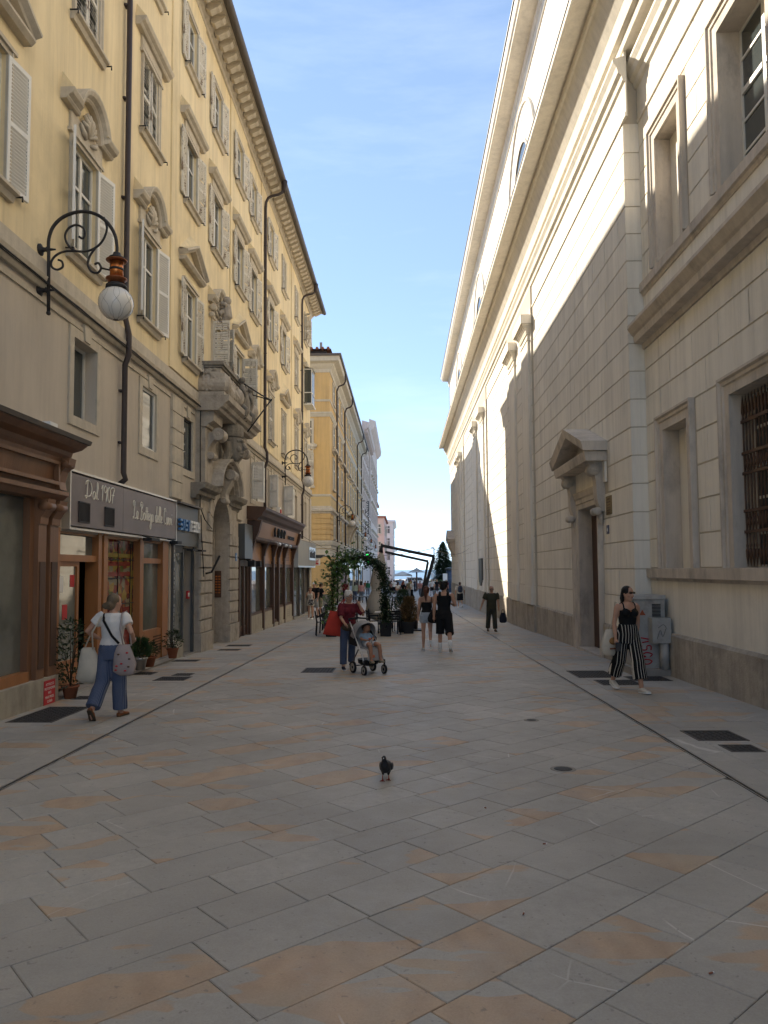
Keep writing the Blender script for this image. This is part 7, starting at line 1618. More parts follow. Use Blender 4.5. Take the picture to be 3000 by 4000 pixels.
def person(label, loc, rz, fig, build, group=None, vox=.011, skin='skin', fine=True, face=None, hands=(True,True)):
    """body = one continuous skin; build(fig, body) adds hair and clothing as children"""
    r = empty('person', (loc[0],loc[1],gz(loc[1])), rz, label, 'person', group); r.scale = (fig.k,)*3
    b = MB(); fig.torso(b, 0, .84, 1.435)
    for sd in (-1,1):
        fig.arm(b, sd); fig.hand(b, sd, .35, fine); fig.leg(b, sd)
        an, f, u = fig.footframe(sd); b.tube([an-u*.0+f*-.02, an-u*.045+f*.04, an-u*.055+f*.13], [.034,.034,.024], 8)
    fig.headmesh(b, fine); body = remesh(b, vox, 'body', M[skin], r, 3 if fine else 2)
    if face is not None: fig.face(body, face or None)
    build(fig, body, vox); return r
def top(f, body, vox, mt, sleeve=.55, hem=.90, infl=.014, z1=1.43, nm='shirt', flare=0, neck=True, arms=(True,True)):
    b = MB(); f.torso(b, infl, hem, z1)
    if flare: b.tube([f.sp(hem-.02), f.sp(hem+.1)], [.17*f.slim+infl+flare,.15*f.slim+infl], 16, ry=[.125*f.slim+infl+flare*.6+f.belly,.11*f.slim+infl+f.belly])
    if sleeve:
        for sd in (-1,1): f.arm(b, sd, infl+.004+(.006 if sleeve < 1 else 0), 0, sleeve, 1.06)
    return remesh(b, max(vox,.012), nm, mt, body, 3)
def straps_top(f, body, vox, mt, hem=.90, z1=1.30, infl=.010, wide=.012, nm='tank_top'):
    b = MB(); f.torso(b, infl, hem, z1)
    for sd in (-1,1): 
        x = sd*.095
        b.tube([f.sp(z1-.04)+V(x,.105,0), f.sp(1.40)+V(x*1.02,.055,.01), f.sp(1.425)+V(x*1.02,.0,.012), f.sp(1.40)+V(x*1.02,-.075,.0), f.sp(z1-.04)+V(x,-.10,0)], [wide]*5, 8)
    return remesh(b, max(vox*.9,.009), nm, mt, body, 2)
def pants(f, body, vox, mt, hem=1.9, r0=.098, r1=.075, r2=.07, waist=1.03, nm='trousers', infl=.014):
    b = MB(); f.torso(b, infl+.004, .79, waist)
    rad = lambda t: r0+(r1-r0)*min(t,1) if t <= 1 else r1+(r2-r1)*(t-1)/max(hem-1,.01)
    for sd in (-1,1): f.leg(b, sd, 0, hem, rad)
    return remesh(b, max(vox,.012), nm, mt, body, 3)
def tube_child(nm, pts, r_, mt, parent, n_=8, ry=None): return MB().tube(pts, r_, n_, ry=ry).build(nm, mt, parent)
def tote(loc, rz, w_, h_, d_, mt, label, strap, strap_mt=None, cat='bag', nm='tote_bag', lump=.0, group=None, extra=None, flat=False):
    """soft bag hanging from its top edge at loc; strap = list of local points of the handle"""
    o = empty(nm, loc, rz, label, cat, group); b = MB(); rgx = random.Random(len(label))
    sec = [(0,.26,.18),(-.06,.30,.4),(-.30,.42,.85),(-.62,.52,1.0),(-.86,.49,.88),(-.96,.38,.5),(-1.0,.25,.2)] if not flat else [(0,.30,.5),(-.3,.36,.9),(-.7,.45,1.0),(-.97,.5,.9),(-1.0,.5,.4)]
    b.rings([(rgx.uniform(-.02,.02)*lump,0,z*h_,a*w_,c*d_*.5) for z, a, c in sec], 18); b.build('pouch', mt, o)
    for st in strap: MB().tube(st, .010, 6, ry=None).build('strap', strap_mt or mt, o)
    if extra: extra(o)
    return o
stripes('navy_pin', (.055,.075,.135), (.17,.19,.25), 75, .3, .0); stripes('culotte', (.008,.008,.009), (.62,.58,.50), 24, .16, .0)
hair_c = {k: mat('hair_'+k, c, .6, var=.35, scale=30, bump=.6, bscale=70, stretch=(1,1,.3), spec=.3) for k, c in dict(ash=(.16,.115,.07), white=(.58,.56,.53), black=(.012,.010,.009), brown=(.05,.026,.016), auburn=(.085,.028,.016), red=(.16,.03,.016), grey=(.30,.29,.27), blond=(.33,.24,.13)).items()}
cm('white_tee',(.74,.70,.65)); cm('maroon',(.13,.016,.024)); cm('jeans',(.075,.095,.15)); cm('blackc',(.011,.011,.012)); cm('denim',(.34,.38,.42)); cm('olive',(.055,.053,.034)); cm('olive_dark',(.050,.047,.034)); cm('beige',(.42,.34,.28)); cm('cream',(.60,.55,.46)); cm('grey',(.30,.30,.30)); cm('khaki',(.22,.20,.13))
cm('redbag',(.42,.045,.03), bump=.1); cm('creambag',(.56,.50,.40)); cm('mauvebag',(.36,.30,.28)); cm('brownbag',(.075,.055,.035)); cm('navy',(.02,.022,.035)); cm('shoe_white',(.60,.57,.50), .6); cm('sock',(.72,.71,.69)); cm('tan_shoe',(.25,.09,.035)); cm('mint',(.36,.44,.36)); cm('green',(.02,.12,.06)); cm('pink',(.50,.28,.28)); cm('yellowc',(.55,.50,.05)); cm('bluegrey',(.13,.16,.20)); cm('pale_blue',(.22,.30,.38))
# ---- woman with two tote bags, walking away on the left
fig = Fig(1.63, True, legR=(7,3,1), legL=(-9,30,1), footL=52, footR=0, armL=((.62,-.35,-.75),(-.35,.75,-.45)), armR=((.55,-.3,-.8),(-.3,.8,-.4)), lean=3, head=(28,4))
def f1(f, b, v):
    top(f, b, v, M['white_tee'], .52, .98, .020, nm='t_shirt'); pants(f, b, v, M['navy_pin'], 1.93, .102, .098, .100, 1.02)
    h = MB(); f.hair(h, .004, .0, -.035); h.ball(f.H(-.01,-.115,-.05), .055, 10, 8, (1.2,.8,.9)); h.ball(f.H(.03,-.10,-.03), .04, 10, 8); remesh(h, .012, 'hair', hair_c['ash'], b, 2)
    for sd in (-1,1): f.shoe(sd, M['tan_shoe'], b, M['brownbag'], .05)
wl = (-3.88,9.85)
person('woman in white t-shirt and blue pinstriped trousers walking away with two tote bags', wl, -.12, fig, f1, face=None)
gl_ = gz(9.85)
tote((wl[0]-.30,wl[1]-.02,gl_+.92), -.05, .31, .47, .20, M['creambag'], 'large cream tote bag on the left arm of the woman in white', [[(-.06,0,-.02),(.03,.05,.25),(.17,.04,.42),(.18,-.05,.40),(.07,-.06,.2),(.08,-.05,-.02)]], lump=1)
def dots(o):
    for i, (x, z) in enumerate(((-.06,-.12),(.05,-.1),(-.02,-.24),(.07,-.28),(-.09,-.32),(.03,-.33),(.08,-.18),(-.08,-.27))): MB().ball((x,-.085,z), .014, 8, 5, (1.3,.4,.8)).build('print', M['red'] if i % 3 else M['wood_dark'], o)
tote((wl[0]+.23,wl[1]-.15,gl_+.97), .1, .29, .40, .15, M['mauvebag'], 'mauve printed tote bag hanging at the right hip of the woman in white', [[(-.02,0,-.02),(-.07,.02,.2),(-.06,.06,.40),(-.03,.17,.43),(.02,.1,.25),(.08,.02,-.02)]], lump=1, extra=dots)
MB().tube([(wl[0]-.10,wl[1]-.02,gl_+1.36),(wl[0]-.07,wl[1]-.115,gl_+1.28),(wl[0]+.05,wl[1]-.135,gl_+1.08),(wl[0]+.14,wl[1]-.12,gl_+.98)], .016, 6).build('bag_strap', M['blackc'], label='black shoulder strap crossing the back of the woman in white', cat='strap')
# ---- white-haired woman pushing the stroller
fig = Fig(1.60, True, legR=(6,4,3), legL=(-10,10,3), footL=12, armR=((.10,.35,-.9),(-.15,.86,-.45)), armL=((.50,.35,-.75),(-.42,.10,.9)), lean=9, head=(-8,8), belly=.012)
def f2(f, b, v):
    top(f, b, v, M['maroon'], .85, .92, .022, nm='top'); pants(f, b, v, M['jeans'], 1.9, .100, .082, .078, 1.0)
    h = MB(); f.hair(h, .010, .0, -.02); 
    for i in range(34):
        a = i*2.4; t = i/34
        if sin(a) < .55 or t > .45: h.ball(f.H(.075*cos(a)*(1-.3*t), -.035+.07*sin(a), .03+.085*t), .028, 8, 6)
    remesh(h, .010, 'hair', hair_c['white'], b, 2)
    for sd in (-1,1): f.shoe(sd, M['navy'], b, M['white'])
ol = (-1.14,15.25)
person('white-haired woman in maroon top and jeans pushing a grey stroller', ol, 3.45, fig, f2, face='clear')
go = gz(ol[1])
tote((ol[0]-.24,ol[1]-.12,go+1.18), .45, .40, .49, .07, M['redbag'], 'flat red shopping bag on the shoulder of the white-haired woman', [[(.02,0,-.02),(.10,.03,.18),(.20,.06,.30),(.22,.12,.28),(.14,.1,.1),(.16,.02,-.02)]], flat=True).rotation_euler = (0,.16,.45)
o = empty('belt_bag', (ol[0]+.03,ol[1]-.17,go+.86), 3.45, 'brown belt bag at the waist of the white-haired woman', 'bag'); MB().ball((0,0,0), 1.0, 16, 10, (.155,.055,.075)).build('pouch', M['brownbag'], o); MB().tube([(-.13,-.03,.05),(-.02,.0,.07),(.13,-.03,.05)], .008, 5).build('strap', M['brownbag'], o)
# ---- stroller with sleeping child
stc = (-.70,14.55); sr = empty('stroller', (stc[0],stc[1],gz(stc[1])), 3.69, 'grey folding stroller with canopy and black wheels', 'stroller')
AL, BK = M['alu'], M['black']; GC = cm('stroller_grey',(.30,.285,.27))
for x in (-.22,.22):
    for y_, r_ in ((-.20,.115),(.25,.092)):
        w_ = MB().lathe([(r_*.55,x-.016),(r_*.98,x-.018),(r_,x),(r_*.98,x+.018),(r_*.55,x+.016)], (0,y_,r_), 22, axis=0).build('wheel', BK, sr)
        MB().lathe([(r_*.60,x-.0195),(r_*.68,x-.0205),(r_*.68,x+.0205),(r_*.60,x+.0195)], (0,y_,r_), 22, axis=0).build('rim', AL, w_); MB().lathe([(.012,x-.022),(.03,x-.02),(.03,x+.02),(.012,x+.022)], (0,y_,r_), 12, axis=0).build('hub', BK, w_)
    MB().tube([(x,.25,.19),(x,.20,.32),(x*.98,-.02,.58),(x*.95,-.20,.80),(x*.95,-.36,.98)], .0135, 8).build('frame_tube', AL, sr); MB().tube([(x,.25,.10),(x,.255,.28)], .02, 8).build('front_fork', BK, sr)
    MB().tube([(x,-.20,.13),(x,-.14,.30),(x,.02,.47)], .014, 8).build('rear_tube', M['gutter'], sr)
MB().tube([(-.21,-.36,.98),(-.19,-.43,1.03),(0,-.46,1.05),(.19,-.43,1.03),(.21,-.36,.98)], .018, 8).build('handle', BK, sr)
MB().tube([(-.22,-.20,.14),(.22,-.20,.14)], .012, 6).build('axle', BK, sr)
bk = MB(); bk.rings([(0,.02,.16,.12,.14),(0,.02,.20,.19,.22),(0,.02,.28,.205,.24)], 14, False); bk.build('basket', BK, sr)
se = MB(); se.tube([(0,.29,.27),(0,.27,.47),(0,.12,.50),(0,-.06,.50),(0,-.20,.66),(0,-.30,.88)], [.17,.18,.185,.185,.18,.17], 12, ry=[.022]*6); remesh(se, .015, 'seat', GC, sr, 4)
MB().ball((.05,.315,.36), .03, 10, 6, (1.2,.15,1)).build('patch', cm('patch',(.55,.16,.08)), sr)
cpy = MB(); vs_ = []; nA, nB = 9, 12
for i in range(nA):
    th = radians(15+105*i/(nA-1))
    for j in range(nB): ph = pi*j/(nB-1); r_ = .36; vs_.append((-.22*cos(ph), -.16+r_*cos(th)*sin(ph)**.55*-1+.0, .66+r_*sin(th)*sin(ph)**.6))
cpy.add(vs_, [(i*nB+j, i*nB+j+1, (i+1)*nB+j+1, (i+1)*nB+j) for i in range(nA-1) for j in range(nB-1)], True); cpy.build('canopy', GC, sr)
mb = MB()
for x in (-.21,.21): mb.quad((x,-.38,.55),(x,-.05,.52),(x,-.02,.68),(x,-.38,.86))
mb.build('side_panel', BK, sr, kind='stuff')
kid = empty('person', (stc[0],stc[1],gz(stc[1])), 3.69, 'small child asleep in the stroller with bare legs', 'person')
b = MB(); b.tube([(0,.05,.55),(0,-.06,.62),(0,-.13,.72),(0,-.17,.78)], [.085,.09,.085,.04], 12, ry=[.07,.07,.065,.04])
hc_ = V(-.05,-.15,.855); b.ball(hc_, .085, 14, 10, (.92,1.0,1.1)); b.ball(hc_+V(-.01,.075,-.02), .018, 7, 5)
for x in (-1,1):
    b.tube([(x*.05,.05,.55),(x*.085,.20,.575),(x*.10,.27,.56),(x*.10,.30,.44),(x*.10,.31,.30)], [.058,.05,.044,.040,.028], 10); b.tube([(x*.10,.31,.31),(x*.105,.36,.275),(x*.11,.41,.265)], [.028,.03,.02], 8)
    b.tube([(x*.085,-.11,.74),(x*.13,-.02,.66),(x*.05,.09,.64)], [.034,.028,.02], 9); b.ball((x*.035,.11,.64), .024, 8, 6)
kb_ = remesh(b, .010, 'body', M['skin_tan'], kid, 3)
b = MB(); b.tube([(0,-.03,.60),(0,-.08,.66),(0,-.13,.735)], [.098,.10,.09], 12, ry=[.082,.082,.075])
for x in (-1,1): b.tube([(x*.08,-.11,.74),(x*.125,-.04,.68)], [.045,.042], 9)
remesh(b, .011, 'shirt', M['pale_blue'], kb_, 2)
b = MB(); b.tube([(0,.06,.545),(0,-.04,.60)], [.10,.10], 12, ry=[.078,.078])
for x in (-1,1): b.tube([(x*.05,.03,.55),(x*.08,.16,.575)], [.068,.066], 10)
remesh(b, .011, 'shorts', cm('kid_shorts',(.45,.47,.50)), kb_, 2)
b = MB().ball(hc_+V(0,-.02,.022), .09, 12, 10, (.95,1.0,1.05)); remesh(b, .012, 'hair', hair_c['brown'], kb_, 2)
for x in (-1,1): MB().tube([(x*.10,.29,.26),(x*.105,.36,.265),(x*.11,.43,.255)], [.032,.034,.026], 10, ry=[.045,.03,.02]).build('shoe', cm('kid_shoe',(.30,.25,.17)), kb_)
tube_child('safety_strap', [(0,.13,.66),(0,.16,.60),(0,.17,.54)], .02, GC, sr); MB().ball((.03,.13,.675), .025, 8, 6, (1.3,.8,.6)).build('buckle', cm('orange',(.60,.12,.03)), sr)
# ---- couple walking away
fig = Fig(1.66, True, legL=(4,2,1), legR=(-10,48,1), footR=72, armL=((.16,.02,-1),(.10,.10,-1)), armR=((.22,-.05,-1),(-.05,.35,-.9)), lean=2, head=(10,4), slim=.92)
def f3(f, b, v):
    straps_top(f, b, v, M['blackc'], .96, 1.27, .008, .006, 'camisole'); pants(f, b, v, M['denim'], .42, .112, .108, .10, 1.0, 'denim_shorts', .016)
    h = MB(); f.hair(h, .002, 0, -.01); h.tube([f.H(0,-.10,.05),f.H(0,-.145,.0),f.H(.0,-.14,-.14),f.H(.01,-.12,-.30)], [.03,.042,.040,.014], 9); remesh(h, .011, 'hair', hair_c['auburn'], b, 2)
    for sd in (-1,1): f.shoe(sd, M['shoe_white'], b, M['white'])
gc = (.60,19.35); person('young woman in black camisole and denim shorts walking away with ponytail', gc, -.05, fig, f3)
tote((gc[0]+.24,gc[1]-.16,gz(19.3)+1.05), .1, .44, .34, .18, M['blackc'], 'large black shoulder bag of the woman in denim shorts', [[(-.1,0,-.02),(-.12,.05,.2),(-.10,.15,.33),(-.05,.16,.33),(.02,.05,.2),(.08,0,-.02)]], nm='shoulder_bag')
fig = Fig(1.77, False, legL=(5,3,2), legR=(-12,26,6), footR=26, armL=((.16,-.02,-1),(.05,.12,-1)), armR=((.30,.05,-.95),(-.35,.75,.15)), lean=2, head=(22,10), slim=.98)
def f4(f, b, v):
    straps_top(f, b, v, M['blackc'], .90, 1.36, .012, .034, 'tank_top'); pants(f, b, v, M['blackc'], 1.12, .115, .105, .108, 1.0, 'long_shorts', .018)
    h = MB(); f.hair(h, .016, 0, -.01)
    for i in range(22): a = i*2.4; h.ball(f.H(.085*cos(a), -.03+.085*sin(a), .03+.09*(i/22)), .03, 8, 6)
    remesh(h, .012, 'hair', hair_c['black'], b, 2)
    for sd in (-1,1):
        kn, an = f.J[sd][1:]; tube_child('sock', [kn.lerp(an,.62), kn.lerp(an,.8), an-V(0,0,.02)], [.049,.047,.043], M['sock'], b, 12); f.shoe(sd, M['shoe_white'], b, M['white'], big=1.1)
person('man in black tank top and long black shorts with white socks, walking away', (1.02,18.85), -.1, fig, f4, skin='skin')
# ---- woman with sunglasses and striped culottes
fig = Fig(1.70, True, legL=(17,6,2), legR=(-17,16,2), footR=10, footL=-6, armR=((.20,-.06,-1),(.02,.20,-1)), armL=((.25,-.40,-.9),(-.1,-.05,-1)), lean=1, head=(-22,2), slim=.98)
def f5(f, b, v):
    straps_top(f, b, v, M['blackc'], 1.02, 1.315, .010, .014, 'black_top')
    bb = MB(); f.torso(bb, .018, .79, 1.09); 
    for sd in (-1,1): f.leg(bb, sd, 0, 1.66, lambda t: .100+.014*min(t,1.66)/1.66)
    remesh(bb, .012, 'culottes', M['culotte'], b, 3)
    h = MB(); f.hair(h, .001, .0, -.02); h.tube([f.H(-.02,-.085,.02),f.H(-.03,-.10,-.10),f.H(-.04,-.09,-.24),f.H(-.04,-.08,-.36)], [.05,.062,.055,.02], 10); h.tube([f.H(.055,-.05,.03),f.H(.07,-.06,-.08),f.H(.065,-.05,-.2)], [.03,.03,.012], 8); remesh(h, .011, 'hair', hair_c['black'], b, 2)
    for sd in (-1,1): f.shoe(sd, M['shoe_white'], b, M['white'], big=1.12)
    ck = MB(); ck.tube([f.sp(1.43)+V(-.07,.03,.0), f.sp(1.36)+V(-.03,.10,0), f.sp(1.33)+V(0,.112,0), f.sp(1.36)+V(.03,.10,0), f.sp(1.43)+V(.07,.03,0)], .003, 5); ck.ball(f.sp(1.30)+V(0,.118,0), .013, 8, 6); ck.build('necklace', M['copper'], b)
sw = (3.58,12.05); person('woman in sunglasses, black top and striped culottes walking along the church wall', sw, pi+.18, fig, f5, face='sun', skin='skin')
gs = gz(sw[1]); M['print'] = cm('bagprint',(.30,.16,.06))
def prt(o): MB().ball((0,-.075,-.18), 1, 12, 6, (.08,.02,.06)).build('print', M['print'], o); MB().box(-.08,.08,-.098,-.088,-.31,-.285).build('print_line', M['terracotta'], o)
tote((sw[0]-.26,sw[1]+.05,gs+.98), .35, .34, .42, .13, M['creambag'], 'cream printed tote bag on the shoulder of the woman in sunglasses', [[(-.02,0,-.02),(.05,-.02,.2),(.11,-.03,.43),(.13,.04,.43),(.10,.05,.2),(.07,.01,-.02)]], extra=prt)
o = empty('phone', (sw[0]-.20,sw[1]-.16,gs+.72), .3, 'dark blue phone held by the woman in sunglasses', 'phone'); MB().box(-.045,.045,-.006,.006,-.07,.07).build('case', M['navy'], o); MB().box(-.040,.040,-.0075,-.006,-.062,.062).build('screen', M['win_dark'], o)
# ---- older man in olive
fig = Fig(1.62, False, legL=(7,5,3), legR=(-8,8,3), footR=8, armR=((.42,-.10,-.9),(.35,.05,-.95)), armL=((.18,.05,-1),(.08,.10,-1)), lean=6, head=(-6,16), belly=.03, slim=1.05)
def f6(f, b, v):
    top(f, b, v, M['olive'], .70, .86, .026, nm='t_shirt'); pants(f, b, v, M['olive_dark'], 1.95, .105, .088, .086, .98)
    h = MB(); h.ball(f.H(0,-.03,.03), 1, 14, 10, (.079,.085,.088)); h.ball(f.H(0,-.05,-.02), 1, 12, 8, (.075,.05,.06)); remesh(h, .012, 'hair', hair_c['grey'], b, 2)
    for sd in (-1,1): f.shoe(sd, M['brownbag'], b, M['blackc'])
gm_ = (3.14,26.75); person('older man in olive t-shirt and trousers walking towards the viewer by the church', gm_, pi+.05, fig, f6, face='clear', vox=.014)
tote((gm_[0]+.40,gm_[1]-.05,gz(gm_[1])+.66), .2, .27, .36, .10, M['navy'], 'dark blue shopping bag in the hand of the man in olive', [[(-.06,0,-.02),(-.04,0,.08),(.0,0,.12),(.04,0,.08),(.06,0,-.02)]])
# ---- boy with backpack
fig = Fig(1.70, False, legL=(8,4,2), legR=(-10,34,2), footR=40, armL=((.35,-.1,-.9),(.0,.5,-.8)), armR=((.35,-.1,-.9),(.0,.5,-.8)), lean=2, slim=.9)
def f7(f, b, v):
    top(f, b, v, M['beige'], .9, .90, .025, nm='t_shirt'); pants(f, b, v, M['blackc'], 1.0, .115, .11, .11, 1.0, 'shorts'); h = MB(); f.hair(h, -.002); remesh(h, .016, 'hair', hair_c['brown'], b, 1)
    for sd in (-1,1): f.shoe(sd, M['white'], b)
bp = (3.75,49.5); person('boy in beige t-shirt and black shorts with backpack walking away by the church', bp, 0, fig, f7, vox=.02, fine=False)
o = empty('backpack', (bp[0],bp[1]-.2,gz(bp[1])+1.02), 0, 'dark blue backpack of the boy walking by the church', 'backpack'); bb = MB(); bb.rings([(0,0,0,.12,.07),(0,-.02,.08,.15,.10),(0,-.01,.3,.145,.09),(0,0,.44,.09,.05)], 14); bb.build('pack', cm('packblue',(.05,.06,.085)), o); MB().ball((0,-.10,.12), 1, 10, 6, (.1,.03,.08)).build('pocket', M['packblue'], o)
# ---- trio by the silver shop
fig = Fig(1.58, True, legL=(2,2,2), legR=(-2,2,2), armR=((.2,.25,-.9),(-.3,.5,.7)), armL=((.2,.1,-1),(-.3,.5,-.6)), head=(-10,4), slim=.92)
def f8(f, b, v):
    straps_top(f, b, v, M['cream'], 1.0, 1.34, .012, .025, 'dress_top'); k = MB(); k.tube([f.sp(1.06), f.sp(.9), f.sp(.70)], [.14,.185,.215], 16, ry=[.11,.15,.17]); remesh(k, .016, 'skirt', M['cream'], b, 2)
    h = MB(); f.hair(h, 0); h.tube([f.H(.05,-.05,0),f.H(.06,-.04,-.2)], [.03,.02], 7); remesh(h, .016, 'hair', hair_c['brown'], b, 1)
    MB().rings([(f.hc.x,f.hc.y-.01,f.hc.z+.055,.14,.15),(f.hc.x,f.hc.y-.01,f.hc.z+.062,.14,.15),(f.hc.x,f.hc.y-.01,f.hc.z+.07,.092,.105),(f.hc.x,f.hc.y-.01,f.hc.z+.13,.08,.09),(f.hc.x,f.hc.y-.01,f.hc.z+.145,.05,.06)], 18).build('hat', cm('hat',(.33,.27,.19)), b)
    for sd in (-1,1): f.shoe(sd, M['white'], b)
gh = (-4.55,36.4); person('girl in cream dress and straw hat standing by the silver shop', gh, pi-.2, fig, f8, vox=.017, fine=True, face='')
tote((gh[0]+.05,gh[1]-.22,gz(gh[1])+.98), 0, .28, .28, .1, mat('checked', (.03,.03,.03), .8, var=.8, scale=25, col2=(.4,.4,.4), fac2=(.5,.54), scale2=14), 'black and white patterned bag carried by the girl in the hat', [[(0,0,0),(-.06,.1,.25)]])
def casual(f, b, v, topc, botc, hemf, hairc, sleeve=.7, hv=0, long=0, shoe='blackc', hem=.88, cap=None, cardigan=False):
    top(f, b, max(v,.018), M[topc], sleeve, hem, .022, nm='top'); pants(f, b, max(v,.018), M[botc], hemf, .106, .09 if hemf > 1.2 else .105, .085 if hemf > 1.2 else .105, .98, 'trousers' if hemf > 1.2 else 'shorts')
    h = MB(); f.hair(h, hv)
    if long: h.tube([f.H(0,-.07,0),f.H(0,-.09-hv*.5,-.12),f.H(0,-.08,-.12-long)], [.06+hv*.6,.07+hv*.9,.04], 10)
    remesh(h, .02, 'hair', hair_c[hairc], b, 1)
    if cap: MB().rings([(f.hc.x,f.hc.y,f.hc.z+.03,.088,.108),(f.hc.x,f.hc.y,f.hc.z+.09,.08,.095),(f.hc.x,f.hc.y,f.hc.z+.125,.04,.05)], 16).tube([f.H(0,.08,.045),f.H(0,.16,.035)], [.07,.05], 8, ry=[.01,.008]).build('cap', M[cap], b)
    for sd in (-1,1): f.shoe(sd, M[shoe], b)
def who(label, loc, rz, H, woman, args, ph=10, vox=.026, skin='skin', arms=None, head=(0,4), kw={}, group='people in the distance', fine=False, lean=2):
    s_ = 1 if random.random() < .5 else -1
    A = arms or (((.15,.05*s_,-1),(.03,.2,-1)), ((.15,-.05*s_,-1),(.03,.12,-1)))
    f = Fig(H, woman, legL=(ph*s_,6 if s_ > 0 else 16,2), legR=(-ph*s_,16 if s_ > 0 else 6,2), footL=0 if s_ > 0 else 14, footR=14 if s_ > 0 else 0, armL=A[0], armR=A[1], head=head, lean=lean)
    return person(label, loc, rz, f, lambda f_, b, v: casual(f_, b, v, *args, **kw), group, vox, skin, fine)
EAT = (((.2,.15,-.95),(.0,.3,-.9)), ((.3,.35,-.85),(-.45,.55,.65)))
who('man in black t-shirt, pale shorts and white cap eating beside the girl in the hat', (-4.5,37.7), pi-.4, 1.80, False, ('blackc','grey',1.0,'brown'), 2, .018, kw=dict(cap='white'), arms=EAT, group='group by the silver shop', fine=True)
who('man in black t-shirt and khaki shorts behind the man in the white cap', (-4.35,39.0), -1.3, 1.74, False, ('blackc','khaki',1.0,'brown'), 3, .02, arms=EAT, head=(0,14), group='group by the silver shop')
# ---- people farther down the street
FAR = [('man in maroon t-shirt walking away along the ochre building',(-4.95,63),0,1.76,False,('maroon','navy',1.9,'brown'),{}),
 ('woman in mint cardigan and jeans walking away beside the man in maroon',(-4.1,62.8),0,1.66,True,('mint','jeans',1.9,'black'),dict(sleeve=1.85,long=.12,hv=.012)),
 ('woman with big curly black hair, patterned blouse and grey jeans walking away',(-3.42,60.5),0,1.70,True,('pink','bluegrey',1.9,'black'),dict(hv=.04,long=.06)),
 ('woman in green jacket and light jeans carrying a bag in the distance',(-3.9,82),0,1.66,True,('green','bluegrey',1.9,'black'),dict(sleeve=1.85,long=.15)),
 ('woman in black top and white trousers facing the viewer in the distance',(-4.2,100),pi,1.66,True,('blackc','sock',1.9,'brown'),dict(long=.12)),
 ('woman in brown shorts in front of the grey building',(-4.75,93),.3,1.62,True,('terracotta','beige',.9,'blond'),{}),
 ('man with grey hair and blue backpack walking away right of the parasol',(-1.58,90),0,1.74,False,('olive','navy',1.9,'grey'),{}),
 ('person with beige bag beside the man with the blue backpack',(-1.05,91),.2,1.62,True,('khaki','grey',1.9,'brown'),{}),
 ('girl in white crop top and wide jeans right of the far bar table',(-.45,61.5),-.5,1.66,True,('sock','bluegrey',1.95,'brown'),dict(hem=1.12,long=.15,sleeve=.3)),
 ('red-haired woman in black top gesturing in the distance',(-.02,65),-.8,1.66,True,('blackc','bluegrey',1.9,'red'),dict(long=.2,hv=.01)),
 ('blond man in black and white open shirt facing left',(.75,65.5),1.2,1.72,False,('sock','blackc',1.9,'blond'),dict(sleeve=.8)),
 ('man in striped grey shirt behind the blond man',(.55,70),.4,1.75,False,('khaki','grey',1.9,'brown'),{}),
 ('man in pink shirt and white cap behind the cantilever mast',(1.62,72),2.6,1.72,False,('pink','bluegrey',1.9,'brown'),dict(cap='white')),
 ('cyclist in white shirt and black shorts bending forward',(3.15,82),pi-.3,1.74,False,('sock','blackc',1.0,'grey'),{}),
 ('small child in blue near the cyclist',(2.72,65.5),.4,1.04,False,('pale_blue','jeans',1.3,'brown'),{}),
 ('man in black t-shirt and shorts standing near the far evergreen',(3.68,82),pi,1.80,False,('blackc','navy',1.0,'brown'),{}),
 ('man in dark red shirt at the far church corner',(4.35,76),pi+.5,1.74,False,('maroon','blackc',1.9,'grey'),{}),
 ('man in white shirt walking away left of the dark car',(-1.05,84),0,1.75,False,('sock','blackc',1.9,'brown'),{}),
 ('woman in pale pink top next to the man in white shirt',(-1.35,86),.2,1.66,True,('pink','blackc',1.9,'brown'),{}),
 ('man in white shirt with dark shoulder bag in the distance',(.38,94),0,1.76,False,('sock','navy',1.9,'brown'),{}),
 ('person in yellow top near the striped parasol',(.85,97),.5,1.66,True,('yellowc','blackc',1.9,'brown'),{}),
 ('man in dark jacket under the striped parasol',(1.5,99),1.0,1.74,False,('navy','blackc',1.9,'grey'),{}),
 ('man in pale blue shirt behind the market tent post',(-.5,103),pi,1.74,False,('pale_blue','navy',1.9,'brown'),{}),
 ('woman in black dress-like top left of the market tent',(-1.9,106),0,1.66,True,('blackc','blackc',1.9,'black'),{}),
 ('person in white beside the far notice board',(4.1,99),pi,1.70,True,('sock','beige',1.9,'brown'),{}),
 ('person in red top far behind by the white van',(1.2,128),0,1.70,True,('redbag','navy',1.9,'brown'),{}),
 ('person in grey far behind between tent and van',(-.4,126),pi,1.74,False,('grey','blackc',1.9,'grey'),{}),
 ('person in cream far behind at the end of the street',(2.3,132),0,1.68,True,('cream','bluegrey',1.9,'blond'),{})]
for lb, loc, rz, H, wmn, args, kw in FAR: who(lb, loc, rz, H, wmn, args, 11, .03, kw=kw)
bc = wroot('bicycle', (3.3,81.6,gz(81.6)), 'bicycle pushed by the cyclist in the distance', 'bicycle')
for y_ in (81.1,82.1):
    pts = [(3.32,y_+.33*cos(2*pi*i/18),gz(81.6)+.35+.33*sin(2*pi*i/18)) for i in range(19)]; MB().tube(pts, .018, 5, caps=False).build('wheel', M['black'], bc)
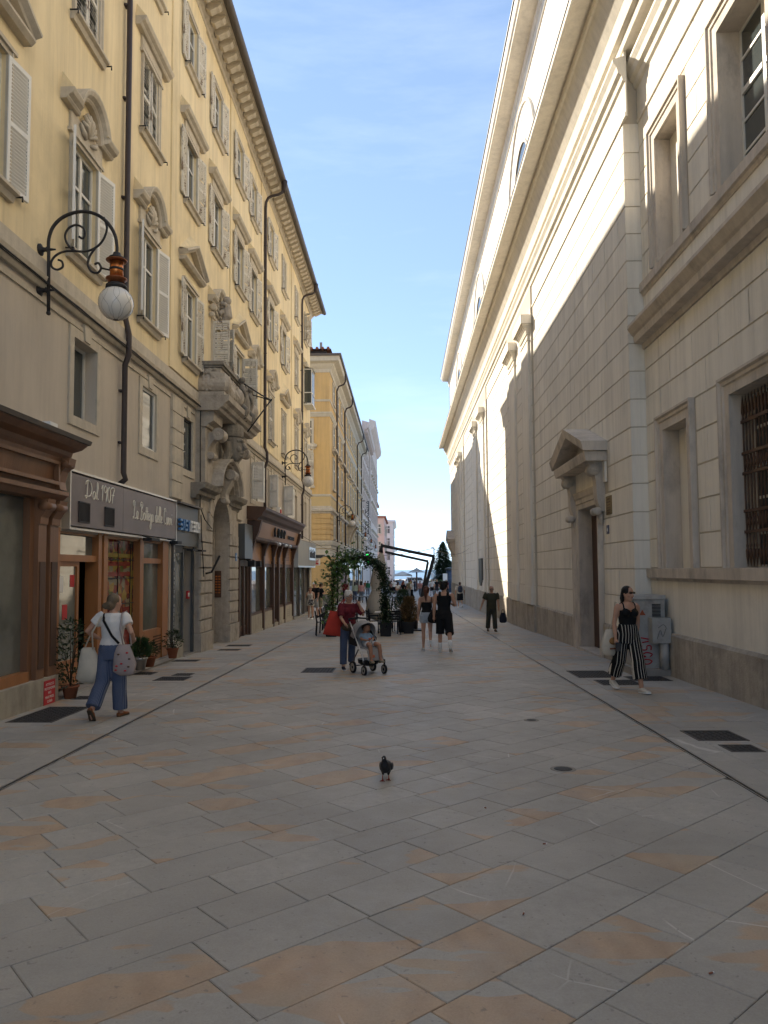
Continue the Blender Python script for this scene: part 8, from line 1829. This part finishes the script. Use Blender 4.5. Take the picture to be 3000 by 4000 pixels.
g_ = gz(81.6); MB().tube([(3.32,81.1,g_+.35),(3.32,81.35,g_+.8),(3.32,81.85,g_+.82),(3.32,81.6,g_+.35),(3.32,81.35,g_+.8)], .02, 6).tube([(3.32,82.1,g_+.35),(3.32,81.85,g_+.82)], .02, 6).build('frame', M['iron'], bc); MB().tube([(3.1,81.3,g_+1.0),(3.54,81.3,g_+1.0)], .016, 6).build('handlebar', M['iron'], bc); MB().ball((3.32,81.9,g_+.9), .07, 8, 6, (.8,1.5,.5)).build('saddle', M['black'], bc)
# ================================================================ PIGEON
pg = empty('pigeon', (-.17,6.72,gz(6.72)), pi-.15, 'dark pigeon walking towards the viewer on the paving', 'pigeon')
b = MB(); b.tube([(0,-.15,.10),(0,-.10,.108),(0,-.03,.115),(0,.035,.125),(0,.065,.155),(0,.075,.185),(0,.08,.205)], [.02,.042,.056,.052,.038,.024,.021], 14, ry=[.018,.04,.056,.054,.04,.024,.021]); b.ball((0,.087,.214), .023, 10, 8, (.9,1.15,1)); b.tube([(0,-.12,.10),(0,-.23,.08)], [.03,.024], 8, ry=[.012,.006])
for s_ in (-1,1): b.tube([(s_*.026,.0,.08),(s_*.024,.005,.045)], [.02,.008], 7)
M['feather'] = mat('pigeon_feather', (.020,.020,.023), .5, var=.4, scale=18); bd = remesh(b, .006, 'body', M['feather'], pg, 3)
M['wingc'] = mat('pigeon_wing', (.035,.035,.04), .5, var=.5, scale=30)
for s_ in (-1,1):
    MB().tube([(s_*.040,.03,.13),(s_*.052,-.03,.118),(s_*.036,-.11,.10),(s_*.010,-.19,.088)], [.012,.014,.012,.004], 8, ry=[.022,.034,.024,.006]).build('wing', M['wingc'], bd)
    MB().ball((s_*.019,.095,.218), .004, 6, 5).build('eye', M['terracotta'], bd)
    lg = MB(); x, y_ = s_*.024, (.025 if s_ > 0 else -.015); lg.tube([(x,y_,.05),(x,y_+.005,.006)], .004, 6)
    for a in (-.6,0,.6,pi): lg.tube([(x,y_,.006),(x+.035*sin(a),y_+.035*cos(a),.004)], [.004,.003], 5)
    lg.build('foot', cm('pigeon_red',(.30,.045,.03)), bd)
MB().tube([(0,.106,.213),(0,.128,.205)], [.006,.0025], 6).build('beak', M['black'], bd); MB().ball((0,.110,.218), .005, 6, 5).build('cere', M['white'], bd)
# ================================================================ UTILITY CABINET by the church wall
cb = empty('utility_cabinet', (4.55,14.45,gz(14.45)), 0, 'grey graffiti-covered utility cabinet standing against the church wall', 'cabinet')
CG = mat('cabinet_grey', (.36,.35,.325), .5, var=.14, scale=4, col2=(.26,.25,.23), fac2=(.5,.7), scale2=5)
MB().box(-.30,.40,-.55,.5,-.02,.14).build('base', M['concrete'], cb)
MB().box(-.22,.34,-.35,.35,.14,1.42).build('body', CG, cb); MB().add([(-.26,-.39,1.42),(.36,-.39,1.42),(.36,.39,1.42),(-.26,.39,1.42),(-.2,-.35,1.49),(.36,-.35,1.49),(.36,.35,1.49),(-.2,.35,1.49)], [(0,3,2,1),(4,5,6,7),(0,1,5,4),(1,2,6,5),(2,3,7,6),(3,0,4,7)]).build('lid', CG, cb)
dr = MB().box(-.232,-.22,-.31,.31,.45,1.38).build('door', mat('cabinet_door', (.42,.43,.40), .4, var=.2, scale=5), cb); MB().box(-.230,-.22,-.31,.31,.18,.43).build('door', CG, cb)
vt = MB()
for i in range(16): vt.box(.10,.26,-.362,-.35,.92+.026*i,.935+.026*i)
vt.build('vent', M['black'], cb, kind='stuff')
j = MB().box(.02,.36,-.60,-.36,.62,1.08).build('side_box', CG, cb); MB().tube([(.26,-.5,.62),(.26,-.5,.13)], .085, 12).build('conduit', CG, cb)
MB().prism([(-.14,1.12),(-.02,1.12),(-.08,1.22)], 1, -.356, -.35).build('warning_sticker', cm('sticker',(.35,.09,.04)), cb)
def spray(pts, r_, m_, par, nm='graffiti'): MB().tube([Vector(p) for p in pts], r_, 5).build(nm, m_, par)
def cat3(l, f): return [f(*q) for q in catmull(l, 5)]
for st in ([(0,1),(.1,.75),(-.05,.5),(.2,.35),(.3,.8),(.22,.1)],[(.3,.95),(.2,.55),(.35,.3),(.5,.6),(.3,.75)],[(-.1,.3),(.1,.05),(.4,.2),(.5,.5)]): spray(cat3(st, lambda a, b_: (-.236, .22-.9*a*.55, .6+.7*b_)), .009, M['black'], dr)
RDM = cm('sprayred',(.42,.02,.03))
for i, st in enumerate(([(0,0),(.4,1),(.8,.1)],[(.9,.9),(.2,.9),(.2,.55),(.8,.5),(.8,.05),(.1,.05)],[(.8,.8),(.4,1),(.1,.5),(.5,.1),(.8,.4),(.8,.0)],[(.4,1),(.1,.6),(.3,.05),(.8,.2),(.85,.7),(.4,1)])):
    spray(cat3(st, lambda a, b_: (-.12+.2*b_, -.357, .70-.13*i-.11*a)), .011, RDM, cb)
for st in ([(0,0),(.3,.8),(.5,.2),(.8,.9)],[(.1,1),(.6,1.3),(.9,.9)]): spray(cat3(st, lambda a, b_: (.1+.2*a, -.605, .7+.2*b_)), .004, M['sign_grey'], j)
# white box with a red lamp on the coffee shop wall
o = wroot('alarm_siren', (LX,31.6,4.1), 'white alarm box with red lamp above the coffee shop cornice', 'alarm'); MB().box(LX,LX+.16,31.45,31.75,4.1,4.45).build('case', M['white'], o); MB().box(LX+.16,LX+.2,31.5,31.7,4.2,4.35).build('lamp', M['red'], o)
bpy.data.scenes.remove(TS)
